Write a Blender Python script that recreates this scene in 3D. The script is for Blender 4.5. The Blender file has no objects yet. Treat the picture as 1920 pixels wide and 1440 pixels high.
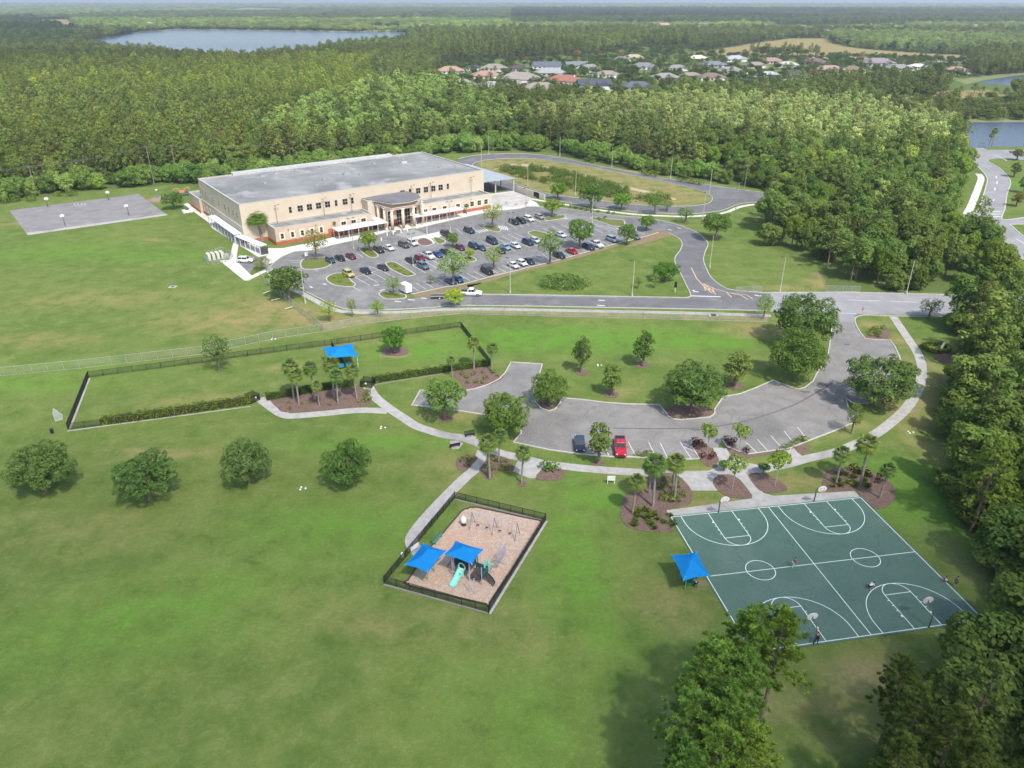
import bpy, math, random
import numpy as np
from mathutils import Vector, Matrix, noise as mnoise
from mathutils.geometry import tessellate_polygon

# ------------------------------------------------------------------ camera, sky, sun, exposure
S = bpy.context.scene
C = S.collection
R = math.radians
CAM_H, FPX, PITCH = 68.0, 1400.0, math.atan(720 / 1400.0)
cd = bpy.data.cameras.new('camera'); cam = bpy.data.objects.new('camera', cd); C.objects.link(cam)
cam.location = (0, 0, CAM_H); cam.rotation_euler = (math.pi / 2 - PITCH, 0, 0)
cd.sensor_width = 36; cd.lens = 36 * FPX / 1920; cd.clip_start = 1; cd.clip_end = 300000
S.camera = cam
SUN_EL, SUN_AZ = R(54), R(150.5)            # azimuth clockwise from +Y
world = bpy.data.worlds.new('World'); S.world = world; world.use_nodes = True
wn = world.node_tree.nodes; wl = world.node_tree.links
sky = wn.new('ShaderNodeTexSky'); sky.sky_type = 'NISHITA'; sky.sun_disc = False
sky.sun_elevation = SUN_EL; sky.sun_rotation = SUN_AZ; sky.air_density = 1.2; sky.dust_density = 2.0
wn['Background'].inputs[1].default_value = 0.15
wl.new(sky.outputs[0], wn['Background'].inputs[0])
ld = bpy.data.lights.new('sun', 'SUN'); ld.energy = 3.1; ld.angle = R(2.2); ld.color = (1, .955, .88)
sun = bpy.data.objects.new('sun', ld); C.objects.link(sun)
to_sun = Vector((math.sin(SUN_AZ) * math.cos(SUN_EL), math.cos(SUN_AZ) * math.cos(SUN_EL), math.sin(SUN_EL)))
sun.rotation_euler = to_sun.to_track_quat('Z', 'Y').to_euler(); sun.location = to_sun * 300
S.view_settings.view_transform = 'Standard'; S.view_settings.look = 'None'
S.view_settings.exposure = 0.6; S.view_settings.gamma = 1
cy = S.cycles
cy.max_bounces = 5; cy.diffuse_bounces = 2; cy.glossy_bounces = 2; cy.transmission_bounces = 3
cy.transparent_max_bounces = 8; cy.volume_bounces = 0; cy.caustics_reflective = False; cy.caustics_refractive = False
cy.use_adaptive_sampling = True; cy.adaptive_threshold = 0.02
S.render.film_transparent = False

# ------------------------------------------------------------------ surveying: photo pixel (1920x1440) of a point at height z -> metres
SP, CP = math.sin(PITCH), math.cos(PITCH)
def P(px, py, z=0.0):
    x = (px - 960) / FPX; y = (py - 720) / FPX
    dx, dy, dz = x, CP - y * SP, -SP - y * CP
    t = (z - CAM_H) / dz
    return (dx * t, dy * t)
def V(px, py, z=0.0):
    a = P(px, py, z); return Vector((a[0], a[1], z))
def proj(X, Y, Z=0.0):
    dz = Z - CAM_H; zc = Y * CP - dz * SP; yc = Y * SP + dz * CP
    return 960 + FPX * X / zc, 720 - FPX * yc / zc
def height(bx, by, ty):
    X, Y = P(bx, by); lo, hi = 0, 80
    for _ in range(40):
        m = (lo + hi) / 2
        if proj(X, Y, m)[1] > ty: lo = m
        else: hi = m
    return lo
def smooth(pts, n=5, closed=False):
    if n < 2: return pts
    out = []; N = len(pts); rng = range(N if closed else N - 1)
    for i in rng:
        g = (lambda k: pts[k % N]) if closed else (lambda k: pts[min(max(k, 0), N - 1)])
        p0, p1, p2, p3 = g(i - 1), g(i), g(i + 1), g(i + 2)
        for j in range(n):
            t = j / n
            out.append(tuple(.5 * (2 * b + (c - a) * t + (2 * a - 5 * b + 4 * c - d) * t * t + (3 * b - a - 3 * c + d) * t ** 3)
                             for a, b, c, d in zip(p0, p1, p2, p3)))
    if not closed: out.append(tuple(pts[-1]))
    return out
def PP(pts, n=1, closed=False, z=0.0):
    return [P(x, y, z) for x, y in smooth(pts, n, closed)]

# ------------------------------------------------------------------ materials
MATS = {}
def nodes(m):
    m.use_nodes = True; nt = m.node_tree; nt.nodes.clear(); return nt.nodes, nt.links
def rgba(c): return (c[0], c[1], c[2], 1)
def mixc(n, l, fac, a, b, mode='MIX'):
    x = n.new('ShaderNodeMix'); x.data_type = 'RGBA'; x.blend_type = mode
    for s, v in ((0, fac), (6, a), (7, b)):
        if hasattr(v, 'links') or isinstance(v, bpy.types.NodeSocket): l.new(v, x.inputs[s])
        elif isinstance(v, (int, float)): x.inputs[s].default_value = v
        else: x.inputs[s].default_value = rgba(v)
    return x.outputs[2]
def noise_(n, l, coord, scale, detail=3, rough=.55, dist=0.0):
    t = n.new('ShaderNodeTexNoise'); t.inputs['Scale'].default_value = scale; t.inputs['Detail'].default_value = detail
    t.inputs['Roughness'].default_value = rough; t.inputs['Distortion'].default_value = dist
    l.new(coord, t.inputs['Vector']); return t.outputs['Fac']
def ramp_(n, l, fac, lo, hi):
    t = n.new('ShaderNodeMapRange'); t.inputs[1].default_value = lo; t.inputs[2].default_value = hi
    t.interpolation_type = 'SMOOTHSTEP'; l.new(fac, t.inputs[0]); return t.outputs[0]
def M(name, c1, c2=None, scale=1.0, rough=.85, metal=0.0, big=None, bigs=.05, bump=0.0, fine=None, fines=8.0, spec=.3, cracks=0.0):
    """two-tone noise surface, optional large stains (big) and a fine speckle"""
    if name in MATS: return MATS[name]
    m = bpy.data.materials.new(name); n, l = nodes(m)
    out = n.new('ShaderNodeOutputMaterial'); b = n.new('ShaderNodeBsdfPrincipled'); l.new(b.outputs[0], out.inputs[0])
    b.inputs['Roughness'].default_value = rough; b.inputs['Metallic'].default_value = metal
    b.inputs['Specular IOR Level'].default_value = spec
    tc = n.new('ShaderNodeTexCoord').outputs['Object']
    if c2 is None: c2 = tuple(v * .85 for v in c1)
    f = noise_(n, l, tc, scale, 4)
    col = mixc(n, l, ramp_(n, l, f, .3, .7), c1, c2)
    if big is not None: col = mixc(n, l, ramp_(n, l, noise_(n, l, tc, bigs, 5, .6, .6), .5, .72), col, big)
    if fine is not None: col = mixc(n, l, ramp_(n, l, noise_(n, l, tc, fines, 2), .5, .75), col, fine)
    if cracks:
        vo = n.new('ShaderNodeTexVoronoi'); vo.feature = 'DISTANCE_TO_EDGE'; vo.inputs['Scale'].default_value = .11
        wv = n.new('ShaderNodeVectorMath'); wv.operation = 'ADD'; wn_ = n.new('ShaderNodeTexNoise'); wn_.inputs['Scale'].default_value = .25; l.new(tc, wn_.inputs['Vector'])
        sc_ = n.new('ShaderNodeVectorMath'); sc_.operation = 'SCALE'; sc_.inputs['Scale'].default_value = 6; l.new(wn_.outputs['Color'], sc_.inputs[0]); l.new(tc, wv.inputs[0]); l.new(sc_.outputs[0], wv.inputs[1]); l.new(wv.outputs[0], vo.inputs['Vector'])
        k_ = n.new('ShaderNodeMapRange'); k_.inputs[1].default_value = .004; k_.inputs[2].default_value = .014; k_.inputs[3].default_value = cracks; k_.inputs[4].default_value = 0; l.new(vo.outputs[0], k_.inputs[0])
        col = mixc(n, l, k_.outputs[0], col, tuple(v * .45 for v in c2))
        sp = ramp_(n, l, noise_(n, l, tc, 1.1, 2, .4), .70, .76); mm = n.new('ShaderNodeMath'); mm.operation = 'MULTIPLY'; mm.inputs[1].default_value = .45; l.new(sp, mm.inputs[0]); col = mixc(n, l, mm.outputs[0], col, tuple(v * .5 for v in c2))
    l.new(col, b.inputs['Base Color'])
    if bump:
        bp = n.new('ShaderNodeBump'); bp.inputs['Strength'].default_value = bump; bp.inputs['Distance'].default_value = .05
        l.new(f, bp.inputs['Height']); l.new(bp.outputs[0], b.inputs['Normal'])
    MATS[name] = m; return m

def leaf_mat(name, c1, c2, trans=.28, leafvar=.35):
    m = bpy.data.materials.new(name); n, l = nodes(m)
    out = n.new('ShaderNodeOutputMaterial')
    oi = n.new('ShaderNodeObjectInfo'); tc = n.new('ShaderNodeTexCoord').outputs['Object']
    col = mixc(n, l, oi.outputs['Random'], c1, c2)
    f = noise_(n, l, tc, 1.6, 3)
    dark = mixc(n, l, 1.0, col, (1 - leafvar, 1 - leafvar, 1 - leafvar), 'MULTIPLY')
    lite = mixc(n, l, 1.0, col, (1 + leafvar, 1 + leafvar * .9, 1 + leafvar * .4), 'MULTIPLY')
    col = mixc(n, l, ramp_(n, l, f, .35, .65), dark, lite)
    at = n.new('ShaderNodeAttribute'); at.attribute_type = 'INSTANCER'; at.attribute_name = 'tint'
    col = mixc(n, l, 1.0, col, at.outputs['Color'], 'MULTIPLY')
    d = n.new('ShaderNodeBsdfDiffuse'); t = n.new('ShaderNodeBsdfTranslucent'); mx = n.new('ShaderNodeMixShader')
    l.new(col, d.inputs[0]); l.new(mixc(n, l, 1.0, col, (1.1, 1.25, .7), 'MULTIPLY'), t.inputs[0])
    mx.inputs[0].default_value = trans
    l.new(d.outputs[0], mx.inputs[1]); l.new(t.outputs[0], mx.inputs[2]); l.new(mx.outputs[0], out.inputs[0])
    MATS[name] = m; return m

def tinted(name, rough=.35, metal=0.0, spec=.5, coat=0.0):
    """one paint for many things: the colour is the object's own 'paint' property"""
    m = bpy.data.materials.new(name); n, l = nodes(m)
    out = n.new('ShaderNodeOutputMaterial'); b = n.new('ShaderNodeBsdfPrincipled'); l.new(b.outputs[0], out.inputs[0])
    at = n.new('ShaderNodeAttribute'); at.attribute_type = 'OBJECT'; at.attribute_name = 'paint'
    tc = n.new('ShaderNodeTexCoord').outputs['Object']
    col = mixc(n, l, ramp_(n, l, noise_(n, l, tc, 1.3, 4), .35, .7), (1, 1, 1), (.86, .86, .86))
    l.new(mixc(n, l, 1.0, at.outputs['Color'], col, 'MULTIPLY'), b.inputs['Base Color'])
    b.inputs['Roughness'].default_value = rough; b.inputs['Metallic'].default_value = metal
    b.inputs['Specular IOR Level'].default_value = spec; b.inputs['Coat Weight'].default_value = coat
    MATS[name] = m; return m

# ------------------------------------------------------------------ mesh building
def link(o, parent=None):
    C.objects.link(o)
    if parent is not None: o.parent = parent
    return o
def mesh_np(name, v, f4, mat=None, smoothed=False):
    """fast mesh from an (N,3) array and an (M,k) index array"""
    me = bpy.data.meshes.new(name); v = np.asarray(v, dtype=np.float32); f4 = np.asarray(f4, dtype=np.int32)
    k = f4.shape[1]; me.vertices.add(len(v)); me.vertices.foreach_set('co', v.ravel())
    me.loops.add(f4.size); me.loops.foreach_set('vertex_index', f4.ravel())
    me.polygons.add(len(f4)); me.polygons.foreach_set('loop_start', np.arange(0, f4.size, k, dtype=np.int32))
    if smoothed: me.polygons.foreach_set('use_smooth', np.ones(len(f4), dtype=bool))
    me.update(calc_edges=True)
    if mat: me.materials.append(mat)
    return me
class MB:
    def __init__(s): s.v = []; s.f = []; s.m = []; s.slot = 0
    def add(s, vs, fs):
        b = len(s.v); s.v += [tuple(q) for q in vs]; s.f += [tuple(i + b for i in f) for f in fs]; s.m += [s.slot] * len(fs); return s
    def box(s, c, d, rz=0, taper=1.0, rx=0):
        x, y, z = d[0] / 2, d[1] / 2, d[2] / 2; ca, sa = math.cos(rz), math.sin(rz); vs = []
        for k, t in ((-1, 1), (1, taper)):
            for i, j in ((-1, -1), (1, -1), (1, 1), (-1, 1)):
                X, Y, Z = i * x * t, j * y * t, k * z
                if rx: Y, Z = Y * math.cos(rx) - Z * math.sin(rx), Y * math.sin(rx) + Z * math.cos(rx)
                vs.append((c[0] + X * ca - Y * sa, c[1] + X * sa + Y * ca, c[2] + Z))
        return s.add(vs, [(3, 2, 1, 0), (4, 5, 6, 7), (0, 1, 5, 4), (1, 2, 6, 5), (2, 3, 7, 6), (3, 0, 4, 7)])
    def tube(s, a, b, r0, r1=None, n=8, caps=True):
        r1 = r0 if r1 is None else r1; a = Vector(a); b = Vector(b); d = b - a
        if d.length < 1e-6: return s
        q = d.to_track_quat('Z', 'Y'); vs = []
        for p, r in ((a, r0), (b, r1)):
            for i in range(n):
                t = 2 * math.pi * i / n; vs.append(p + q @ Vector((r * math.cos(t), r * math.sin(t), 0)))
        fs = [(i, (i + 1) % n, n + (i + 1) % n, n + i) for i in range(n)]
        if caps: fs += [tuple(range(n - 1, -1, -1)), tuple(range(n, 2 * n))]
        return s.add(vs, fs)
    def path(s, pts, r, n=6):
        for a, b in zip(pts, pts[1:]): s.tube(a, b, r, r, n)
        return s
    def prism(s, pts, z0, z1, top=True, bottom=True):
        """pts: plan polygon"""
        n = len(pts); A = sum(pts[i][0] * pts[(i + 1) % n][1] - pts[(i + 1) % n][0] * pts[i][1] for i in range(n))
        if A < 0: pts = pts[::-1]
        vs = [(p[0], p[1], z0) for p in pts] + [(p[0], p[1], z1) for p in pts]
        fs = [(i, (i + 1) % n, n + (i + 1) % n, n + i) for i in range(n)]
        tr = tessellate_polygon([[Vector((p[0], p[1], 0)) for p in pts]])
        for t in tr:
            a, b, c = t; ar = (pts[b][0] - pts[a][0]) * (pts[c][1] - pts[a][1]) - (pts[c][0] - pts[a][0]) * (pts[b][1] - pts[a][1])
            if ar < 0: a, c = c, a
            if top: fs.append((a + n, b + n, c + n))
            if bottom: fs.append((c, b, a))
        return s.add(vs, fs)
    def ball(s, c, r, n=8, m=5):
        rx, ry, rz = r if isinstance(r, (tuple, list)) else (r, r, r); vs = [(c[0], c[1], c[2] - rz)]
        for j in range(1, m):
            t = math.pi * j / m - math.pi / 2
            for i in range(n):
                p = 2 * math.pi * i / n; vs.append((c[0] + rx * math.cos(t) * math.cos(p), c[1] + ry * math.cos(t) * math.sin(p), c[2] + rz * math.sin(t)))
        vs.append((c[0], c[1], c[2] + rz)); fs = [(0, 1 + (i + 1) % n, 1 + i) for i in range(n)]
        for j in range(m - 2):
            for i in range(n):
                a = 1 + j * n; fs.append((a + i, a + (i + 1) % n, a + n + (i + 1) % n, a + n + i))
        a = 1 + (m - 2) * n; fs += [(a + i, a + (i + 1) % n, len(vs) - 1) for i in range(n)]
        return s.add(vs, fs)
    def build(s, name, mat, parent=None, smoothed=False, bevel=0.0):
        me = bpy.data.meshes.new(name); me.from_pydata(s.v, [], s.f); me.update()
        for q in (mat if isinstance(mat, (list, tuple)) else [mat]): me.materials.append(q)
        if any(s.m): me.polygons.foreach_set('material_index', s.m)
        if smoothed: me.polygons.foreach_set('use_smooth', [True] * len(me.polygons))
        o = link(bpy.data.objects.new(name, me), parent)
        if bevel:
            b = o.modifiers.new('bevel', 'BEVEL'); b.width = bevel; b.segments = 2; b.limit_method = 'ANGLE'
        return o
def tag(o, label=None, cat=None, group=None, kind=None):
    if label: o['label'] = label
    if cat: o['category'] = cat
    if group: o['group'] = group
    if kind: o['kind'] = kind
    return o
def empty(name, loc, rz=0, label=None, cat=None, group=None):
    o = link(bpy.data.objects.new(name, None)); o.location = loc if len(loc) == 3 else (loc[0], loc[1], 0)
    o.rotation_euler = (0, 0, rz); o.empty_display_size = .3
    return tag(o, label, cat, group)
def copy_tree(o, parent=None):
    c = o.copy(); C.objects.link(c); c.parent = parent
    for ch in KIDS.get(o.name, ()): copy_tree(ch, c)
    return c
KIDS = {}
def remember(root):
    """index a prototype's children once (obj.children walks the whole file)"""
    allc = {}
    for o in bpy.data.objects:
        if o.parent is not None: allc.setdefault(o.parent.name, []).append(o)
    def rec(o):
        KIDS[o.name] = allc.get(o.name, [])
        for k in KIDS[o.name]: rec(k)
    rec(root); return root

def flat(name, pts, z, mat, holes=(), kind='structure', label=None, skirt=.12, **kw):
    """a paved or planted area: plan polygon (metres) with its top at z and a real edge"""
    loops = [pts] + list(holes); vs = []; fs = []; base = 0
    tr = tessellate_polygon([[Vector((p[0], p[1], 0)) for p in lp] for lp in loops])
    allp = [p for lp in loops for p in lp]; N = len(allp)
    vs = [(p[0], p[1], z) for p in allp] + [(p[0], p[1], z - skirt) for p in allp]
    for a, b, c in tr:
        ar = (allp[b][0] - allp[a][0]) * (allp[c][1] - allp[a][1]) - (allp[c][0] - allp[a][0]) * (allp[b][1] - allp[a][1])
        if abs(ar) < 1e-9: continue
        fs.append((a, b, c) if ar > 0 else (a, c, b))
    for lp in loops:
        n = len(lp)
        for i in range(n):
            j = (i + 1) % n; fs.append((base + i, base + j, N + base + j, N + base + i))
        base += n
    me = bpy.data.meshes.new(name); me.from_pydata(vs, [], fs); me.update(); me.materials.append(mat)
    o = link(bpy.data.objects.new(name, me)); tag(o, label, kind=kind, **kw); return o
def offset_line(pts, w0, w1):
    """two side lines of a polyline"""
    L = []; Rr = []; n = len(pts)
    for i in range(n):
        a = Vector(pts[max(i - 1, 0)][:2]); b = Vector(pts[min(i + 1, n - 1)][:2]); d = (b - a)
        d = d.normalized() if d.length > 1e-6 else Vector((1, 0)); nn = Vector((-d.y, d.x)); p = Vector(pts[i][:2])
        L.append(tuple(p + nn * w0)); Rr.append(tuple(p + nn * w1))
    return L, Rr
def strip(name, pts, w, z, mat, **kw):
    L, Rr = offset_line(pts, w / 2, -w / 2)
    return flat(name, L + Rr[::-1], z, mat, **kw)
def kerb(pts, closed=False, w=.22, z=.14, mat=None, name='kerb'):
    if closed: pts = list(pts) + [pts[0]]
    L, Rr = offset_line(pts, w / 2, -w / 2); mb = MB(); n = len(pts)
    for i in range(n): mb.v += [(L[i][0], L[i][1], -.05), (L[i][0], L[i][1], z), (Rr[i][0], Rr[i][1], z), (Rr[i][0], Rr[i][1], -.05)]
    for i in range(n - 1):
        a = 4 * i; b = a + 4
        for k in range(3): mb.f.append((a + k, b + k, b + k + 1, a + k + 1))
    mb.f += [(0, 1, 2, 3), (4 * n - 1, 4 * n - 2, 4 * n - 3, 4 * n - 4)]; mb.m = [0] * len(mb.f)
    o = mb.build(name, mat or MATS['kerb_concrete']); tag(o, kind='structure'); return o
def lines(name, segs, w, z, mat, kind='structure', parent=None):
    """painted lines as one marking sheet: list of polylines in metres"""
    mb = MB(); z0 = z
    for k_, s in enumerate(segs):
        L, Rr = offset_line(s, w / 2, -w / 2); z = z0 + .0004 * (k_ % 60)
        for i in range(len(s) - 1):
            mb.add([(L[i][0], L[i][1], z), (Rr[i][0], Rr[i][1], z), (Rr[i + 1][0], Rr[i + 1][1], z), (L[i + 1][0], L[i + 1][1], z)], [(0, 1, 2, 3)])
    o = mb.build(name, mat, parent)
    if kind: tag(o, kind=kind)
    return o
def inpoly(px, py, poly):
    x = np.asarray(px); y = np.asarray(py); r = np.zeros(x.shape, bool); n = len(poly)
    for i in range(n):
        x1, y1 = poly[i]; x2, y2 = poly[(i + 1) % n]
        if y1 == y2: continue
        c = ((y1 > y) != (y2 > y)) & (x < (x2 - x1) * (y - y1) / (y2 - y1) + x1); r ^= c
    return r

# ------------------------------------------------------------------ surfaces of the place
M('kerb_concrete', (.52, .50, .46), (.42, .40, .37), 1.5)
walk_m = M('walk_concrete', (.43, .41, .38), (.33, .315, .30), .9, big=(.25, .24, .23), bigs=.12, fine=(.36, .35, .33), fines=6)
white_walk = M('new_concrete', (.62, .60, .56), (.54, .52, .48), .8, big=(.45, .44, .42), bigs=.15)
# weathered asphalt
lot_m = M('park_asphalt', (.235, .225, .212), (.180, .172, .162), .35, big=(.14, .134, .126), bigs=.07, fine=(.28, .27, .255), fines=5, cracks=.28)
school_asph = M('school_asphalt', (.205, .200, .195), (.145, .141, .138), .4, big=(.255, .25, .243), bigs=.045, fine=(.24, .235, .235), fines=4, cracks=.35)
loop_asph = M('loop_asphalt', (.120, .118, .122), (.158, .155, .157), .25, big=(.22, .21, .215), bigs=.09, fine=(.17, .165, .17), fines=4, cracks=.35)
road_m = M('street_asphalt', (.30, .295, .30), (.255, .25, .258), .3, big=(.22, .215, .22), bigs=.08)
mulch = M('mulch', (.175, .115, .092), (.098, .066, .054), 3.0, rough=1, fine=(.30, .19, .15), fines=9, big=(.16, .11, .09), bigs=.3, bump=.4)
bare = M('bare_soil', (.22, .16, .095), (.17, .135, .07), 1.0, rough=1, fine=(.35, .26, .17), fines=4)
white_p = M('white_line', (.62, .62, .60), (.50, .50, .49), 2.0)
yellow_p = M('yellow_line', (.60, .42, .22), (.48, .36, .22), 2.0)
court_m = M('court_green', (.080, .148, .112), (.094, .164, .127), .25, big=(.116, .178, .143), bigs=.10, rough=.75, fine=(.072, .128, .108), fines=3, cracks=.25)
court_line = M('court_line', (.74, .84, .79), (.64, .76, .70), 2.0)
play_m = M('wood_chips', (.46, .345, .265), (.37, .265, .195), 1.2, rough=1, big=(.46, .29, .19), bigs=.16, fine=(.58, .49, .41), fines=6, bump=.3)
water_m = bpy.data.materials.new('water')
n, l = nodes(water_m); o_ = n.new('ShaderNodeOutputMaterial'); b_ = n.new('ShaderNodeBsdfPrincipled'); l.new(b_.outputs[0], o_.inputs[0])
b_.inputs['Base Color'].default_value = (.075, .105, .155, 1); b_.inputs['Specular IOR Level'].default_value = .3; b_.inputs['Roughness'].default_value = .2; b_.inputs['IOR'].default_value = 1.33
tc_ = n.new('ShaderNodeTexCoord').outputs['Object']; bp_ = n.new('ShaderNodeBump'); bp_.inputs['Strength'].default_value = .6; bp_.inputs['Distance'].default_value = .8
l.new(noise_(n, l, tc_, .35, 4), bp_.inputs['Height']); l.new(bp_.outputs[0], b_.inputs['Normal'])

# ------------------------------------------------------------------ where the woods stand (base of the trees, photo pixels)
WOOD_N = [(-900, 392), (20, 380), (90, 368), (200, 354), (262, 352), (335, 345), (350, 345), (380, 352), (440, 340), (790, 300), (850, 288), (882, 287), (930, 283),
          (988, 283), (1045, 288), (1100, 300), (1155, 311), (1228, 326), (1300, 337), (1372, 348), (1445, 357), (1530, 371), (1560, 378), (1530, 388),
          (1450, 388), (1432, 402), (1425, 430), (1440, 462), (1480, 478), (1525, 482), (1542, 510), (1556, 546), (1600, 546), (1775, 549), (1930, 557), (2300, 580),
          (2300, 560), (1990, 530), (1900, 512), (1862, 486), (1832, 462), (1815, 440), (1785, 424), (1785, 400), (1800, 368), (1812, 335), (1808, 315), (1800, 300),
          (1796, 280), (1782, 240), (1795, 226), (2600, 226), (3500, 4), (-1600, 4)]
WOOD_S = [(1765, 600), (1795, 630), (1812, 660), (1815, 700), (1798, 740), (1780, 790), (1775, 840), (1785, 900), (1808, 980), (1848, 1060), (1884, 1130), (1890, 1210),
          (1845, 1250), (1790, 1290), (1725, 1345), (1655, 1420), (1640, 1560), (2600, 1560), (2600, 602)]
LAKE = [(110, 84), (200, 72), (253, 60.5), (333, 55), (500, 56.7), (640, 59), (770, 61), (765, 82), (670, 90), (600, 97), (545, 104), (490, 115), (430, 115), (310, 103), (220, 94), (150, 90)]
LAKE2 = [(1435, 52), (1470, 49), (1700, 49), (1700, 54), (1560, 58), (1447, 58)]
POND_E = [(1785, 231), (1830, 229.5), (2600, 233), (2600, 278), (1920, 275), (1852, 278), (1800, 274), (1780, 262), (1770, 245)]
POND_F = [(1835, 154), (1870, 148), (1960, 137), (2300, 122), (2300, 136), (1960, 158), (1890, 160)]
FIELD = [(1297, 101), (1363, 90), (1423, 80), (1480, 72), (1553, 72), (1557, 81), (1613, 91), (1747, 101), (1830, 104), (1826, 114), (1713, 111), (1513, 104), (1420, 104)]
FIELD2 = [(30, 38), (128, 36), (140, 45), (150, 52), (125, 60), (100, 50)]
FIELD3 = [(420, 19), (465, 14), (568, 18), (560, 24), (440, 24)]
FIELD4 = [(690, 47), (752, 50), (756, 58), (690, 59)]
MARSH = [(1700, 172), (1850, 168), (1905, 180), (1900, 196), (1780, 198), (1740, 190), (1690, 182)]
TOWN = [(815, 140), (830, 116), (1000, 108), (1120, 100), (1200, 88), (1300, 92), (1420, 106), (1600, 106), (1810, 114), (1830, 140), (1760, 158), (1600, 165), (1500, 168),
        (1420, 190), (1300, 184), (1240, 198), (1130, 200), (980, 196), (890, 190), (850, 172), (815, 158)]
GRASS_E = [(1856, 303), (1884, 312), (1902, 334), (1906, 345), (1896, 372), (1888, 405), (1930, 408), (2100, 400), (2100, 300)]

# ------------------------------------------------------------------ the ground: one sheet out to the horizon
ys = [-160.0]
while ys[-1] < 150000:
    y = ys[-1]; ys.append(y + (3 if y < 30 else 1.05 if y < 330 else max(1.05, .02 * (y - 290))))
ys = np.array(ys); NX = 420; us = np.linspace(-1, 1, NX)
X = us[None, :] * (130 + .86 * np.maximum(ys, 0))[:, None] * np.where(ys > 20000, 1.6, 1)[:, None]; Y = np.repeat(ys[:, None], NX, 1)
gx, gy = X.ravel(), Y.ravel()
ok = gy > 8
gpx, gpy = proj(gx, np.where(ok, gy, 8.0))
gpx = np.where(ok, gpx, 960); gpy = np.where(ok, gpy, 5000)
wood = (inpoly(gpx, gpy, WOOD_N) | inpoly(gpx, gpy, WOOD_S)).astype(float)
for q in (FIELD, FIELD2, FIELD3, FIELD4, MARSH, TOWN): wood[inpoly(gpx, gpy, q)] = 0
far = gy > 9000; wood[far] = 1
def blob(px, py, rx, ry, rot=0.0, hard=1.0):
    """soft patch, radii in metres"""
    cx, cy_ = P(px, py); dx, dy = gx - cx, gy - cy_; c, s = math.cos(rot), math.sin(rot)
    u, v = (dx * c + dy * s) / rx, (-dx * s + dy * c) / ry
    return np.clip((1.25 - np.sqrt(u * u + v * v)) * hard * 1.6, 0, 1)
dry = np.zeros(len(gx)); lush = np.zeros(len(gx)); dirt = np.zeros(len(gx))
for a in [(540, 585, 20, 7, -.5, .8), (450, 600, 22, 10, 0, .55), (620, 600, 14, 4, .2, .9), (1545, 530, 6, 5, 0, .9), (1480, 540, 14, 3, 0, .5), (1700, 760, 9, 14, 0, .8),
          (1735, 700, 6, 9, 0, .7), (1740, 840, 6, 6, 0, .55), (1430, 620, 10, 5, 0, .8), (1180, 905, 6, 5, 0, .3), (1640, 1250, 8, 3.4, .3, .55), (1560, 1340, 7, 5, 0, .45), (1650, 1300, 5, 4, 0, .45),
          (370, 850, 16, 1.6, .12, .55), (250, 845, 10, 1.3, 0, .5), (330, 750, 9, 2.2, .4, .4), (400, 745, 9, 1.6, .2, .6), (560, 690, 9, 3, 0, .5), (700, 640, 14, 5, .1, .25), (60, 640, 14, 5, 0, .45),
          (200, 560, 26, 8, .1, .3), (40, 420, 12, 4, 0, .5), (290, 450, 5, 3, 0, .6), (1165, 735, 5, 2.2, 0, .5), (1210, 460, 10, 3, .5, .3), (1530, 990, 5, 4, 0, .0),
          (1330, 940, 6, 2, 0, .6), (1500, 900, 10, 3, .2, .6), (1400, 870, 5, 2, 0, .5), (1330, 1060, 3, 2, 0, .0), (1250, 1130, 7, 5, 0, .45), (1330, 880, 5, 1.5, 0, .6), (640, 870, 5, 2, 0, .2),
          (860, 780, 8, 3, 0, .45), (800, 700, 6, 3, .3, .4), (940, 1190, 14, 4, -.3, .35), (600, 1130, 10, 5, 0, .2), (1000, 1210, 6, 8, 0, .2), (150, 1000, 14, 6, 0, .2), (860, 880, 8, 6, 1.0, .45), (720, 1180, 12, 3, -.3, .35),
          (1140, 320, 48, 6, -.35, .85), (950, 310, 14, 6, 0, .75), (1240, 350, 24, 5, -.3, .8), (1010, 345, 20, 3, 0, .6), (1640, 610, 6, 3, 0, .6), (1690, 640, 4, 5, 0, .6), (1590, 800, 8, 3, .6, .5)]:
    dry = np.maximum(dry, blob(*a))
dry[gpy > 640] *= .72
# dry verge between the school fence and the pavement
dry[inpoly(gpx, gpy, [(597, 600), (700, 588), (870, 578), (1440, 588), (1445, 603), (1280, 598), (990, 591), (872, 587), (772, 596), (688, 606), (606, 621)])] = .95
dry[inpoly(gpx, gpy, [(0, 688), (200, 672), (400, 650), (610, 615), (605, 622), (400, 662), (150, 690), (0, 704)])] = .30
dry[inpoly(gpx, gpy, FIELD)] = 6.0; dry[inpoly(gpx, gpy, FIELD2)] = 6.0; dry[inpoly(gpx, gpy, FIELD3)] = 6.0; dry[inpoly(gpx, gpy, FIELD4)] = .6
dry[inpoly(gpx, gpy, MARSH)] = 2
loopi = inpoly(gpx, gpy, [(886, 312), (900, 302), (951, 297), (1006, 298), (1115, 314), (1261, 344), (1308, 356), (1330, 365), (1335, 375), (1279, 387), (1170, 382), (1042, 366), (966, 344)]); dry[loopi] = np.maximum(dry[loopi], .95)
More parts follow.
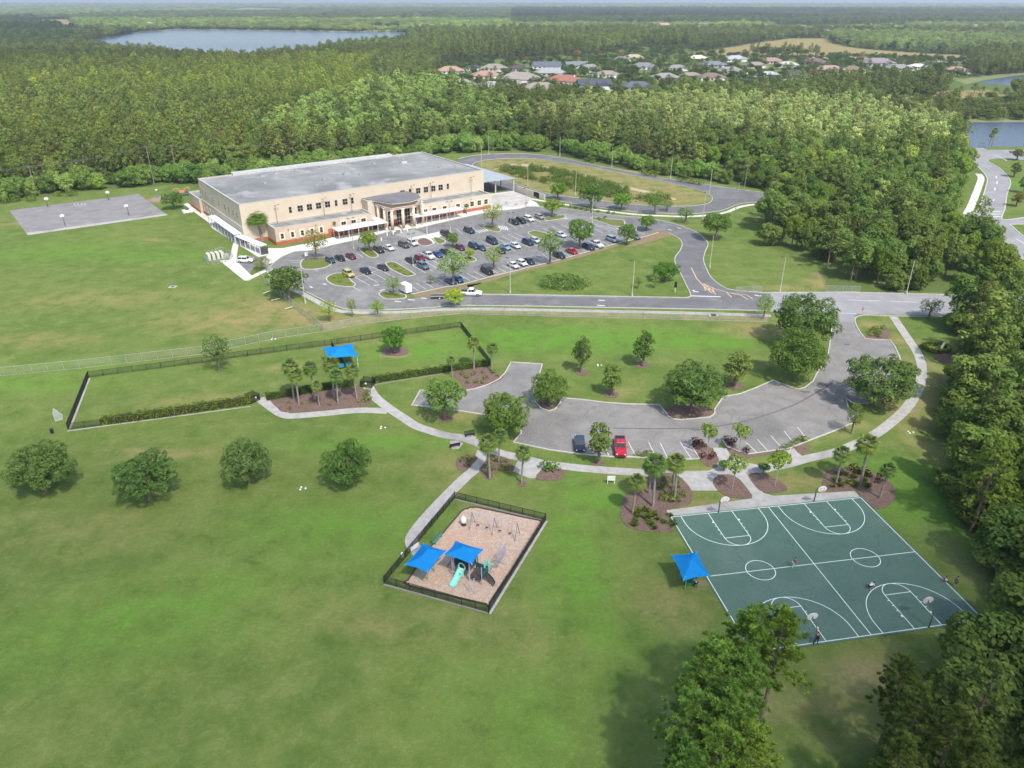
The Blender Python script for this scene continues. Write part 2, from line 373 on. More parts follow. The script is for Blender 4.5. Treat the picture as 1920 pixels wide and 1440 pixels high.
for a in [(790, 655, 16, 7, .1, .8), (1090, 635, 36, 8, 0, .9), (1300, 640, 18, 6, 0, .8), (130, 470, 30, 14, 0, .4), (300, 480, 24, 8, 0, .4), (1060, 1000, 4, 20, -.2, .5), (1080, 1080, 6, 16, 0, .6),
          (1150, 930, 10, 5, 0, .7), (1700, 940, 9, 12, .3, .75), (1690, 880, 8, 6, 0, .5), (640, 990, 18, 8, 0, .5), (700, 830, 20, 4, 0, .5), (150, 690, 22, 5, 0, .3), (300, 1150, 26, 9, .3, .45), (1000, 1330, 7, 12, 0, .4), (60, 720, 20, 5, 0, .4),
          (1890, 340, 6, 14, 0, .9), (1905, 440, 6, 6, 0, .9), (880, 1300, 10, 10, 0, .2), (1110, 1200, 8, 8, 0, .4)]:
    lush = np.maximum(lush, blob(*a))
for a in [(1345, 955, 4, .8, .1, .0), (1312, 1098, 1.3, .7, 0, .6), (1480, 1205, 3.2, .5, .2, .9), (1850, 1190, 4, 2.5, 0, .35), (1330, 1190, 3, 2, 0, .0), (300, 373, 4.5, 6, 0, .95), (1610, 1270, 4, 3, 0, .15),
          (1325, 1400, 2, 6, .5, .6), (1400, 1300, 2, 4, .4, .4), (740, 665, 3, 1.6, 0, .8), (1705, 770, 2, 1, 0, .5), (1210, 1145, .8, .5, 0, .4), (1790, 1040, 3, 10, .2, .1), (1530, 470, 4, 3, 0, .3), (925, 515, 3, 1.2, 0, .8), (820, 950, .6, 2, 0, 0),
          (1065, 1412, .3, .2, 0, 1), (1500, 745, 4, 2, 0, .0), (750, 705, 3, 1.2, 0, .7), (1545, 515, 3, 3, 0, .5)]:
    dirt = np.maximum(dirt, blob(*a))
ii = np.arange(len(ys) * NX).reshape(len(ys), NX)
F = np.stack([ii[:-1, :-1], ii[:-1, 1:], ii[1:, 1:], ii[1:, :-1]], -1).reshape(-1, 4)
gmat = bpy.data.materials.new('turf'); n, l = nodes(gmat)
out = n.new('ShaderNodeOutputMaterial'); b = n.new('ShaderNodeBsdfPrincipled'); l.new(b.outputs[0], out.inputs[0]); b.inputs['Roughness'].default_value = 1; b.inputs['Specular IOR Level'].default_value = .1
tc = n.new('ShaderNodeTexCoord').outputs['Object']
def attr(nm):
    a = n.new('ShaderNodeAttribute'); a.attribute_name = nm; return a.outputs['Fac']
def math_(op, a, b_):
    x = n.new('ShaderNodeMath'); x.operation = op
    for i, v in enumerate((a, b_)):
        if isinstance(v, (int, float)): x.inputs[i].default_value = v
        else: l.new(v, x.inputs[i])
    return x.outputs[0]
big = noise_(n, l, tc, .035, 5, .6, .5); mid = noise_(n, l, tc, .22, 5, .65, .3); fin = noise_(n, l, tc, 1.6, 4, .7); vf = noise_(n, l, tc, 6, 3, .7)
col = mixc(n, l, ramp_(n, l, big, .35, .68), (.100, .152, .034), (.135, .178, .044))
col = mixc(n, l, ramp_(n, l, mid, .45, .75), col, (.160, .200, .058))
col = mixc(n, l, ramp_(n, l, mid, .5, .25), col, (.076, .130, .026))
col = mixc(n, l, math_('MULTIPLY', attr('lush'), ramp_(n, l, mid, .2, .7)), col, (.098, .222, .026))
dn = math_('MULTIPLY', attr('dry'), math_('ADD', math_('MULTIPLY', ramp_(n, l, mid, .3, .62), .8), .12))
col = mixc(n, l, dn, col, (.265, .215, .095))
col = mixc(n, l, math_('MULTIPLY', ramp_(n, l, noise_(n, l, tc, .09, 5, .65, 1.0), .56, .64), .18), col, (.185, .195, .070))
col = mixc(n, l, math_('MULTIPLY', ramp_(n, l, noise_(n, l, tc, .7, 4, .7, .8), .54, .66), .38), col, (.170, .205, .060))
col = mixc(n, l, math_('MULTIPLY', ramp_(n, l, fin, .42, .72), .5), col, mixc(n, l, 1.0, col, (1.45, 1.35, 1.3), 'MULTIPLY'))
col = mixc(n, l, math_('MULTIPLY', ramp_(n, l, vf, .5, .3), .55), col, mixc(n, l, 1.0, col, (.55, .62, .55), 'MULTIPLY'))
col = mixc(n, l, attr('dirt'), col, mixc(n, l, ramp_(n, l, fin, .4, .65), (.27, .185, .13), (.34, .27, .20)))
litter = mixc(n, l, ramp_(n, l, fin, .35, .65), (.075, .125, .030), (.115, .145, .045))
col = mixc(n, l, attr('wood'), col, litter)
col = mixc(n, l, attr('far'), col, mixc(n, l, ramp_(n, l, noise_(n, l, tc, .0012, 5, .7), .4, .62), (.05, .08, .035), (.10, .13, .06)))
l.new(col, b.inputs['Base Color'])
bp = n.new('ShaderNodeBump'); bp.inputs['Strength'].default_value = .55; bp.inputs['Distance'].default_value = .12
l.new(math_('ADD', fin, vf), bp.inputs['Height']); l.new(bp.outputs[0], b.inputs['Normal'])
gme = mesh_np('ground', np.stack([gx, gy, np.zeros_like(gx)], 1), F, gmat)
for nm, arr in (('dry', dry), ('lush', lush), ('dirt', dirt), ('wood', wood), ('far', np.clip((gy - 7000) / 6000, 0, 1))):
    at = gme.attributes.new(nm, 'FLOAT', 'POINT'); at.data.foreach_set('value', arr.astype(np.float32))
tag(link(bpy.data.objects.new('ground', gme)), kind='structure')

# ------------------------------------------------------------------ water
for nm, pg, nn in (('lake', LAKE, 3), ('lake', LAKE2, 1), ('pond', POND_E, 3), ('pond', POND_F, 2)):
    flat(nm, PP(pg, nn, True), .05, water_m)
shore = M('shore_grass', (.20, .21, .09), (.13, .17, .05), .1, rough=1)
flat('pond_bank', PP([(1760, 222), (1830, 222), (2400, 224), (2400, 232.5), (1830, 229), (1795, 230.5), (1770, 240)], 1), .04, shore)
flat('pond_bank', PP([(1790, 150), (1850, 143), (1960, 127), (2300, 112), (2300, 118), (1960, 134), (1850, 149), (1812, 158)], 1), .04, shore)
flat('lake_shore', PP([(250, 58), (333, 52.5), (500, 54.5), (640, 57), (760, 59), (760, 61), (640, 59.5), (500, 57.2), (333, 55.6), (253, 61)], 1), .06, M('shore_sand', (.34, .33, .22), (.2, .24, .12), .02))

# ------------------------------------------------------------------ school drives and car park: one asphalt sheet round a lawn
A_OUT = [(514, 492.5), (501, 509), (515, 523), (561, 538), (574, 547), (605, 563), (638, 577), (668, 582), (730, 581), (813, 577), (880, 573), (1280, 579.5), (1445, 583),
         (1447, 549), (1430, 549), (1392, 546), (1365, 542), (1348, 533), (1333, 520), (1325, 505), (1319, 488), (1322, 473), (1327.5, 460), (1324.6, 451.5), (1310, 438.3), (1290, 428), (1263, 419.4), (1240, 413.5),
         (1205, 408), (1167, 405.5), (1107.5, 398), (1059.6, 391), (1011.7, 388), (987, 387.5), (976, 391), (902.5, 400.6), (780.6, 428.8), (733.8, 433.4), (667.5, 450), (626, 459), (584, 469.6), (553, 471.7), (528, 482)]
A_IN = [(1254, 437), (1272, 447), (1279, 457), (1275, 470), (1266, 482), (1266, 494), (1272, 505), (1281, 523), (1288, 537.5), (1294.5, 552), (1289, 558), (1240, 557.5), (1100, 555), (990, 553), (897, 552), (873, 551),
        (813, 555), (740, 562), (722, 560), (757, 556), (772, 552), (830, 539.4), (868, 533), (923, 518), (964, 508.5), (1036, 490.6), (1083.5, 477.4), (1155.5, 457), (1213, 443), (1235, 436)]
flat('school_car_park', PP(A_OUT), .03, school_asph, holes=[PP(A_IN)])
kerb(PP(A_OUT[13:37], 3)); kerb(PP(A_OUT[0:13], 3)); kerb(PP(A_IN[:16], 3)); kerb(PP(A_IN[20:], 2))
kerb(PP(A_OUT[37:] + A_OUT[:1], 3))
flat('school_pavement', [P(*q) for q in [(497, 497), (514, 492), (528, 481.5), (553, 471.2), (584, 469), (626, 458.5), (667.5, 449.5), (733.8, 433), (780.6, 428), (902.5, 400), (976, 390.5), (987, 387),
      (1012, 387), (1005, 380), (962, 358.5), (910, 365), (905, 380), (900, 392), (870, 399), (780, 417), (733, 425), (622, 446), (600, 452), (530, 466), (500, 466), (503, 478), (490, 492)]], .12, white_walk)
# bus loop
B_OUT = [(860, 298), (882, 292.5), (933, 288.5), (987.6, 288.2), (1042, 294), (1097, 305.6), (1151.7, 316.6), (1224.6, 331), (1297.5, 342), (1370.4, 353), (1443, 363), (1527, 376), (1620, 392),
         (1610, 400), (1527, 385), (1443, 378), (1389, 382), (1352, 395), (1297, 401), (1243, 400), (1188, 397), (1115, 388), (1064, 380), (1020, 373), (985, 366), (960, 359), (935, 357), (895, 368), (850, 330)]
B_IN = [(886, 312), (900, 302), (951, 297.4), (1006, 298), (1060, 305.6), (1115, 314.7), (1188, 329), (1261, 344), (1308, 356), (1330, 365.5), (1335.8, 374), (1323, 383), (1279, 387), (1224.6, 385.8), (1170, 382), (1115, 375),
        (1042, 365.8), (1006, 357), (966, 344), (920, 326)]
flat('bus_loop_road', PP(B_OUT), .03, loop_asph, holes=[PP(B_IN)])
kerb(PP(B_OUT[:13], 3)); kerb(PP(B_OUT[15:25], 3)); kerb(PP(B_IN, 3, True), True)
strip('pavement', PP([(985, 371), (1020, 377.5), (1064, 384.5), (1115, 393), (1188, 402), (1243, 405), (1297, 406), (1355, 400), (1392, 387), (1443, 382), (1500, 386)], 4), 1.6, .10, white_walk)
flat('school_drive', PP([(885, 554), (1100, 558), (1240, 560.5), (1291, 561), (1297, 553), (1289.5, 537.5), (1282.5, 523), (1273.5, 505), (1267.5, 494), (1267.5, 482), (1276.5, 470), (1280.5, 457), (1273, 446), (1255, 435.5), (1225, 431), (1195, 426), (1176, 418), (1170, 409), (1205, 410), (1240, 415.5), (1263, 421), (1289, 430), (1309, 440), (1323, 452.5), (1326, 460), (1320.5, 473), (1317.5, 488), (1323, 505), (1332, 521), (1347, 534.5), (1364, 543.5), (1392, 547.5), (1430, 550.5), (1445, 551), (1444, 581.5), (1280, 578), (885, 571.5)], 1), .034, loop_asph, skirt=.003)
# entrance plaza island, islands with planting
isl_soil = M('island_grass', (.13, .17, .03), (.10, .13, .03), 1.2, big=(.20, .14, .07), bigs=.3)
ISL = [[(564, 493.5), (572, 486), (600, 483), (615, 484), (621.7, 494.6), (605, 503), (570, 505)],
       [(612, 524), (618, 517), (630, 513), (645, 514), (660, 528), (666, 533), (661, 538), (640, 537), (622, 533)],
       [(673.7, 467.5), (684, 465), (694, 466), (708, 478), (707, 482), (700, 483.5), (690, 481)],
       [(723.7, 494), (730, 492), (742, 493), (776, 513), (777, 516), (768, 518), (756, 516.5), (730, 503)],
       [(711, 553), (714, 548.5), (722, 547.5), (756, 552), (761, 555), (758, 559.5), (726, 561)],
       [(907, 425), (912, 422.5), (932, 426), (939, 431), (936, 434.5), (926, 434), (910, 430)],
       [(1021, 410), (1030, 406), (1055, 403.5), (1060, 405.5), (1056, 409.5), (1032, 413.5), (1022, 413)],
       [(990, 437), (1000, 433), (1010, 434), (1033, 441), (1030, 446), (1011.7, 448), (1000, 443)],
       [(1107, 410), (1117, 407.5), (1140, 411), (1167, 413), (1171, 419), (1168, 424), (1150, 424), (1131, 418)],
       [(869, 483), (880, 481), (891, 485), (892, 489), (884, 491), (874, 490)],
       [(782, 452), (790, 447), (801, 448), (812, 456), (802, 461), (788, 460)],
       [(812, 447), (822, 446), (834, 451), (834, 455), (822, 458)]]
for i, q in enumerate(ISL):
    w = PP(q, 3, True); flat('planted_island', w, .10, mulch if i in (10, ) else isl_soil); kerb(w, True, .3)
flat('island_path', [P(*q) for q in [(772, 446), (800, 440), (830, 433), (838, 436), (822, 446), (808, 447), (816, 456), (806, 460), (796, 447), (780, 449)]], .08, white_walk)
flat('mulch_bed', PP([(1175, 461), (1200, 449), (1228, 434), (1258, 436), (1263, 440), (1240, 447), (1200, 459), (1180, 463)], 2, True), .06, bare)
flat('mulch_bed', PP([(875, 535), (925, 520), (970, 507), (1040, 491), (1085, 478), (1156, 458), (1160, 461), (1090, 482), (1042, 495), (972, 511), (930, 524), (878, 539)], 1), .05, bare)
flat('mulch_bed', PP([(772, 553), (830, 541), (880, 534), (905, 530), (890, 538), (840, 550), (815, 554), (780, 557)], 1), .05, bare)
# pavement south of the drive
SW = [(545, 541), (562, 548), (590, 563), (612, 575), (640, 584), (690, 586.5), (760, 585), (820, 581), (900, 579.5), (990, 581), (1280, 587), (1445, 592)]
strip('pavement', PP(SW, 4), 1.7, .06, walk_m)
strip('pavement', PP([(497, 497), (520, 517), (545, 541)], 3), 1.7, .06, walk_m)
# service pad with the white patrol car
flat('service_pad', [P(*q) for q in [(412, 489), (430, 487), (438, 453), (448, 453), (443, 487), (446, 492), (472, 517), (497, 505), (500, 509), (466, 526), (458, 526)]], .05, white_walk)
flat('service_drive', [P(*q) for q in [(432, 489), (443, 484), (490, 478), (500, 481), (500, 496), (478, 500), (466, 515), (458, 513)]], .035, school_asph)
flat('school_path', [P(*q) for q in [(344, 383), (352, 381), (400, 412), (425, 425), (500, 473), (506, 478), (484, 482), (398, 428), (392, 418)]], .07, white_walk)

# ------------------------------------------------------------------ street to the right and the far street
flat('street', [P(*q) for q in [(1445, 549), (1491, 549), (1602, 549), (1771, 553), (2000, 561), (2400, 580), (2400, 625), (2000, 602), (1800, 592), (1606, 589), (1603, 604), (1559, 604), (1560, 587.5), (1445, 584.5)]], .034, road_m)
kerb([P(*q) for q in [(1447, 548.5), (1602, 548.5), (1771, 552.5), (2000, 560.5)]])
kerb(PP([(1603, 603), (1604, 597), (1612, 592.5), (1628, 591), (1680, 593), (1800, 593.5)], 3))
E_L = [(1790, 268), (1806, 285), (1822, 300), (1829, 308.5), (1841.4, 321), (1851, 335.6), (1846.8, 355.5), (1841.4, 373.5), (1834, 393.4), (1825, 400.6), (1805, 404)]
E_L2 = [(1800, 415), (1848.6, 417), (1863, 436.8), (1888, 458.4), (1910, 480), (1960, 522), (2010, 565)]
E_R2 = [(2140, 570), (1990, 490), (1920, 444), (1897, 424), (1893, 421), (1920, 420.5), (2200, 412)]
E_R = [(2200, 401), (1920, 408), (1879, 412), (1884, 391.6), (1888, 364.5), (1894.7, 343), (1888, 330), (1874, 315.7), (1856, 305), (1851, 300), (1870, 297), (1920, 300), (2200, 306), (2200, 283), (1920, 281), (1852, 281), (1800, 262)]
flat('far_street', [P(*q) for q in E_L + E_L2 + E_R2 + E_R], .03, road_m)
for q in (E_L[3:], E_L2[1:], E_R2[:-1], E_R[1:10]): kerb(PP(q, 3), w=.4)
strip('pavement', PP([(1834, 326), (1839.6, 334), (1835, 350), (1829, 366), (1820, 388), (1812, 402)], 3), 2.6, .06, white_walk)
flat('median_bed', [P(*q) for q in [(1892, 283.5), (1930, 284.5), (2100, 287), (2100, 291), (1930, 288.5), (1894, 287.5)]], .2, M('median_red', (.16, .07, .05), (.10, .05, .04), .5))
lines('lane_marking', [[P(1857, 397 + 4.6 * k), P(1877, 397 + 4.6 * k)] for k in range(3)], 1.0, .036, white_p)
lines('lane_marking', [[P(x, y), P(x2, y2)] for x, y, x2, y2 in [(1868, 330, 1868, 334), (1870, 340, 1869, 345), (1866, 352, 1865, 357), (1861, 377, 1864, 374), (1845, 386, 1854, 386)]], .5, .036, white_p)
lines('lane_marking', [PP([(1862, 290), (1878, 296), (1888, 302)], 2), PP([(1905, 448), (1930, 462), (1990, 500)], 2)], .35, .036, white_p)
# street markings
stp = [P(1295.5, 555), P(1351, 556.5)]
lines('stop_line', [stp], .6, .037, white_p)
med = [[(1296, 502), (1306, 522), (1318, 535), (1334, 549), (1343, 552.5), (1332, 542), (1318, 532)], [(1318, 532), (1342, 542), (1362, 548), (1372, 558)], [(1362, 548), (1390, 554), (1402, 562)], [(1372, 550), (1400, 553), (1412, 561)]]
lines('median_marking', [[P(*q) for q in s] for s in med] + [[P(1320 + 8 * k, 536 + 2.5 * k), P(1323 + 8 * k, 545 + 2 * k)] for k in range(3)], .28, .037, yellow_p)
lines('arrow_marking', [[P(1122, 563), P(1134, 563.6)], [P(1120, 573), P(1134, 573.6)], [P(1299, 544), P(1303, 547), P(1310, 547.5)], [P(1415, 553), P(1422, 555), P(1430, 555)]], .55, .037, white_p)
lines('lane_marking', [[P(1590, 562.5), P(1650, 564.5)], [P(1670, 565), P(1720, 567)], [P(1567, 587), P(1605, 588)]], .25, .038, white_p)

# ------------------------------------------------------------------ park car park
L_OUT = [(1559, 603.7), (1603, 603.7), (1606, 612), (1614, 625.6), (1622, 635), (1640, 637), (1668.8, 638), (1678, 650.6), (1686, 668), (1692, 690), (1690, 715), (1660, 745), (1625, 757), (1600, 757), (1590, 750), (1586, 745), (1590, 765), (1608, 777),
         (1600, 793), (1565, 808), (1515.6, 827), (1481, 841), (1440, 847), (1403, 852), (1387.5, 847.5), (1362.5, 838), (1354.7, 825.6), (1345, 840), (1325, 840), (1303, 825.6), (1296, 829), (1296, 836), (1311, 860.6), (1287.5, 861.6), (1177.5, 857),
         (1148, 857), (1090, 852), (1031.7, 844), (1002.5, 838), (963, 829.6), (977.7, 812), (970, 790), (899, 776.5), (856.7, 769.8), (775, 760), (772, 761), (788, 732), (810, 732.7), (871, 733), (891.7, 729), (915, 721.7), (935.4, 711.5),
         (947, 699.8), (954.4, 686.7), (958, 679.4), (1017, 683), (1009.8, 707), (1002.5, 721.7), (999.6, 739), (1004, 753.8), (1014, 765.4), (1028.7, 771), (1040.4, 768), (1049, 758), (1055, 746.5), (1090, 749.4), (1133.8, 755),
         (1177.5, 758), (1236, 759), (1246, 771), (1253, 781), (1262, 786), (1278, 787.5), (1331, 782.5), (1340, 776), (1340, 768), (1356, 744.4), (1387.5, 738.8), (1418.8, 727), (1450, 713), (1471.9, 722.5), (1496.9, 730.3), (1509, 727), (1525, 714.7),
         (1529.7, 703.8), (1545, 680), (1553, 663), (1559, 622)]
lot_w = PP(L_OUT); flat('park_car_park', lot_w, .03, lot_m)
tar = M('tar_seam', (.10, .09, .09), (.14, .13, .13), 1.5)
lines('tar_seam', [PP([(1150, 803), (1250, 804), (1330, 801), (1400, 789), (1480, 763), (1530, 737), (1560, 718)], 4)], .32, .036, tar)
for x_, y_, a_, b_ in ((1511, 735, 1.0, .45), (1307, 806, 1.2, .3), (1588, 646, .7, .5), (1375, 768, .3, .2), (1110, 803, .5, .25)):
    c_ = P(x_, y_); flat('oil_stain', [(c_[0] + a_ * math.cos(t) * (1 + .2 * math.sin(3 * t)), c_[1] + b_ * math.sin(t) * (1 + .2 * math.cos(2 * t))) for t in [2 * math.pi * k / 14 for k in range(14)]], .0385, tar, skirt=.003)
kerb(lot_w[1:27]); kerb(lot_w[29:] + lot_w[:1])
lines('bay_marking', [[P(*a), P(*b)] for a, b in [((1130, 826), (1142, 856)), ((1076, 821), (1080, 851)), ((1178, 829), (1193, 857)), ((1216, 829), (1230, 858)), ((1238, 831), (1252, 860)), ((1275, 829), (1296, 860)), ((1280, 831), (1305, 843)), ((1283, 838), (1308, 850)),
      ((1398, 829), (1419, 849)), ((1420, 824), (1440, 846)), ((1445, 817), (1468, 842)), ((1330, 843), (1312, 841)), ((1470, 808), (1492, 836)), ((1495, 801), (1515, 826))]], .13, .036, white_p)
strip('park_pavement', PP([(1675, 594), (1689, 615), (1706, 640), (1720, 662), (1728, 685), (1727, 712), (1716, 741), (1699, 766), (1677, 787), (1643, 813), (1597, 836), (1565, 848), (1510, 861), (1470, 872), (1420, 880)], 4), 1.9, .05, walk_m)
strip('park_pavement', PP([(1480, 843), (1488, 850), (1496, 862)], 2), 2.0, .054, walk_m)
strip('park_pavement', PP([(1280, 890), (1206.7, 886.5), (1119, 880.6), (1060.8, 874.8), (1017, 869), (979, 858.8), (944, 851.5), (915, 841), (891.7, 829.6), (865.4, 820.8), (836, 816.5), (810, 809), (780.8, 799), (757.5, 784.4), (730, 766), (704, 745), (690, 724)], 4), 2.0, .05, walk_m)
strip('park_pavement', PP([(727, 771), (670, 769.6), (602.5, 776), (550, 780), (532, 778), (512, 766), (487, 747)], 4), 2.0, .054, walk_m)
strip('park_pavement', PP([(905, 845), (894, 876), (871, 896.7), (836, 931.7), (798, 972.5), (779, 997.5), (772, 1012), (776, 1026), (787, 1038)], 4), 1.9, .058, walk_m)
flat('bench_pad', [P(*q) for q in [(843, 828), (858, 825), (868, 832), (860, 842), (847, 842)]], .062, walk_m)
flat('bench_pad', [P(*q) for q in [(862, 816), (878, 813), (894, 820), (884, 828), (868, 826)]], .066, walk_m)
flat('bench_pad', [P(*q) for q in [(973, 858), (1026, 868), (1008, 897), (992, 897), (962, 884)]], .045, walk_m)
flat('court_plaza', [P(*q) for q in [(1337, 840), (1361, 840), (1372, 852), (1400, 868), (1430, 874), (1470, 866), (1480, 872), (1440, 886), (1412, 889), (1408, 894), (1432, 925), (1450, 930), (1602, 921), (1613, 932.5), (1256.5, 968.5), (1249, 957.5), (1370, 941), (1410, 935),
      (1410, 928), (1390, 902), (1378, 893), (1365, 889), (1345, 893), (1337, 902), (1345, 920), (1297, 920), (1276, 893), (1276, 884), (1328, 883), (1346, 876)]], .056, walk_m)
# beds
BEDS = [[(508, 753), (520, 765), (537, 773.7), (610, 769), (678, 763), (696, 756), (694.6, 742.5), (684, 735), (675.6, 726), (646, 727.6), (610, 733), (575, 740), (530, 745), (510, 747)],
        [(848, 703), (862, 692), (884, 688), (919, 688), (925, 699), (944, 702), (938, 713), (911, 723.5), (873, 731.7), (862.5, 715)],
        [(714, 660), (722, 652), (745, 650), (765, 655), (764, 664), (745, 668), (722, 666)],
        [(1164, 962), (1166, 945), (1173, 928.8), (1200.4, 907.6), (1215.5, 892.5), (1251.8, 887), (1276, 895.5), (1297, 921), (1293, 945), (1250, 957), (1257, 975), (1263, 995), (1230.6, 998), (1185, 992), (1167, 977)],
        [(1336, 903), (1345.4, 892), (1363.6, 890), (1378, 894), (1392, 908), (1410, 933), (1369.6, 933), (1348.5, 922), (1339.4, 912)],
        [(1402.8, 892.5), (1415, 887), (1435, 889.5), (1458, 900), (1475, 913.7), (1472, 921), (1448, 923.5), (1424, 920)],
        [(1542, 907.6), (1551, 885), (1575, 877.4), (1623, 883.4), (1653.6, 895.5), (1674.7, 910.6), (1679, 931.8), (1665.7, 948), (1643, 955), (1614, 932), (1602, 920), (1554, 922)],
        [(1297, 831), (1304.6, 825), (1321, 832), (1345.4, 856), (1345.4, 868), (1330, 876), (1312, 861)],
        [(1356, 826), (1362, 824), (1378.7, 838), (1390, 848), (1403, 852.5), (1457, 843), (1469, 847), (1430, 854), (1381.7, 860.8), (1366, 848)],
        [(1490.5, 838), (1519, 835), (1517, 845), (1500, 852)],
        [(853.7, 869), (862, 857), (880, 853), (896, 858), (885, 872), (871, 883.5), (859.6, 880)],
        [(898, 882), (912, 864), (926.7, 855), (950, 859), (962, 870), (960, 882), (938, 884), (927, 888), (921, 899.6), (912, 898), (906, 889)],
        [(1004, 896.7), (1017, 880), (1031.7, 877.7), (1058, 882), (1056.5, 893.7), (1043, 901), (1020, 901)],
        [(970, 905), (979, 902), (988, 906), (985, 912), (975, 912)],
        [(1628, 628), (1650, 618), (1668, 622), (1663, 636), (1640, 636), (1624, 634)],
        [(1003, 745), (1018, 741), (1048, 745), (1044, 757), (1036, 766), (1026, 767), (1012, 760)],
        [(1248, 768), (1290, 758), (1334, 768), (1332, 779), (1280, 784), (1258, 781)],
        [(1190, 682), (1208, 678), (1218, 684), (1210, 690), (1195, 689)], [(1132, 738), (1147, 733), (1160, 739), (1155, 746), (1138, 745)], [(1080, 697), (1091, 693), (1103, 697), (1098, 704), (1084, 703)],
        [(822, 784), (836, 779), (850, 783), (846, 790), (828, 791)], [(1110, 868), (1122, 864), (1134, 868), (1128, 873), (1114, 873)], [(1750, 668), (1790, 660), (1835, 672), (1835, 690), (1775, 682)],
        [(1362, 722), (1378, 716), (1394, 721), (1390, 729), (1370, 730)]]
BW = [PP(q, 3, True) for q in BEDS]
for k, q in enumerate(BW): flat('mulch_bed', q, .075, mulch)
def inbeds(x, y): return any(bool(inpoly(np.array([x]), np.array([y]), q)[0]) for q in BW)

# ------------------------------------------------------------------ bay lines of the school car park
def bays(a, b, ta, nbay, skip=()):
    """a -> b: foot line (pixels), ta: far end of the first stripe; nbay stripes"""
    A_, B_, T_ = Vector(P(*a)), Vector(P(*b)), Vector(P(*ta)); d = T_ - A_
    return [[tuple(A_.lerp(B_, k / (nbay - 1))), tuple(A_.lerp(B_, k / (nbay - 1)) + d)] for k in range(nbay) if k not in skip]
seg = []
seg += bays((627, 483), (668, 474), (640, 492), 4) + bays((706, 465), (752, 452), (722, 474), 5) + bays((842, 432), (905, 418), (855, 442), 6) + bays((940, 421), (1020, 404), (957, 431), 8)
seg += bays((665, 519.6), (712, 506), (692.5, 535), 4) + bays((692, 512), (724, 500), (676, 505), 3) + bays((772, 497), (860, 477), (798, 512), 8) + bays((770, 497), (858, 476), (752, 487), 8)
seg += bays((895, 469), (992, 446), (923, 482), 8) + bays((895, 469), (985, 446), (876, 459), 8) + bays((1035, 437), (1102, 423), (1062, 452), 5) + bays((1035, 437), (1100, 421), (1018, 428), 5)
seg += bays((770, 548), (868, 530), (752, 536), 8) + bays((868, 530), (1036, 489), (848, 519), 14) + bays((1036, 489), (1210, 441), (1017, 477), 13) + bays((1115, 420), (1150, 426), (1145, 434), 4)
lines('bay_marking', seg, .16, .037, white_p)
lines('bay_marking', [[P(*a), P(*b)] for a, b in [((665, 519.6), (712, 506)), ((772, 497), (860, 477)), ((895, 469), (992, 446)), ((662, 538), (676, 546)), ((542, 489), (570, 488)), ((545, 492), (568, 493)), ((586, 502), (596, 508))]], .16, .037, white_p)
lines('arrow_marking', [[P(*a), P(*b)] for a, b in [((606, 532), (612, 534)), ((581, 537), (586, 540)), ((700, 536), (711, 534)), ((712, 545), (722, 543)), ((740, 565), (752, 566)), ((765, 562), (778, 563)), ((790, 559), (800, 560)), ((1058, 411), (1064, 409)), ((1252, 430), (1260, 432)), ((1270, 427), (1277, 429)), ((1155, 428), (1163, 431))]], .5, .037, white_p)
hx = [[P(935 + 3.6 * k, 423 + 0.5 * k), P(930 + 3.6 * k + 8, 430 + .5 * k)] for k in range(5)] + [[P(893 + 4 * k, 433 - .8 * k), P(900 + 4 * k, 437 - .8 * k)] for k in range(5)]
lines('crossing_marking', hx, .35, .037, white_p)
flat('crossing', [P(*q) for q in [(741, 441), (755, 434), (775, 430), (803, 440), (770, 449)]], .036, M('pavers', (.30, .32, .29), (.24, .26, .24), .8))
lines('wheel_stop', [[P(610 + 8.5 * k, 478 - 1.75 * k), P(614 + 8.5 * k, 477.2 - 1.75 * k)] for k in range(6)] + [[P(836 + 9 * k, 431 - 2 * k), P(840 + 9 * k, 430.2 - 2 * k)] for k in range(5)], .2, .06, M('stop_brown', (.14, .08, .06)))

# ------------------------------------------------------------------ basketball courts
def homog(src, dst):
    A = []; B = []
    for (x, y), (u, v) in zip(src, dst):
        A += [[x, y, 1, 0, 0, 0, -u * x, -u * y], [0, 0, 0, x, y, 1, -v * x, -v * y]]; B += [u, v]
    h = np.linalg.solve(np.array(A, float), np.array(B, float)); return np.append(h, 1).reshape(3, 3)
CW, CL = 30.2, 25.6
Hc = homog([(0, 0), (CW, 0), (CW, CL), (0, CL)], [P(1258.5, 970), P(1613.6, 933.7), P(1842.9, 1161.7), P(1409.8, 1222.7)])
def K(u, v):
    w = Hc @ np.array([u, v, 1.0]); return (w[0] / w[2], w[1] / w[2])
flat('basketball_court', [K(-.25, -.25), K(CW + .3, -.25), K(CW + .3, CL + .3), K(-.25, CL + .3)], .07, court_m)
def arc(cu, cv, r, a0, a1, n=28): return [K(cu + r * math.cos(a0 + (a1 - a0) * i / n), cv + r * math.sin(a0 + (a1 - a0) * i / n)) for i in range(n + 1)]
cs = [[K(0, 0), K(CW, 0)], [K(CW, 0), K(CW, CL)], [K(CW, CL), K(0, CL)], [K(0, CL), K(0, 0)], [K(CW / 2, 0), K(CW / 2, CL)], [K(0, CL / 2), K(CW, CL / 2)]]
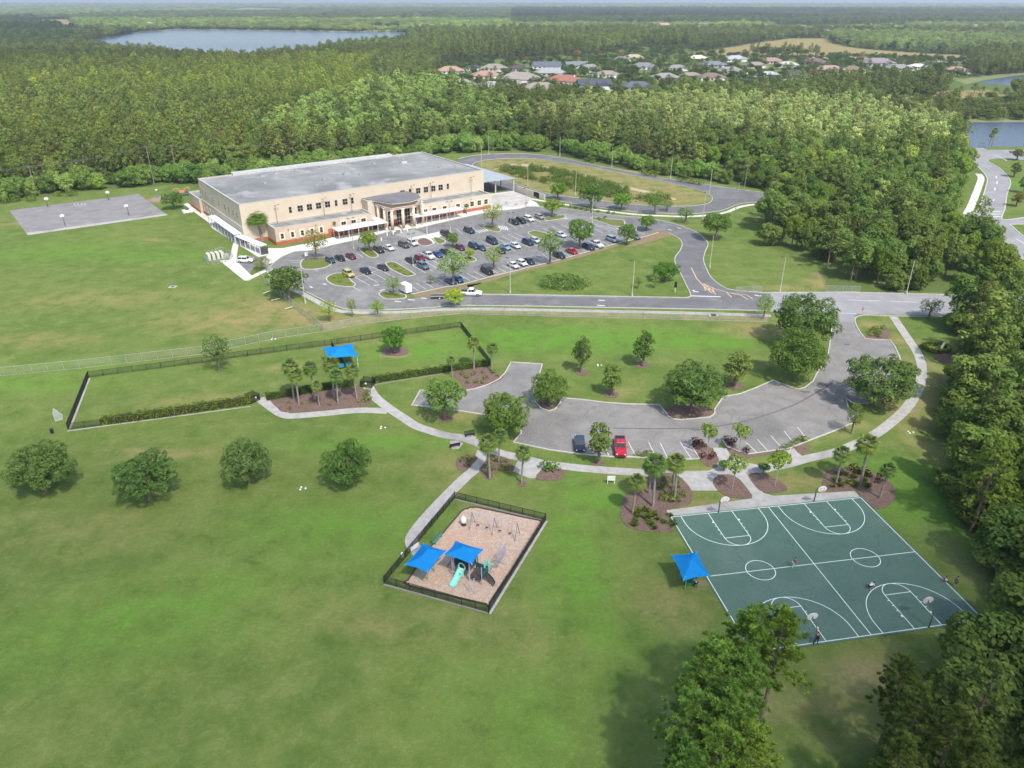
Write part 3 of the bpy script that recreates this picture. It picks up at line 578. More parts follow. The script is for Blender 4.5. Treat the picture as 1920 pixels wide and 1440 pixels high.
for cu in (CW / 4 - .1, CW * 3 / 4):
    cs.append(arc(cu, CL / 2, 1.9, 0, 2 * math.pi))
    for v0, sg in ((0, 1), (CL, -1)):
        y = lambda q: v0 + sg * q
        cs += [[K(cu - 1.83, y(0)), K(cu - 1.83, y(5.8))], [K(cu + 1.83, y(0)), K(cu + 1.83, y(5.8))], [K(cu - 1.83, y(5.8)), K(cu + 1.83, y(5.8))],
               arc(cu, y(5.8), 1.83, 0, sg * math.pi, 16), [K(cu + 6.02, y(0))] + arc(cu, y(1.6), 6.02, 0, sg * math.pi) + [K(cu - 6.02, y(0))]]
        for s_ in (-1, 1):
            for q in (3.05, 3.95, 4.85): cs.append([K(cu + s_ * 1.83, y(q)), K(cu + s_ * 2.1, y(q))])
lines('court_marking', cs, .10, .074, court_line)
bl = []
for cu in (CW / 4 - .1, CW * 3 / 4):
    for v0, sg in ((0, 1), (CL, -1)):
        for s_ in (-1, 1): bl.append([K(cu + s_ * 1.95, v0 + sg * 2.0), K(cu + s_ * 1.95, v0 + sg * 2.3)])
lines('court_marking', bl, .3, .0745, court_line)

black_m = M('black_steel', (.018, .018, .02), (.03, .03, .032), 2, rough=.5)
white_paint = M('white_paint', (.78, .78, .77), (.66, .66, .65), 2, rough=.5)
galv = M('galvanised', (.42, .43, .43), (.34, .35, .35), 2, rough=.5, metal=.3)
red_m = M('red_paint', (.55, .06, .05), (.45, .05, .04), 2, rough=.5)
pole_c = M('concrete_pole', (.50, .48, .42), (.40, .38, .33), 1.2)
pole_brown = M('bronze_pole', (.10, .085, .07), (.13, .11, .09), 1.2, rough=.5)
wood_pole = M('timber_pole', (.30, .26, .21), (.20, .17, .14), 1.5)
def fan_board(z0):
    pts = [(-.45, 0), (.45, 0), (.69, .28)] + [(.69 * math.cos(a), .42 + .52 * math.sin(a)) for a in [math.pi * k / 10 for k in range(11)]] + [(-.69, .28)]
    vs = [(x, y_, z0 + z) for y_ in (-.03, .03) for x, z in pts]; n_ = len(pts)
    return vs, [tuple(range(n_)), tuple(range(2 * n_ - 1, n_ - 1, -1))] + [(i, i + n_, (i + 1) % n_ + n_, (i + 1) % n_) for i in range(n_)]
def make_hoop(polem, reach=1.25):
    r = empty('basketball_hoop', (0, 0, 0))
    m = MB(); m.tube((0, 0, 0), (0, 0, 2.3), .085, .075, 10); pts = [(0, reach * (1 - math.cos(a)), 2.3 + .75 * math.sin(a)) for a in [math.pi / 2 * k / 6 for k in range(7)]]
    m.path([(p[0], min(p[1], reach), p[2]) for p in pts], .055, 8); m.build('pole', polem, r, True)
    m = MB(); m.tube((0, reach - .5, 2.55), (0, reach, 3.3), .035, n=6); m.build('brace', polem, r)
    m = MB(); v, f = fan_board(2.85); m.add([(a, b_ + reach + .04, c) for a, b_, c in v], f); bo = m.build('backboard', white_paint, r)
    m = MB(); y_ = reach + .08
    for a, b_ in (((-.3, 3.02), (.3, 3.02)), ((-.3, 3.45), (.3, 3.45)), ((-.3, 3.0), (-.3, 3.47)), ((.3, 3.0), (.3, 3.47))): m.tube((a[0], y_, a[1]), (b_[0], y_, b_[1]), .025, n=4)
    m.build('target_square', red_m, bo)
    m = MB(); ring = [(.23 * math.cos(t), y_ + .36 + .23 * math.sin(t), 3.05) for t in [2 * math.pi * k / 14 for k in range(15)]]; m.path(ring, .018, 5); m.tube((0, y_, 3.05), (0, y_ + .13, 3.05), .03, n=5); m.build('rim', red_m, r)
    m = MB()
    for k in range(10):
        t = 2 * math.pi * k / 10
        for d in (-.35, .35): m.tube((.23 * math.cos(t), y_ + .36 + .23 * math.sin(t), 3.04), (.13 * math.cos(t + d), y_ + .36 + .13 * math.sin(t + d), 2.62), .008, n=3, caps=False)
    m.build('net', white_paint, r); return remember(r)
def place(proto, loc, rz, label, cat, group=None, first=[None], scale=None):
    if proto.name not in PLACED: PLACED.add(proto.name); o = proto
    else: o = copy_tree(proto)
    o.location = (loc[0], loc[1], loc[2] if len(loc) > 2 else 0); o.rotation_euler = (0, 0, rz)
    if scale: o.scale = scale if isinstance(scale, (tuple, list)) else (scale,) * 3
    return tag(o, label, cat, group)
PLACED = set()
def ang(a, b): return math.atan2(b[1] - a[1], b[0] - a[0])
ax = ang(K(0, 0), K(0, CL))          # along the court, away from the plaza
hoop = make_hoop(pole_brown)
for k, (x, y, r_, lab) in enumerate([(1347, 961, ax, 'basketball hoop with fan backboard at the plaza end of the court, nearer the blue shade'), (1526, 941, ax, 'basketball hoop with fan backboard at the plaza end, beside the palm bed'),
                      (1525, 1209, ax + math.pi, 'basketball hoop with fan backboard beside the person in dark clothes'), (1741, 1177.5, ax + math.pi, 'basketball hoop with fan backboard at the court corner by the woods')]):
    place(hoop, P(x, y), r_ - math.pi / 2, lab, 'basketball hoop', 'hoops of the green courts')
# old school court
oc = [P(17.5, 395), P(260, 363.7), P(313, 403), P(51, 440)]
flat('school_court', oc, .06, M('old_court', (.25, .238, .235), (.20, .19, .188), .3, big=(.165, .157, .155), bigs=.08))
lines('court_edge', [[P(50, 434), P(307, 399)], [P(60, 432.5), P(57, 436)]], .25, .064, M('faded_line', (.36, .34, .34), (.3, .28, .29)))
flat('court_edging', [P(49.5, 437), P(311, 401), P(315, 403.5), P(52, 441)], .062, walk_m)
lines('court_marking', [[P(139 + 6.5 * k, 382.6 - .5 * k), P(141 + 6.5 * k, 386 - .5 * k)] for k in range(4)] + [[P(140, 386), P(162, 384.5)]], .35, .066, M('faded_white', (.48, .46, .47), (.36, .34, .36), 1))
hoop2 = make_hoop(black_m)
rr = ang(oc[0], oc[3])
for x, y, r_, lab in [(90, 388, rr, 'black basketball hoop at the far left of the grey school court'), (203.7, 375.5, rr, 'black basketball hoop at the far side of the grey court, toward the school'),
                      (122.5, 424, rr + math.pi, 'black basketball hoop on the lawn side of the grey court, left one'), (242, 404.5, rr + math.pi, 'black basketball hoop on the lawn side of the grey court, nearest the school')]:
    place(hoop2, P(x, y), r_ - math.pi / 2, lab, 'basketball hoop', 'hoops of the grey school court')

# ------------------------------------------------------------------ fences
def screen_mat(name, c, a):
    m = bpy.data.materials.new(name); n, l = nodes(m); o = n.new('ShaderNodeOutputMaterial'); d = n.new('ShaderNodeBsdfDiffuse'); t = n.new('ShaderNodeBsdfTransparent'); x = n.new('ShaderNodeMixShader')
    d.inputs[0].default_value = rgba(c); x.inputs[0].default_value = a; l.new(t.outputs[0], x.inputs[1]); l.new(d.outputs[0], x.inputs[2]); l.new(x.outputs[0], o.inputs[0]); return m
mesh_black = screen_mat('black_mesh', (.02, .02, .018), .46)
mesh_grey = screen_mat('chain_link', (.36, .38, .38), .22)
mesh_green = screen_mat('chain_link_green', (.20, .30, .22), .17)  # greener, fainter mesh of the school field fence
wire_black = black_m
def fence(pts, h, gap, panelm, postm, label, group=None, mid=False, post_r=.045, cat='fence', name='fence'):
    r = empty(name, (pts[0][0], pts[0][1], 0), 0, label, cat, group); ox, oy = pts[0][0], pts[0][1]
    q = [(a[0] - ox, a[1] - oy) for a in pts]; mb = MB(); rl = MB(); posts = []
    for a, b in zip(q, q[1:]):
        L_ = math.dist(a, b); k = max(1, round(L_ / gap)); nx, ny = -(b[1] - a[1]) / L_ * .012, (b[0] - a[0]) / L_ * .012
        if panelm is wire_black:        # welded wire mesh, every upright modelled
            q_ = int(L_ / .11); az = math.atan2(b[1] - a[1], b[0] - a[0])
            for i in range(q_ + 1): mb.box((a[0] + (b[0] - a[0]) * i / q_, a[1] + (b[1] - a[1]) * i / q_, h / 2 + .03), (.028, .022, h - .06), az)
            for z in (.3, .6, .9, 1.15):
                if z < h - .05: mb.box(((a[0] + b[0]) / 2, (a[1] + b[1]) / 2, z), (L_, .014, .022), az)
        else: mb.add([(a[0] + nx, a[1] + ny, .05), (b[0] + nx, b[1] + ny, .05), (b[0] + nx, b[1] + ny, h - .03), (a[0] + nx, a[1] + ny, h - .03)], [(0, 1, 2, 3)])
        rl.tube((a[0], a[1], h), (b[0], b[1], h), post_r * .8, n=5); rl.tube((a[0], a[1], .08), (b[0], b[1], .08), post_r * .5, n=4)
        if mid: rl.tube((a[0], a[1], h * .5), (b[0], b[1], h * .5), post_r * .6, n=4)
        posts += [(a[0] + (b[0] - a[0]) * i / k, a[1] + (b[1] - a[1]) * i / k) for i in range(k)]
    posts.append(q[-1]); mb.build('mesh_panel', panelm, r); rl.build('rail', postm, r)
    p0 = MB().tube((0, 0, 0), (0, 0, h + .06), post_r, n=6).ball((0, 0, h + .07), post_r * 1.25, 6, 4).build('post', postm, r); p0.location = (posts[0][0], posts[0][1], 0)
    for a in posts[1:]:
        c = p0.copy(); C.objects.link(c); c.parent = r; c.location = (a[0], a[1], 0)
    return r
# playground
fence([P(852.8, 935), P(1023.4, 976)], 1.25, 1.9, wire_black, black_m, 'black fence along the far side of the playground, by the lawn', 'playground fences')
fence([P(1023.4, 976), P(916.6, 1149)], 1.25, 1.9, wire_black, black_m, 'black fence along the open-lawn side of the playground', 'playground fences')
fence([P(916.6, 1149), P(720.6, 1094)], 1.25, 1.9, wire_black, black_m, 'black fence along the near side of the playground', 'playground fences')
fence([P(720.6, 1094), P(852.8, 935)], 1.25, 1.9, wire_black, black_m, 'black fence beside the concrete path to the playground', 'playground fences')
PG = [(765.6, 1089), (775, 1074), (812.5, 1020), (827.5, 1005), (865, 960), (876, 955.5), (895, 952.5), (981, 971), (1011, 977), (1015, 984), (1000, 1009), (917.5, 1132), (912, 1134), (767.5, 1099)]
PGw = PP(PG, 2, True); flat('playground_surface', PGw, .08, play_m)
kerb(PGw, True, .16, .22, M('play_border', (.05, .042, .04), (.07, .06, .055), 2))
strip('mow_strip', [P(1024, 977), P(917, 1151)], .5, .05, walk_m); strip('mow_strip', [P(917, 1150), P(720, 1096)], .28, .05, M('grey_mow', (.25, .23, .22), (.2, .18, .17)))
strip('mow_strip', [P(853, 936), P(1023, 977.5)], .28, .05, MATS['grey_mow'])
# dog park
fence([P(167, 708), P(380, 680.5), P(440, 671), P(633, 645.5), P(719, 633), P(864, 613.5)], 1.35, 2.6, wire_black, black_m, 'long black fence along the school side of the dog park', 'dog park fences')
fence([P(864, 613.5), P(919.5, 684)], 1.35, 2.4, wire_black, black_m, 'black fence closing the far end of the dog park by the palms', 'dog park fences')
fence([P(167, 708), P(128, 806.5)], 1.45, 2.4, wire_black, black_m, 'black fence closing the near end of the dog park beside the goal', 'dog park fences')
fence([P(128, 806.5), P(190, 799)], 1.35, 2.4, wire_black, black_m, 'short black fence section between the goal corner and the hedge', 'dog park fences')
fence([P(622, 648.5), P(662, 716)], 1.35, 2.4, wire_black, black_m, 'black dividing fence running under the blue shade', 'dog park fences')
strip('mow_strip', [P(168, 709), P(130, 807)], .35, .04, walk_m); strip('mow_strip', [P(127, 808), P(470, 762)], .3, .04, walk_m); strip('mow_strip', [P(700, 722), P(892, 690)], .3, .04, MATS['grey_mow'])
gate_mesh = screen_mat('gate_mesh', (.02, .02, .018), .6)
for nm, a, b_, lab in (('gate', (473, 757), (488, 750), 'black double gate at the left end of the palm bed'), ('gate', (676, 726), (697, 728), 'black gate pen at the head of the path beside the palms')):
    g = empty('gate', V(*a), 0, lab, 'gate', 'dog park gates'); a0 = V(*a); d = V(*b_) - a0; nrm = Vector((-d.y, d.x, 0)).normalized() * 2.0
    cn = [Vector((0, 0, 0)), d, d + nrm, nrm]
    for i in range(4):
        p, q = cn[i], cn[(i + 1) % 4]; m = MB(); m.add([p + Vector((0, 0, .08)), q + Vector((0, 0, .08)), q + Vector((0, 0, 1.4)), p + Vector((0, 0, 1.4))], [(0, 1, 2, 3)]); m.build('mesh_panel', gate_mesh, g)
        m = MB(); m.tube(p + Vector((0, 0, 1.45)), q + Vector((0, 0, 1.45)), .035, n=5); m.tube(p + Vector((0, 0, .1)), q + Vector((0, 0, .1)), .03, n=5); m.build('rail', black_m, g)
        MB().tube(p, p + Vector((0, 0, 1.6)), .05, n=6).build('post', black_m, g)
    m = MB(); m.box((d.x * .5, d.y * .5, .95), (.35, .06, .3)); m.build('notice_plate', white_paint, g)
# school chain link
fence([P(-260, 736), P(-60, 711), P(150, 691), P(380, 664.5), P(512, 636), P(606, 622)], 1.9, 3.0, mesh_green, galv, 'long chain-link fence between the school field and the dog park', 'school chain-link fences')
fence([P(606, 622), P(688, 606.5), P(772, 596.5), P(860, 588.5), P(990, 592), P(1280, 599.5), P(1440, 603.5)], 1.9, 3.0, mesh_grey, galv, 'chain-link fence along the dry verge beside the pavement', 'school chain-link fences')
fence([P(606, 622), P(560, 584), P(505, 538), P(488, 524)], 1.9, 3.0, mesh_grey, galv, 'chain-link fence running up from the corner toward the school', 'school chain-link fences')
fence([P(383, 492), P(392, 480), P(420, 473), P(437, 483), P(423, 492), P(398, 497), P(383, 492)], 1.6, 2.4, mesh_grey, galv, 'small chain-link pen round the school air units')
fence([P(1045, 291), P(1125, 305.5), P(1180, 319)], 1.8, 3.0, screen_mat('dark_mesh', (.05, .045, .04), .5), black_m, 'dark fence along the woods behind the bus loop')
fence([P(1380, 548.5), P(1429, 546.5)], 1.5, 2.5, mesh_grey, galv, 'short chain-link fence beside the school exit drive')
fence([P(1548, 546.5), P(1612, 547.5)], 1.6, 2.5, mesh_grey, galv, 'chain-link fence at the wood edge beside the street')

# ------------------------------------------------------------------ fabric shades
fab = bpy.data.materials.new('blue_fabric'); n, l = nodes(fab); o_ = n.new('ShaderNodeOutputMaterial'); d_ = n.new('ShaderNodeBsdfDiffuse'); t_ = n.new('ShaderNodeBsdfTranslucent'); x_ = n.new('ShaderNodeMixShader')
tc = n.new('ShaderNodeTexCoord').outputs['Object']; cc = mixc(n, l, noise_(n, l, tc, 1.5, 4), (.012, .21, .57), (.018, .27, .68))
l.new(cc, d_.inputs[0]); l.new(cc, t_.inputs[0]); x_.inputs[0].default_value = .22; l.new(d_.outputs[0], x_.inputs[1]); l.new(t_.outputs[0], x_.inputs[2]); l.new(x_.outputs[0], o_.inputs[0])
green_post = M('mint_post', (.10, .42, .22), (.08, .36, .18), 2, rough=.45)
lilac_post = M('lilac_post', (.40, .42, .52), (.34, .36, .46), 2, rough=.45)
def shade(corners, ph, label, postm, ridge=0.0, name='shade_canopy', inb=.9):
    cx = sum(c[0] for c in corners) / 4; cy_ = sum(c[1] for c in corners) / 4; r = empty(name, (cx, cy_, 0), 0, label, 'shade canopy')
    N = 16; vs = []
    cr = [Vector((c[0] - cx, c[1] - cy_, c[2])) for c in corners]
    for j in range(N + 1):
        for i in range(N + 1):
            a, b_ = 2 * i / N - 1, 2 * j / N - 1
            a2, b2 = a * (1 - .12 * (1 - b_ * b_)), b_ * (1 - .12 * (1 - a * a)); s_, t = (a2 + 1) / 2, (b2 + 1) / 2
            p = cr[0] * (1 - s_) * (1 - t) + cr[1] * s_ * (1 - t) + cr[2] * s_ * t + cr[3] * (1 - s_) * t
            m_ = max(0, (abs(a) - ridge) / (1 - ridge) if ridge else abs(a), abs(b_)); hz = ph * (1 - m_) ** 1.15
            vs.append((p.x, p.y, p.z + hz))
    fs = [(j * (N + 1) + i, j * (N + 1) + i + 1, (j + 1) * (N + 1) + i + 1, (j + 1) * (N + 1) + i) for j in range(N) for i in range(N)]
    fo = MB().add(vs, fs).build('fabric', fab, r); so = fo.modifiers.new('thickness', 'SOLIDIFY'); so.thickness = .02
    cen = Vector((0, 0, 0))
    for c in cr:
        m = MB(); ft = Vector((c.x * inb, c.y * inb, 0)); top = Vector((c.x * inb, c.y * inb, c.z - .15 + ph * (1 - inb) * .8)); m.tube(ft, top, .065, n=8); m.tube(top, c, .04, n=6); m.build('post', postm, r)
    m = MB()
    for c in cr: m.tube(Vector((c.x * .93, c.y * .93, c.z - .10)), Vector((c.x * ridge * .3, c.y * ridge * .3, (cr[0].z + cr[2].z) / 2 + ph * .75 - .15)), .03, n=5)
    m.build('rafter', postm, r); return r
def C4(px, z): return [(*P(x, y, z), z) for x, y in px]
shade(C4([(757.2, 1059.4), (793.8, 1017), (837.8, 1032), (802.2, 1075.3)], 2.9), .9, 'blue fabric shade with a ridge, over the bench end of the playground', green_post, .35, inb=.35)
shade(C4([(831.3, 1039.7), (853.8, 1013.4), (908, 1030.3), (885.6, 1059.4)], 3.7), .95, 'deep blue fabric shade over the slide tower of the playground', lilac_post, inb=.6)
shade(C4([(603.9, 651.8), (662, 643.6), (673, 668), (613.3, 673.4)], 3.2), 1.1, 'bright blue fabric shade over the dog park dividing fence', M('pale_mint', (.30, .62, .45), (.25, .55, .4), 2))
shade(C4([(1257, 1039.5), (1307, 1034), (1333, 1081), (1281, 1090)], 3.0), 1.1, 'blue fabric shade beside the green basketball court', green_post, inb=.4)
teal_f = M('teal_plastic', (.03, .26, .42), (.03, .22, .36), 2, rough=.4)
t_ = empty('shaded_bench', V(648, 690), R(25), 'blue bench with a back under the dog park shade', 'bench')
MB().box((0, 0, .45), (2.6, .5, .06)).build('seat', teal_f, t_); MB().box((0, .28, .8), (2.6, .06, .5)).build('backrest', teal_f, t_)
for s_ in (-1, 1): MB().box((s_ * 1.1, 0, .22), (.07, .45, .42)).build('leg', black_m, t_)
t_ = empty('picnic_table', V(1293, 1092), R(10), 'green picnic table under the blue shade beside the court', 'picnic table')
gp = M('green_plastic', (.02, .25, .10), (.02, .2, .08), 2, rough=.5)
MB().box((0, 0, .74), (1.8, .75, .05)).build('table_top', gp, t_)
for s_ in (-1, 1): MB().box((0, s_ * .7, .45), (1.8, .28, .04)).build('seat', gp, t_)
for s_ in (-1, 1): m = MB(); m.tube((s_ * .6, -.65, 0), (s_ * .6, .3, .72), .03, n=6); m.tube((s_ * .6, .65, 0), (s_ * .6, -.3, .72), .03, n=6); m.tube((s_ * .6, -.8, .42), (s_ * .6, .8, .42), .03, n=6); m.build('leg', gp, t_)

# ------------------------------------------------------------------ playground equipment
# swings
a = V(884.7, 961, 2.45); b = V(970, 982.5, 2.45); sw = empty('swing_set', (a.x, a.y, 0), 0, 'four-seat swing set with blue-grey frame at the far end of the playground', 'swing set')
d = b - a; d.z = 0; pn = Vector((-d.y, d.x, 0)).normalized(); blue_grey = M('blue_grey_steel', (.14, .17, .26), (.2, .23, .32), 2, rough=.4)
for k in range(3):
    p = d * (k / 2); m = MB()
    for s_ in (-1, 1): m.tube(p + pn * s_ * 1.0, p + Vector((0, 0, 2.45)), .05, n=7)
    m.ball(p + Vector((0, 0, 2.48)), .1, 7, 5); m.build('frame_leg', blue_grey, sw)
MB().tube(Vector((0, 0, 2.45)), d + Vector((0, 0, 2.45)), .045, n=7).build('top_bar', lilac_post, sw)
for t in (.13, .33, .62, .84):
    p = d * t; so_ = MB().box((p.x, p.y, .5), (.45, .18, .05), math.atan2(d.y, d.x)).box((p.x, p.y, .56), (.08, .18, .12), math.atan2(d.y, d.x)).build('seat', M('swing_seat', (.05, .04, .05), (.03, .03, .03)), sw)
    m = MB(); e = d.normalized() * .22
    for s_ in (-1, 1): m.tube(p + e * s_ + Vector((0, 0, .5)), p + e * s_ + Vector((0, 0, 2.42)), .014, n=4)
    m.build('chain', galv, so_)
# egg spinner
eg = empty('spinner_seat', V(869.5, 985), 0, 'pale egg-shaped spinner seat beside the swings', 'play spinner')
MB().ball((0, 0, .95), (.45, .4, .62), 14, 9).build('shell', white_paint, eg, True); MB().tube((0, 0, 0), (0, 0, .5), .08, .05, 8).build('stem', black_m, eg); MB().tube((0, 0, 0.02), (0, 0, .1), .45, .4, 14).build('base', M('dark_rubber', (.04, .035, .035), (.06, .05, .05)), eg)
# tower
turq = M('turquoise_plastic', (.28, .66, .56), (.23, .60, .50), 1.5, rough=.35); dteal = M('dark_teal', (.02, .12, .12), (.02, .09, .10), 2, rough=.5); deckm = M('deck', (.09, .07, .07), (.06, .05, .05), 3)
tw = empty('play_tower', (-6.2, 77.0, 0), R(-27), 'play tower with turquoise slide and dark spiral slide under the blue shade', 'play structure')
MB().box((0, .2, 1.55), (2.4, 2.2, .1)).build('deck', deckm, tw); MB().box((2.2, -.2, 1.0), (1.8, 1.8, .1)).build('deck', deckm, tw)
for x, y in ((-1.2, -.9), (1.2, -.9), (-1.2, 1.3), (1.2, 1.3), (3.1, -1.1), (3.1, .7), (2.3, -2.9), (3.0, -2.9)): MB().tube((x, y, 0), (x, y, 3.0 if y > -2 else 2.6), .055, n=8).ball((x, y, 3.02 if y > -2 else 2.62), .08, 6, 5).build('post', lilac_post, tw)
m = MB(); 
for x0, y0, x1, y1 in ((-1.2, 1.3, 1.2, 1.3), (-1.2, -.9, -1.2, 1.3), (1.2, .7, 3.1, .7), (3.1, -1.1, 3.1, .7)):
    zz = 1.6 if x1 < 2 else 1.05; ln = math.dist((x0, y0), (x1, y1)); m.box(((x0 + x1) / 2, (y0 + y1) / 2, zz + .45), (ln, .05, .8), math.atan2(y1 - y0, x1 - x0))
m.build('side_panel', dteal, tw)
m = MB(); pr = [(-.42, .32), (-.42, .0), (.42, 0), (.42, .32)]; st = []
for k in range(9):
    t = k / 8; st.append((.05 - .2 * t, -.9 - 2.25 * t, 1.62 - 1.42 * t + .14 * math.sin(t * math.pi * 1.0) * -1))
for k in range(8):
    for (xa, za), (xb, zb) in zip(pr, pr[1:]):
        p, q = st[k], st[k + 1]; m.add([(p[0] + xa, p[1], p[2] + za), (p[0] + xb, p[1], p[2] + zb), (q[0] + xb, q[1], q[2] + zb), (q[0] + xa, q[1], q[2] + za)], [(0, 1, 2, 3)])
so_ = m.build('slide', turq, tw); mo = so_.modifiers.new('thickness', 'SOLIDIFY'); mo.thickness = .06; mo.offset = 0
m = MB(); m.path([(.05 + .5 * math.cos(t), -.98, 1.75 + .75 * math.sin(t)) for t in [math.pi * k / 10 for k in range(11)]], .09, 6); m.build('slide_hood', turq, so_)
m = MB(); st = [(2.6 + 1.9 * t + .3 * math.sin(3 * t), .1 - .5 * t, 1.15 - .95 * t) for t in [k / 8 for k in range(9)]]
for k in range(8):
    p, q = st[k], st[k + 1]
    for (ya, za), (yb, zb) in zip([(-.35, .28), (-.3, 0), (.3, 0), (.35, .28)], [(-.3, 0), (.3, 0), (.35, .28)]): m.add([(p[0], p[1] + ya, p[2] + za), (p[0], p[1] + yb, p[2] + zb), (q[0], q[1] + yb, q[2] + zb), (q[0], q[1] + ya, q[2] + za)], [(0, 1, 2, 3)])
so_ = m.build('dark_slide', M('charcoal_plastic', (.045, .045, .045), (.06, .055, .05), 2, rough=.4), tw); mo = so_.modifiers.new('thickness', 'SOLIDIFY'); mo.thickness = .05
m = MB()
for s_ in (-1, 1): m.path([(-1.2 - 1.5 * math.sin(t), .2 + s_ * .4, 1.65 * math.cos(t)) for t in [math.pi / 2 * k / 8 for k in range(9)]], .04, 6)
for k in range(1, 9): t = math.pi / 2 * k / 9; m.tube((-1.2 - 1.5 * math.sin(t), -.2, 1.65 * math.cos(t)), (-1.2 - 1.5 * math.sin(t), .6, 1.65 * math.cos(t)), .03, n=5)
m.build('arched_ladder', M('sage_steel', (.14, .24, .17), (.11, .2, .14), 2), tw)
m = MB()
for s_ in (-1, 1): m.path([(3.1 + 1.0 * t + s_ * .35, .5 + 2.1 * t, 1.3 + .9 * math.sin(math.pi * t)) for t in [k / 8 for k in range(9)]], .04, 6)
for k in range(1, 8): t = k / 8; m.tube((2.75 + t, .5 + 2.1 * t, 1.3 + .9 * math.sin(math.pi * t)), (3.45 + t, .5 + 2.1 * t, 1.3 + .9 * math.sin(math.pi * t)), .03, n=5)
m.build('arched_bridge', MATS['sage_steel'], tw)
MB().box((2.9, .75, 1.9), (.9, .08, 1.0), .2).ball((2.9, .75, 2.45), (.45, .08, .3), 10, 6).build('play_panel', turq, tw)
MB().box((.4, -1.6, 1.25), (.5, .06, .6), .4).build('play_panel', turq, tw)
a = V(933, 1065); b = V(948, 1043); nw = empty('climbing_net', a, 0, 'upright rope climbing wall with lilac frame beside the play tower', 'climbing net'); d = b - a
m = MB(); 
for p in (Vector((0, 0, 0)), d, d * .33, d * .66): m.tube(p, p + Vector((0, 0, 2.5)), .045 if p.length < .01 or p == d else .03, n=6)
m.tube((0, 0, 2.5), d + Vector((0, 0, 2.5)), .045, n=6); m.tube((0, 0, .25), d + Vector((0, 0, .25)), .045, n=6); m.build('frame', lilac_post, nw)
m = MB()
for k in range(1, 9): m.tube((0, 0, .25 + .25 * k), d + Vector((0, 0, .25 + .25 * k)), .018, n=4)
for k in range(1, 12): m.tube(d * (k / 12) + Vector((0, 0, .25)), d * (k / 12) + Vector((0, 0, 2.5)), .018, n=4)
m.build('rope_grid', M('lilac_rope', (.36, .33, .42), (.3, .28, .36)), nw)
# bench, sign and bin of the playground
a = V(813, 1024); b = V(829, 1004); t_ = empty('park_bench', (a + b) / 2, ang(a, b), 'long sage-green bench on the playground border near the ridge shade', 'bench'); sage = M('sage_plastic', (.09, .22, .15), (.07, .17, .12), 2)
MB().box((0, 0, .45), (2.4, .45, .06)).build('seat', sage, t_); MB().box((0, .3, .82), (2.4, .05, .45)).build('backrest', sage, t_)
for s_ in (-1, 1): MB().box((s_ * .9, .05, .22), (.08, .4, .42)).build('leg', black_m, t_)
a = V(772, 1038); b = V(784, 1029); t_ = empty('notice_board', (a + b) / 2, ang(a, b), 'low white notice board inside the playground gate', 'notice board'); MB().box((0, 0, .75), (1.5, .05, .7)).build('panel', white_paint, t_)
for s_ in (-1, 1): MB().tube((s_ * .6, 0, 0), (s_ * .6, 0, 1.1), .035, n=6).build('post', galv, t_)
def bin_(px, py, mat, label, h=.9, r=.28):
    t = empty('litter_bin', V(px, py), 0, label, 'bin'); MB().tube((0, 0, 0), (0, 0, h), r * .9, r, 12).build('body', mat, t); MB().tube((0, 0, h), (0, 0, h + .12), r * 1.05, r * .6, 12).build('lid', mat, t)
bin_(754.8, 1044, white_paint, 'small white bin outside the playground fence', .6, .22)
bin_(98, 812, black_m, 'small black bin on the lawn beside the goal', .8, .3)
# ------------------------------------------------------------------ small park furniture
def park_bench(px, py, rz, label):
    t = empty('park_bench', V(px, py), rz, label, 'bench', 'benches beside the curved path'); m = MB()
    for k in range(3): m.box((0, -.2 + .2 * k, .46), (1.8, .13, .04))
    m.build('seat', black_m, t); m = MB()
    for k in range(3): m.box((0, .32 + .03 * k, .62 + .15 * k), (1.8, .04, .1))
    m.build('backrest', black_m, t)
    for s_ in (-1, 1): m = MB(); m.box((s_ * .75, 0, .22), (.06, .5, .44)); m.build('leg', black_m, t)
park_bench(853, 838, R(200), 'black bench on the lawn side of the curved path'); park_bench(881, 818, R(20), 'black bench on the car-park side of the curved path')
t_ = empty('sign_board', V(1145.5, 907), 0, 'blank white sign board on two legs on the lawn by the path', 'sign'); MB().box((0, 0, 1.05), (1.25, .06, .85)).build('panel', white_paint, t_)
for s_ in (-1, 1): MB().box((s_ * .55, 0, .5), (.09, .09, 1.3)).build('post', white_paint, t_)
def text_(body, size, mat, parent, loc, rot, ext=.01):
    cu = bpy.data.curves.new('lettering', 'FONT'); cu.body = body; cu.size = size; cu.extrude = ext; cu.align_x = 'CENTER'; cu.align_y = 'CENTER'; cu.materials.append(mat)
    o = link(bpy.data.objects.new('lettering', cu), parent); o.location = loc; o.rotation_euler = rot; dg = bpy.context.evaluated_depsgraph_get(); me = bpy.data.meshes.new_from_object(o.evaluated_get(dg)); q = link(bpy.data.objects.new('lettering', me), parent); q.location = loc; q.rotation_euler = rot; bpy.data.objects.remove(o); return q
t_ = empty('stop_sign', V(1614, 597), R(12), 'red stop sign at the mouth of the park car park', 'stop sign'); MB().tube((0, .03, 0), (0, .03, 2.1), .035, n=6).build('post', galv, t_)
oc_ = [(.38 * math.cos(R(22.5 + 45 * k)), 2.45 + .38 * math.sin(R(22.5 + 45 * k))) for k in range(8)]
pl = MB().add([(x, -.02, z) for x, z in oc_] + [(x, .0, z) for x, z in oc_], [tuple(range(8)), tuple(range(15, 7, -1))] + [(i, i + 8, (i + 1) % 8 + 8, (i + 1) % 8) for i in range(8)]).build('sign_face', red_m, t_)
text_('STOP', .24, white_paint, pl, (0, -.025, 2.45), (math.pi / 2, 0, 0))
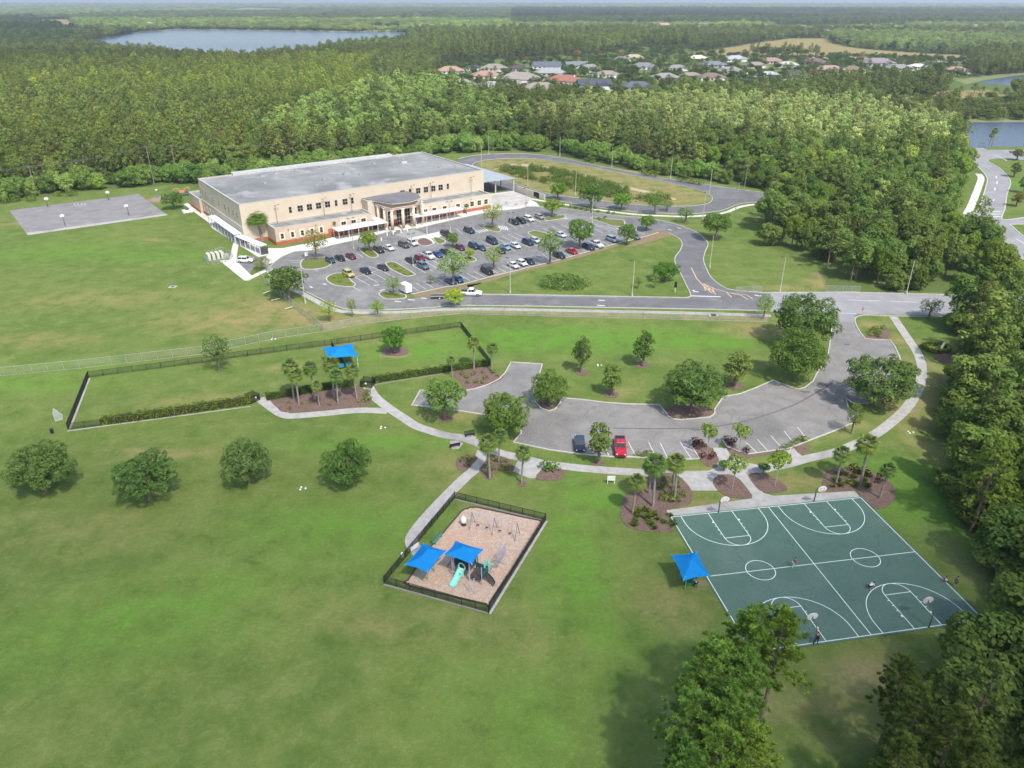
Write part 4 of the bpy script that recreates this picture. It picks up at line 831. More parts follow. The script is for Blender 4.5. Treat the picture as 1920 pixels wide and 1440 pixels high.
t_ = empty('covered_sign', V(1265.6, 548), R(-20), 'black-wrapped sign on a pale post on the school lawn', 'sign'); MB().box((0, 0, 2.1), (.75, .35, 1.6), 0, .8).build('cover', black_m, t_, bevel=.1); MB().box((0, 0, .65), (.35, .3, 1.3)).build('post', M('tan_post', (.5, .42, .32)), t_)
for px, py, lab in ((717, 802, 'small white valve covers on the lawn left of the curved path'), (1123, 685, 'white valve covers between the two young conical trees'), (1707, 811, 'white valve covers on the dry grass right of the ring path'), (512, 636, 'small white marker at the fence foot'), (567, 916, 'pale valve cover on the open lawn')):
    m = MB(); t = empty('valve_cover', V(px, py), 0, lab, 'valve cover')
    for q in range(3): m = MB(); m.tube((.5 * math.cos(2.1 * q), .35 * math.sin(2.1 * q), 0), (.5 * math.cos(2.1 * q), .35 * math.sin(2.1 * q), .12), .17, .15, 8); m.build('lid', white_paint, t)
t_ = empty('drain_cover', V(324, 538), 0, 'concrete drain cover with dark grate on the school field', 'drain cover'); MB().box((0, 0, .04), (1.9, 1.6, .12)).build('slab', walk_m, t_); MB().box((0, 0, .11), (.9, .6, .03)).build('grate', black_m, t_)
t_ = empty('drain_cover', V(1338, 592), 0, 'dark metal drain inlet beside the pavement along the street', 'drain cover'); MB().box((0, 0, .1), (1.1, .9, .5)).build('box', black_m, t_); MB().box((0, 0, .04), (2.2, 1.0, .1)).build('slab', walk_m, t_)
# goal
a = V(104, 779); t_ = empty('football_goal', a, R(-62), 'white-framed goal with net resting against the dog park corner', 'goal'); m = MB()
F_ = [Vector((0, 0, 0)), Vector((2.4, 0, 0)), Vector((2.4, 0, 1.5)), Vector((0, 0, 1.5)), Vector((.2, 1.1, 0)), Vector((2.2, 1.1, 0))]
for i, j in ((0, 3), (3, 2), (2, 1), (0, 4), (1, 5), (4, 5), (3, 4), (2, 5)): m.tube(F_[i], F_[j], .045, n=6)
m.build('frame', M('worn_white', (.5, .5, .48), (.4, .4, .38)), t_); MB().add([F_[i] for i in (3, 2, 5, 4, 0, 1)], [(0, 1, 2, 3), (0, 3, 4), (1, 5, 2)]).build('net', screen_mat('net_white', (.6, .6, .58), .45), t_)
for k, (x0, y0, x1, y1) in enumerate([(493.5, 553, 507, 548), (509, 566, 526, 562), (535, 582, 549, 578)]):
    a, b = V(x0, y0), V(x1, y1); t_ = empty('players_bench', (a + b) / 2, ang(a, b), 'aluminium bench on the dry grass, %s' % ('nearest the school', 'middle one by the chain-link fence', 'nearest the fence corner')[k], 'bench', 'aluminium benches by the fence'); L_ = (b - a).length
    MB().box((0, 0, .42), (L_, .3, .06)).build('seat', M('aluminium', (.62, .62, .6), (.5, .5, .5), 2, rough=.4), t_)
    for s_ in (-.4, .4): MB().box((L_ * s_, 0, .2), (.08, .3, .4)).build('leg', galv, t_)

# ------------------------------------------------------------------ poles and wires
def light_pole(h, mat, heads, r=.09):
    t = empty('light_pole', (0, 0, 0)); MB().tube((0, 0, 0), (0, 0, .7), r * 2.6, n=10).build('base', pole_c, t); MB().tube((0, 0, .7), (0, 0, h), r * 1.35, r * .8, 8).build('pole', mat, t)
    for a_ in heads:
        m = MB(); m.tube((0, 0, h - .1), (.5 * math.cos(a_), .5 * math.sin(a_), h + .02), .035, n=5); m.box((.85 * math.cos(a_), .85 * math.sin(a_), h + .05), (.75, .36, .16), a_); m.build('lamp_head', M('lamp_bronze', (.08, .065, .055), (.1, .085, .07)), t)
    return remember(t)
lp2 = light_pole(9.6, M('grey_pole', (.36, .35, .33), (.3, .29, .27), 1), (0, math.pi)); lp1 = light_pole(9.4, pole_c, (1.2,)); lp0 = light_pole(9.0, pole_c, ())
for k, (x, y, p, rz, lab) in enumerate([(572.7, 568.5, lp1, 2.5, 'pale light pole beside the oak at the car park bend'), (663, 467.5, lp2, .6, 'twin-head light pole by the maroon car'), (774.8, 499.8, lp2, .6, 'twin-head light pole beside the steel-blue car'),
      (844.4, 432.5, lp2, .6, 'twin-head light pole before the right-hand canopy'), (957.8, 456, lp2, .6, 'twin-head light pole beside the dark teal car'), (986, 404, lp2, .6, 'twin-head light pole at the bike yard'), (1110, 417.5, lp1, 2.2, 'pale light pole behind the round bed island'),
      (1192.5, 432, lp2, .5, 'light pole at the end of the school car park'), (956.6, 549, lp1, 1.9, 'pale light pole on the lawn edge with its shadow on the grass'), (1185, 555, lp1, 1.6, 'pale light pole beside the drive, right of the big bush'),
      (1330.4, 502.4, lp1, 1.0, 'pale light pole on the lawn right of the entry curve'), (1462.2, 547.6, lp1, 1.5, 'pale light pole where the street meets the lawn'), (1699, 551.5, lp0, 0, 'bare pale pole beside the street at the woods'),
      (916.5, 289, lp0, 0, 'pale pole at the start of the bus loop behind the school'), (1049.6, 293.5, lp0, 0, 'tall pale pole on the outer edge of the bus loop'), (1147, 314.7, lp0, 0, 'pale pole on the outer bus loop before the bright shrubs'),
      (1257, 335.5, lp0, 0, 'pale pole on the outer bus loop before the clipped bushes'), (1330, 364, lp1, 1.2, 'pale pole at the tip of the bus loop island'), (903, 313, lp1, 0, 'pole behind the corner of the school roof'), (989.4, 349, lp1, 2, 'pale pole on the marsh island nearest the school'),
      (1078.7, 365.8, lp1, 2, 'pale pole on the marsh island edge'), (1379.5, 393, lp2, .4, 'dark wooden-looking pole beside the loop exit'), (1317.5, 413, lp1, .4, 'pole beside the lawn tree below the bus loop')]):
    o = place(p, P(x, y), rz, lab, 'light pole', 'light poles of the school grounds')
def util_pole(x, y, h, lab):
    t = empty('utility_pole', V(x, y), R(8), lab, 'utility pole', 'utility poles along the woods'); MB().tube((0, 0, 0), (0, 0, h), .17, .11, 8).build('pole', wood_pole, t); MB().box((0, 0, h - .6), (2.2, .1, .12)).build('crossarm', wood_pole, t)
    m = MB()
    for s_ in (-1, -.4, .4, 1): m.tube((s_, 0, h - .54), (s_, 0, h - .3), .05, .03, 5)
    m.build('insulator', M('porcelain', (.5, .5, .48)), t); return V(x, y) + Vector((0, 0, h - .3))
tops = [util_pole(-260, 400, 11, 'leaning edge utility pole'), util_pole(68.7, 363.7, 11, 'utility pole behind the grey school court'), util_pole(289, 345, 15.5, 'utility pole behind the pale shrubs'), util_pole(334, 340, 15, 'utility pole nearest the school corner'), util_pole(535, 312, 10.5, 'utility pole rising behind the school roof'),
        util_pole(663.5, 296, 9, 'utility pole behind the roof middle'), util_pole(681, 295, 8, 'short utility pole behind the roof middle'), util_pole(1395, 358, 10.5, 'wooden utility pole at the woods beyond the bus loop')]
wm = M('wire', (.10, .10, .10), (.08, .08, .08))
for k, dx in enumerate((-1, -.4, .4, 1)):
    m = MB()
    for a, b in zip(tops[:5], tops[1:6]):
        pts = [a.lerp(b, i / 10) + Vector((dx, 0, -1.2 * 4 * (i / 10) * (1 - i / 10))) for i in range(11)]; m.path(pts, .035, 4)
    tag(m.build('power_line', wm), 'thin sagging power line strung between the utility poles along the woods', 'power line', 'power lines along the woods')

# ------------------------------------------------------------------ the school
SA = R(35.4); SO = P(447.8, 383.8, 12.3)
school = empty('school_building', (SO[0], SO[1], 0), SA, 'large beige two-storey school with flat grey roofs, brick base band and columned entrance', 'school')
def SW_(u, v): return (SO[0] + u * math.cos(SA) - v * math.sin(SA), SO[1] + u * math.sin(SA) + v * math.cos(SA))
stucco = M('stucco', (.575, .485, .38), (.53, .445, .345), .25, rough=.9, big=(.52, .44, .35), bigs=.12)
stucco2 = M('stucco_warm', (.55, .42, .32), (.50, .38, .29), .3, rough=.9, big=(.44, .34, .26), bigs=.15)
cream = M('cream_trim', (.74, .66, .52), (.68, .60, .47), .5)
brick = M('brick', (.40, .13, .075), (.31, .10, .06), 1.5, fine=(.48, .2, .12), fines=5)
roof_m = M('roof_membrane', (.26, .265, .258), (.16, .165, .162), .06, rough=.9, big=(.34, .34, .33), bigs=.09, fine=(.20, .205, .20), fines=.33)
roof2_m = M('roof_membrane_dark', (.25, .26, .25), (.15, .16, .155), .35, rough=.9, big=(.36, .36, .35), bigs=.2)
cop = M('coping', (.50, .50, .49), (.42, .42, .41), .6, rough=.6)
metal_roof = M('metal_roof', (.42, .46, .47), (.36, .40, .41), .3, rough=.45, metal=.2)
slate_roof = M('slate_metal', (.20, .20, .205), (.16, .16, .165), .3, rough=.5, metal=.2)
white_metal = M('white_metal', (.72, .76, .80), (.62, .67, .71), .4, rough=.4)
glass = bpy.data.materials.new('window_glass'); n, l = nodes(glass); o_ = n.new('ShaderNodeOutputMaterial'); b_ = n.new('ShaderNodeBsdfPrincipled'); l.new(b_.outputs[0], o_.inputs[0])
b_.inputs['Base Color'].default_value = (.018, .020, .025, 1); b_.inputs['Roughness'].default_value = .25; b_.inputs['Specular IOR Level'].default_value = .08
dark_in = M('dark_inside', (.05, .04, .035), (.03, .028, .025))
H1, H2, ME = 12.3, 5.4, 8.6
def walls(name, u0, v0, u1, v1, h, mat, parent=school): return MB().prism([(u0, v0), (u1, v0), (u1, v1), (u0, v1)], 0, h, top=True).build(name, mat, parent)
def roofed(u0, v0, u1, v1, h, rm, wm_, par=.45, name='wall_block'):
    w = walls(name, u0, v0, u1, v1, h - par, wm_); m = MB()
    for a, b, c, d in ((u0, v0, u1, v0 + .35), (u0, v1 - .35, u1, v1), (u0, v0 + .35, u0 + .35, v1 - .35), (u1 - .35, v0 + .35, u1, v1 - .35)): m.prism([(a, b), (c, b), (c, d), (a, d)], h - par, h, bottom=False)
    m.build('parapet', wm_, w); m = MB()
    for a, b, c, d in ((u0 - .06, v0 - .06, u1 + .06, v0 + .41), (u0 - .06, v1 - .41, u1 + .06, v1 + .06), (u0 - .06, v0 + .41, u0 + .41, v1 - .41), (u1 - .41, v0 + .41, u1 + .06, v1 - .41)): m.prism([(a, b), (c, b), (c, d), (a, d)], h, h + .09)
    m.build('coping', cop, w)
    MB().prism([(u0 + .35, v0 + .35), (u1 - .35, v0 + .35), (u1 - .35, v1 - .35), (u0 + .35, v1 - .35)], h - par + .003, h - par + .06, bottom=False).build('roof', rm, school); return w
main = roofed(0, 0, 89.7, 46, H1, roof_m, stucco, .35)
MB().prism([(12, 44.8), (75.5, 44.8), (75.5, 47.6), (12, 47.6)], 11.4, 12.9).build('rear_roof_ledge', cop, school)
lw = roofed(7.4, -7.7, 40.2, 0, H2, roof2_m, stucco2); rw = roofed(57.5, -7.4, 87.6, 0, H2, roof2_m, stucco)
roofed(-.9, 46.2, 8, 60, 5.2, roof2_m, stucco2); walls('wall_block', -.02, 46.0, .0, 46.2, 5, stucco)
ent = roofed(40.4, -4.6, 58, 0, ME, roof2_m, stucco)
# brick base band and ledge
for a in ((7.3, -7.8, 40.3, -7.7), (7.3, -7.7, 7.4, 0), (57.4, -7.5, 87.7, -7.4), (87.6, -7.4, 87.7, 0), (-.1, -.02, 0, 46), (-1, 46.2, -.9, 60), (-1.0, 60, 8, 60.1), (0, -.1, 7.3, 0)): m = MB(); m.prism([(a[0], a[1]), (a[2], a[1]), (a[2], a[3]), (a[0], a[3])], 0, 1.15); m.build('brick_base', brick, school)
m = MB().prism([(-.12, 0), (-.02, 0), (-.02, 46), (-.12, 46)], 5.0, 5.25); m.build('string_course', cream, school)
# recessed wainscot panels under canopies
m = MB(); m.prism([(24.5, -7.86), (40.2, -7.86), (40.2, -7.81), (24.5, -7.81)], 1.16, 2.6); m.build('brick_panel', brick, school)
def window(u, v, z, w, h, face, lights=(2, 2), surround=0.0, parent=school):
    """face: 'f' front (-v) or 'l' left (-u)"""
    def bx(mb, cu, cz, du, dz, out, th):
        if face == 'f': mb.box((u + cu, v - out, z + cz), (du, th, dz))
        else: mb.box((u - out, v + cu, z + cz), (th, du, dz))
    fr = MB()
    if surround:
        for s_ in (-1, 1): bx(fr, s_ * (w / 2 + surround / 2), 0, surround, h + 2 * surround, .05, .1); bx(fr, 0, s_ * (h / 2 + surround / 2), w, surround, .05, .1)
        f = fr.build('window', cream, parent)
        fb = MB()
    else: f = None; fb = fr
    for i in range(lights[0] + 1): bx(fb, -w / 2 + w * i / lights[0], 0, .07, h, .06, .09)
    for i in range(lights[1] + 1): bx(fb, 0, -h / 2 + h * i / lights[1], w, .07, .07, .08)
    if f is None: f = fb.build('window', WF, parent)
    else: fb.build('window_frame', WF, f)
    g = MB(); bx(g, 0, 0, w, h, .035, .03); g.build('glass', glass, f); return f
WF = M('window_frame', (.50, .46, .40), (.42, .39, .34), 1)
for u, w in ((15.7, .9), (19, 1.75), (22.1, 1.75), (25.2, 1.75), (28.3, 1.75), (31.3, .9), (34.5, 1.75), (37.1, .9), (55.9, 1.75), (58.9, .9), (62.1, 1.75), (65.2, 1.75), (68.2, 1.75), (71.2, 1.75), (74.2, .9)):
    window(u, 0, 8.45, w, 1.9, 'f', (2 if w > 1 else 1, 2))
for v in (52.1 - 7, 42.3, 38.2, 29.6, 22.8, 16, 12.1, 7.4, 3.5): window(0, v, 8.3, 1.5, 1.9, 'l', (2, 2))
window(0, 32.6, 8.3, .5, 1.9, 'l', (1, 2))
for v in (44.2, 42.3 - 2.5, 36.2, 32.4): window(-.1, v, 2.6, 1.3, 1.6, 'l', (2, 2), .3)
for u in (9.4, 12.7, 15.9, 19.1, 22.2): window(u, -7.8, 2.75, .95, 1.6, 'f', (1, 2), .42)
for u in (30, 33.5, 37): window(u, -7.7, 3.6, 1.6, 1.1, 'f', (2, 1), .3)
for u in (60.5, 64.0, 68.2, 73.7, 79.6, 82.7, 85.6): window(u, -7.4, 2.8, 1.5, 1.7, 'f', (2, 2), .38)
# entrance portico
po = [(40.2, -.6), (43.0, -6.2), (45.6, -12.2), (51.0, -13.3), (54.6, -12.1), (57.6, -9.8), (59.0, -5.2), (57.5, .9), (49, .9)]
pc = (50, -5); m = MB(); nn = len(po)
m.add([(x, y, 8.55) for x, y in po] + [(x, y, 8.85) for x, y in po] + [(pc[0], pc[1], 9.7)] + [(pc[0], pc[1], 8.55)], [(i, (i + 1) % nn, nn + (i + 1) % nn, nn + i) for i in range(nn)] + [(nn + i, nn + (i + 1) % nn, 2 * nn) for i in range(nn)] + [((i + 1) % nn, i, 2 * nn + 1) for i in range(nn)])
pr_ = m.build('portico_roof', slate_roof, school); m = MB(); m.prism([(pc[0] + (x - pc[0]) * 1.02, pc[1] + (y - pc[1]) * 1.02) for x, y in po], 8.35, 8.56); m.build('fascia', M('fascia', (.52, .45, .38), (.46, .4, .34)), pr_)
m = MB(); m.prism([(44.8, -9.5), (56.5, -9.5), (56.5, -4.6), (44.8, -4.6)], 0, 8.3, top=False); m.build('entrance_drum', stucco2, school)
for u in (46, 49.2, 52.4, 55): window(u, -9.5, 3.0, 1.9, 5.0, 'f', (2, 4))
for v in (-8.2, -6.0): window(44.8, v, 4.2, 1.2, 4.5, 'l', (2, 4))
for u in (47.6, 50.8): MB().box((u, -9.6, 1.3), (1.8, .15, 2.5)).build('door', M('door_red', (.18, .05, .04), (.13, .04, .03)), school)
for u, v in ((44.1, -14.4), (48.1, -14.5), (52.2, -14.3), (43.6, -10.2), (43.2, -6.4), (56.6, -12.6), (58.2, -9)):
    c = MB().tube((u, v, .5), (u, v, 6.95), .52, .48, 16).build('column', M('column', (.68, .55, .41), (.62, .5, .37), .4), school, True); MB().box((u, v, .25), (1.35, 1.35, .5)).build('column_base', cream, c); MB().box((u, v, 7.0), (1.2, 1.2, .14)).build('capital', cream, c)
m = MB()
for z in (7.15, 7.6):
    for a, b in (((43.6, -14.4), (53.0, -14.3)), ((43.9, -14.6), (42.8, -4.7)), ((53.0, -14.3), (58.2, -9))):
        d = math.dist(a, b); m.box(((a[0] + b[0]) / 2, (a[1] + b[1]) / 2, z), (d, .28, .22), ang(a, b))
m.build('trellis_beam', M('beam_pink', (.56, .45, .40), (.5, .4, .36)), school)
# flat canopies on posts
def canopy(pts, z, mat, posts, th=.18, lab=None, slope=0.0, pm=None, ps=.13):
    c = MB().prism(pts, z, z + th).build('canopy', mat, school)
    if slope:
        v0 = min(p[1] for p in pts)
        for v in c.data.vertices: v.co.z += (v.co.y - v0) * slope
    for u, v in posts: MB().box((u, v, z / 2), (ps, ps, z)).build('post', pm or white_metal, c)
    return c
canopy([(25.2, -14.1), (43.0, -13.6), (43.0, -9.2), (25.2, -9.2)], 3.0, white_metal, [(25.6 + 3.4 * k, v) for k in range(6) for v in (-13.7, -9.5)])
canopy([(40.4, -9.2), (43.2, -9.2), (43.2, -4.7), (40.4, -4.7)], 3.02, white_metal, [])
canopy([(53.2, -13.1), (72.6, -13.1), (72.6, -9.1), (53.2, -9.1)], 3.0, white_metal, [(53.8 + 3.05 * k, v) for k in range(7) for v in (-12.7, -9.4)])
canopy([(90, 10.4), (97.5, 10.9), (111.2, 9.6), (111.2, 46), (90, 46)], 5.0, metal_roof, [(110.6, 10.3), (110.6, 19), (110.6, 28), (110.6, 37), (103, 12), (97, 12.5), (103, 24), (97, 24), (103, 36)], pm=pole_c, ps=.45)
# roof plant
m = MB(); m.box((46, 23, 12.3), (2.6, 1.2, .7)); m.tube((45.2, 23, 12.5), (45.2, 23, 17.0), .05, n=5); m.build('roof_vent', galv, school)
for u, v in ((50, 20), (73, 31), (20, 38), (26, 40), (34, 41.5), (44, 42), (56, 43), (63, 36), (17, 26), (36, 20), (66, 25), (80, 15), (30, 12)):
    m = MB(); m.box((u, v, 12.15), (1.0, .8, .5)); m.tube((u + .3, v, 12.4), (u + .3, v, 12.8), .15, n=6); m.build('roof_vent', galv, school)
MB().box((73.0, 30.4, 12.3), (2.4, .9, .6)).tube((73, 30.4, 12.5), (73, 30.4, 13.7), .12, n=6).build('roof_vent', M('pale_vent', (.5, .5, .49)), school)
for u in (11.5, 20.5, 62.5, 79): m = MB(); m.box((u, -7.95, 4.5), (.35, .3, .12)); m.build('wall_lamp', black_m, school)
for u in (10.8, 26.6, 36.3, 59, 66.7, 83.6):     # roof flood poles standing on the low roofs
    m = MB(); m.tube((u, -.9, 5.0), (u, -.9, 10.6), .06, n=5); m.box((u - .15, -.9, 10.65), (.5, .3, .16)); m.box((u + .9, -1.2, 10.9), (.45, .3, .14)); m.tube((u, -.9, 10.55), (u + .9, -1.2, 10.85), .025, n=4); m.build('flood_light', M('lamp_brown', (.16, .11, .08), (.12, .09, .07)), school)
# covered walkway on the left
cw = empty('covered_walkway', (SO[0], SO[1], 0), SA, 'long white-posted covered walkway along the left side of the school', 'covered walkway')
def cwalk(a, b, z, k):
    d = Vector((b[0] - a[0], b[1] - a[1], 0)); L_ = d.length; nrm = Vector((-d.y, d.x, 0)).normalized(); A_ = Vector((a[0], a[1], 0))
    MB().box(((a[0] + b[0]) / 2, (a[1] + b[1]) / 2, z), (L_, 2.5, .16), math.atan2(d.y, d.x)).build('roof', white_metal, cw)
    for i in range(k + 1):
        for s_ in (-1, 1): p = A_ + d * (i / k) * .98 + nrm * s_ * 1.1; MB().box((p.x, p.y, z / 2), (.14, .14, z)).build('post', white_metal, cw)
cwalk((-1.7, 29), (-1.5, 1.2), 3.1, 8); cwalk((-1.5, 1.0), (1.2, -14.2), 2.75, 5)
MB().box((1.3, -14.4, 1.2), (2.2, .08, 2.3)).build('gate', M('gate_dark', (.05, .05, .055), (.08, .08, .085)), cw)
# bike yard
yard = [SW_(*q) for q in [(87.9, -8.6), (100.5, -12.2), (109.5, -3.0), (110.2, 9.2), (98, 10.2), (90, 10)]]
flat('bike_yard', yard, .13, M('yard_concrete', (.50, .47, .43), (.40, .39, .36), .3, big=(.33, .34, .32), bigs=.12))
yw = empty('yard_wall', (SO[0], SO[1], 0), SA, 'low pale wall along the bus loop side of the bike yard', 'wall'); d = [(111, 9.6), (112.5, -8.5)]
MB().box((111.8, .5, 1.1), (.25, 18.3, 2.2)).build('wall_panel', cream, yw)
MB().box((111.6, -3.5, 1.0), (.12, 3.4, 2.1)).build('gate', M('gate_black', (.03, .03, .035), (.06, .06, .065)), yw)
br = empty('bike_rack', (*SW_(102, -6.2), .13), SA, 'row of low metal bike racks in the pale yard', 'bike rack'); m = MB()
for k in range(6): m.path([(k * .9 + .35 * math.cos(t), 0, .75 * math.sin(t)) for t in [math.pi * i / 8 for i in range(9)]], .03, 5)
m.build('hoop', M('rack_metal', (.2, .2, .2), (.3, .3, .3), rough=.4), br)
for k in range(2):
    t_ = empty('picnic_bench', (*SW_(98 + 4.5 * k, -9 - .4 * k), .13), SA, ('pale bench in the bike yard, left of the racks', 'pale bench in the bike yard, toward the lamp pole')[k], 'bench'); MB().box((0, 0, .45), (1.6, .4, .08)).build('seat', galv, t_); MB().box((0, 0, .22), (1.2, .1, .4)).build('leg', galv, t_)
bk = empty('bicycle', (*SW_(96, -5.5), .13), SA + .5, 'small dark bicycle parked in the bike yard', 'bicycle')
for s_ in (-.5, .5): MB().path([(s_ + .33 * math.cos(t), 0, .34 + .33 * math.sin(t)) for t in [2 * math.pi * i / 14 for i in range(15)]], .025, 5).build('wheel', black_m, bk)
MB().path([(-.5, 0, .34), (-.1, 0, .34), (.35, 0, .8), (-.2, 0, .75), (-.1, 0, .34)], .02, 5).path([(-.5, 0, .34), (-.2, 0, .75), (-.25, 0, .9)], .02, 5).path([(.5, 0, .34), (.35, 0, .8), (.38, 0, .98)], .02, 5).build('frame', red_m, bk); MB().box((-.25, 0, .93), (.25, .12, .06)).build('saddle', black_m, bk)
# flagpole-like white mast and bollards before the entrance
for k, (x, y) in enumerate([(715, 452), (726, 442.5), (737.5, 440), (752, 437), (764, 434)]):
    t_ = empty('bollard', V(x, y), 0, 'white bollard before the school entrance', 'bollard', 'white bollards before the entrance'); MB().tube((0, 0, 0), (0, 0, .95), .19, n=10).ball((0, 0, .95), .19, 8, 5).build('post', white_paint, t_)
t_ = empty('flag_mast', V(801, 441), 0, 'white mast on the entrance island', 'mast'); MB().tube((0, 0, 0), (0, 0, 8.5), .09, .05, 8).build('pole', white_paint, t_); MB().ball((0, 0, 8.55), .14, 8, 5).build('finial', galv, t_)
# small white box sign on the first island, white container, air units
t_ = empty('island_sign', V(576, 488), SA + .2, 'square white notice on a post on the first car park island', 'sign'); MB().box((0, 0, 1.9), (1.15, .08, 1.1)).build('panel', white_paint, t_); MB().tube((0, .06, 0), (0, .06, 2.3), .05, n=6).build('post', galv, t_)
t_ = empty('box_trailer', V(761.5, 549), R(-52), 'white box trailer at the edge of the school car park', 'trailer'); MB().box((0, 0, 1.55), (3.1, 1.9, 2.0)).build('box', white_paint, t_, bevel=.06)
for s_ in (-1, 1): m = MB(); m.tube((.2, s_ * .95, .33), (.2, s_ * 1.12, .33), .33, n=12); m.build('wheel', black_m, t_)
m = MB(); m.box((2.1, 0, .5), (1.3, .1, .1)); m.box((0, 0, .48), (3.0, 1.5, .12)); m.build('drawbar', galv, t_)
au = empty('air_unit_bank', V(405, 486), SA, 'bank of pale ribbed air units inside the chain-link pen', 'air units')
for k in range(4): MB().box((-2.0 + 1.25 * k, 0, 1.1), (.8, 2.6, 1.9)).build('cabinet', M('pale_yellow', (.60, .60, .46), (.5, .5, .4)), au)
MB().box((2.7, -.6, .7), (1.6, 1.4, 1.2)).build('compressor', galv, au)
t_ = empty('service_hatch', V(352, 398), SA, 'low white plant box on the grass at the far school corner', 'plant box'); MB().box((0, 0, .45), (3.4, 2.2, .9)).build('housing', white_paint, t_, bevel=.05); MB().box((0, .2, 1.0), (1.2, .8, .3)).build('vent', black_m, t_)
# school playground behind the court
sp = empty('school_play_frame', V(343, 367), R(20), 'small school climbing frame with orange hoods and blue panels', 'play structure'); orange = M('orange_plastic', (.75, .24, .06), (.65, .2, .05), 2); blue_p = M('blue_plastic', (.06, .22, .50), (.05, .18, .42), 2)
for x in (-3, -1, 1, 3): MB().tube((x, -1, 0), (x, -1, 2.7), .08, n=6).tube((x, 1, 0), (x, 1, 2.7), .08, n=6).build('post', blue_p, sp)
MB().box((0, 0, 1.3), (6, 2, .1)).build('deck', deckm, sp)
for x in (-2, 2): MB().path([(x + 1.0 * math.cos(t), -1, 2.4 + .8 * math.sin(t)) for t in [math.pi * k / 8 for k in range(9)]], .14, 6).build('hood', orange, sp)
MB().box((0, -1, 1.9), (1.8, .1, 1.0)).build('panel', orange, sp); MB().box((3.1, 0, 1.9), (.1, 1.8, 1.0)).build('panel', blue_p, sp)
MB().box((-4.0, 0, .75), (2.4, .7, .1), 0, 1).build('slide', orange, sp)
t_ = empty('play_post', V(296, 371), 0, 'blue and white tall play post at the grey court corner', 'play post'); MB().tube((0, 0, 0), (0, 0, 3.0), .12, n=8).build('post', blue_p, t_); MB().ball((0, 0, 3.0), (.5, .5, .3), 8, 5).build('cap', white_paint, t_)

# ------------------------------------------------------------------ vehicles
paint = tinted('car_paint', .22, .15, .5, .7)
tyre = M('tyre', (.018, .018, .018), (.03, .03, .03), 5); rim = M('wheel_rim', (.45, .45, .46), (.35, .35, .36), 5, rough=.35, metal=.5)
lamp_w = M('headlamp', (.72, .74, .76), (.6, .62, .64), 5, rough=.15); lamp_r = M('taillamp', (.42, .02, .02), (.3, .02, .02), 5, rough=.2)
trim_m = M('dark_trim', (.02, .02, .022), (.03, .03, .03), 4, rough=.6)
carglass = bpy.data.materials.new('car_glass'); n, l = nodes(carglass); o_ = n.new('ShaderNodeOutputMaterial'); b_ = n.new('ShaderNodeBsdfPrincipled'); l.new(b_.outputs[0], o_.inputs[0])
b_.inputs['Base Color'].default_value = (.012, .015, .018, 1); b_.inputs['Roughness'].default_value = .06; b_.inputs['Coat Weight'].default_value = .4
def loft(rings, close=True):
    """rings of equal point count -> skin"""
    m = MB(); n_ = len(rings[0]); m.v = [p for r_ in rings for p in r_]
    for i in range(len(rings) - 1):
        for j in range(n_ - (0 if close else 1)):
            k = (j + 1) % n_; m.f.append((i * n_ + j, i * n_ + k, (i + 1) * n_ + k, (i + 1) * n_ + j))
    m.f += [tuple(range(n_ - 1, -1, -1)), tuple((len(rings) - 1) * n_ + j for j in range(n_))]; m.m = [0] * len(m.f); return m
KINDS = {  # half length, half width, hood z, belt z, roof z, (x of cabin: front foot, front top, rear top, rear foot)
    'sedan': (2.35, .90, .80, .95, 1.45, (.95, .30, -.95, -1.65)), 'hatch': (2.15, .89, .82, .98, 1.52, (1.00, .40, -1.35, -1.95)),
    'suv': (2.40, .96, 1.02, 1.12, 1.78, (1.05, .50, -1.75, -2.25)), 'pickup': (2.85, .98, 1.08, 1.18, 1.88, (1.15, .65, -.55, -.80)), 'van': (2.55, .98, 1.0, 1.15, 1.95, (1.60, .85, -2.25, -2.45))}
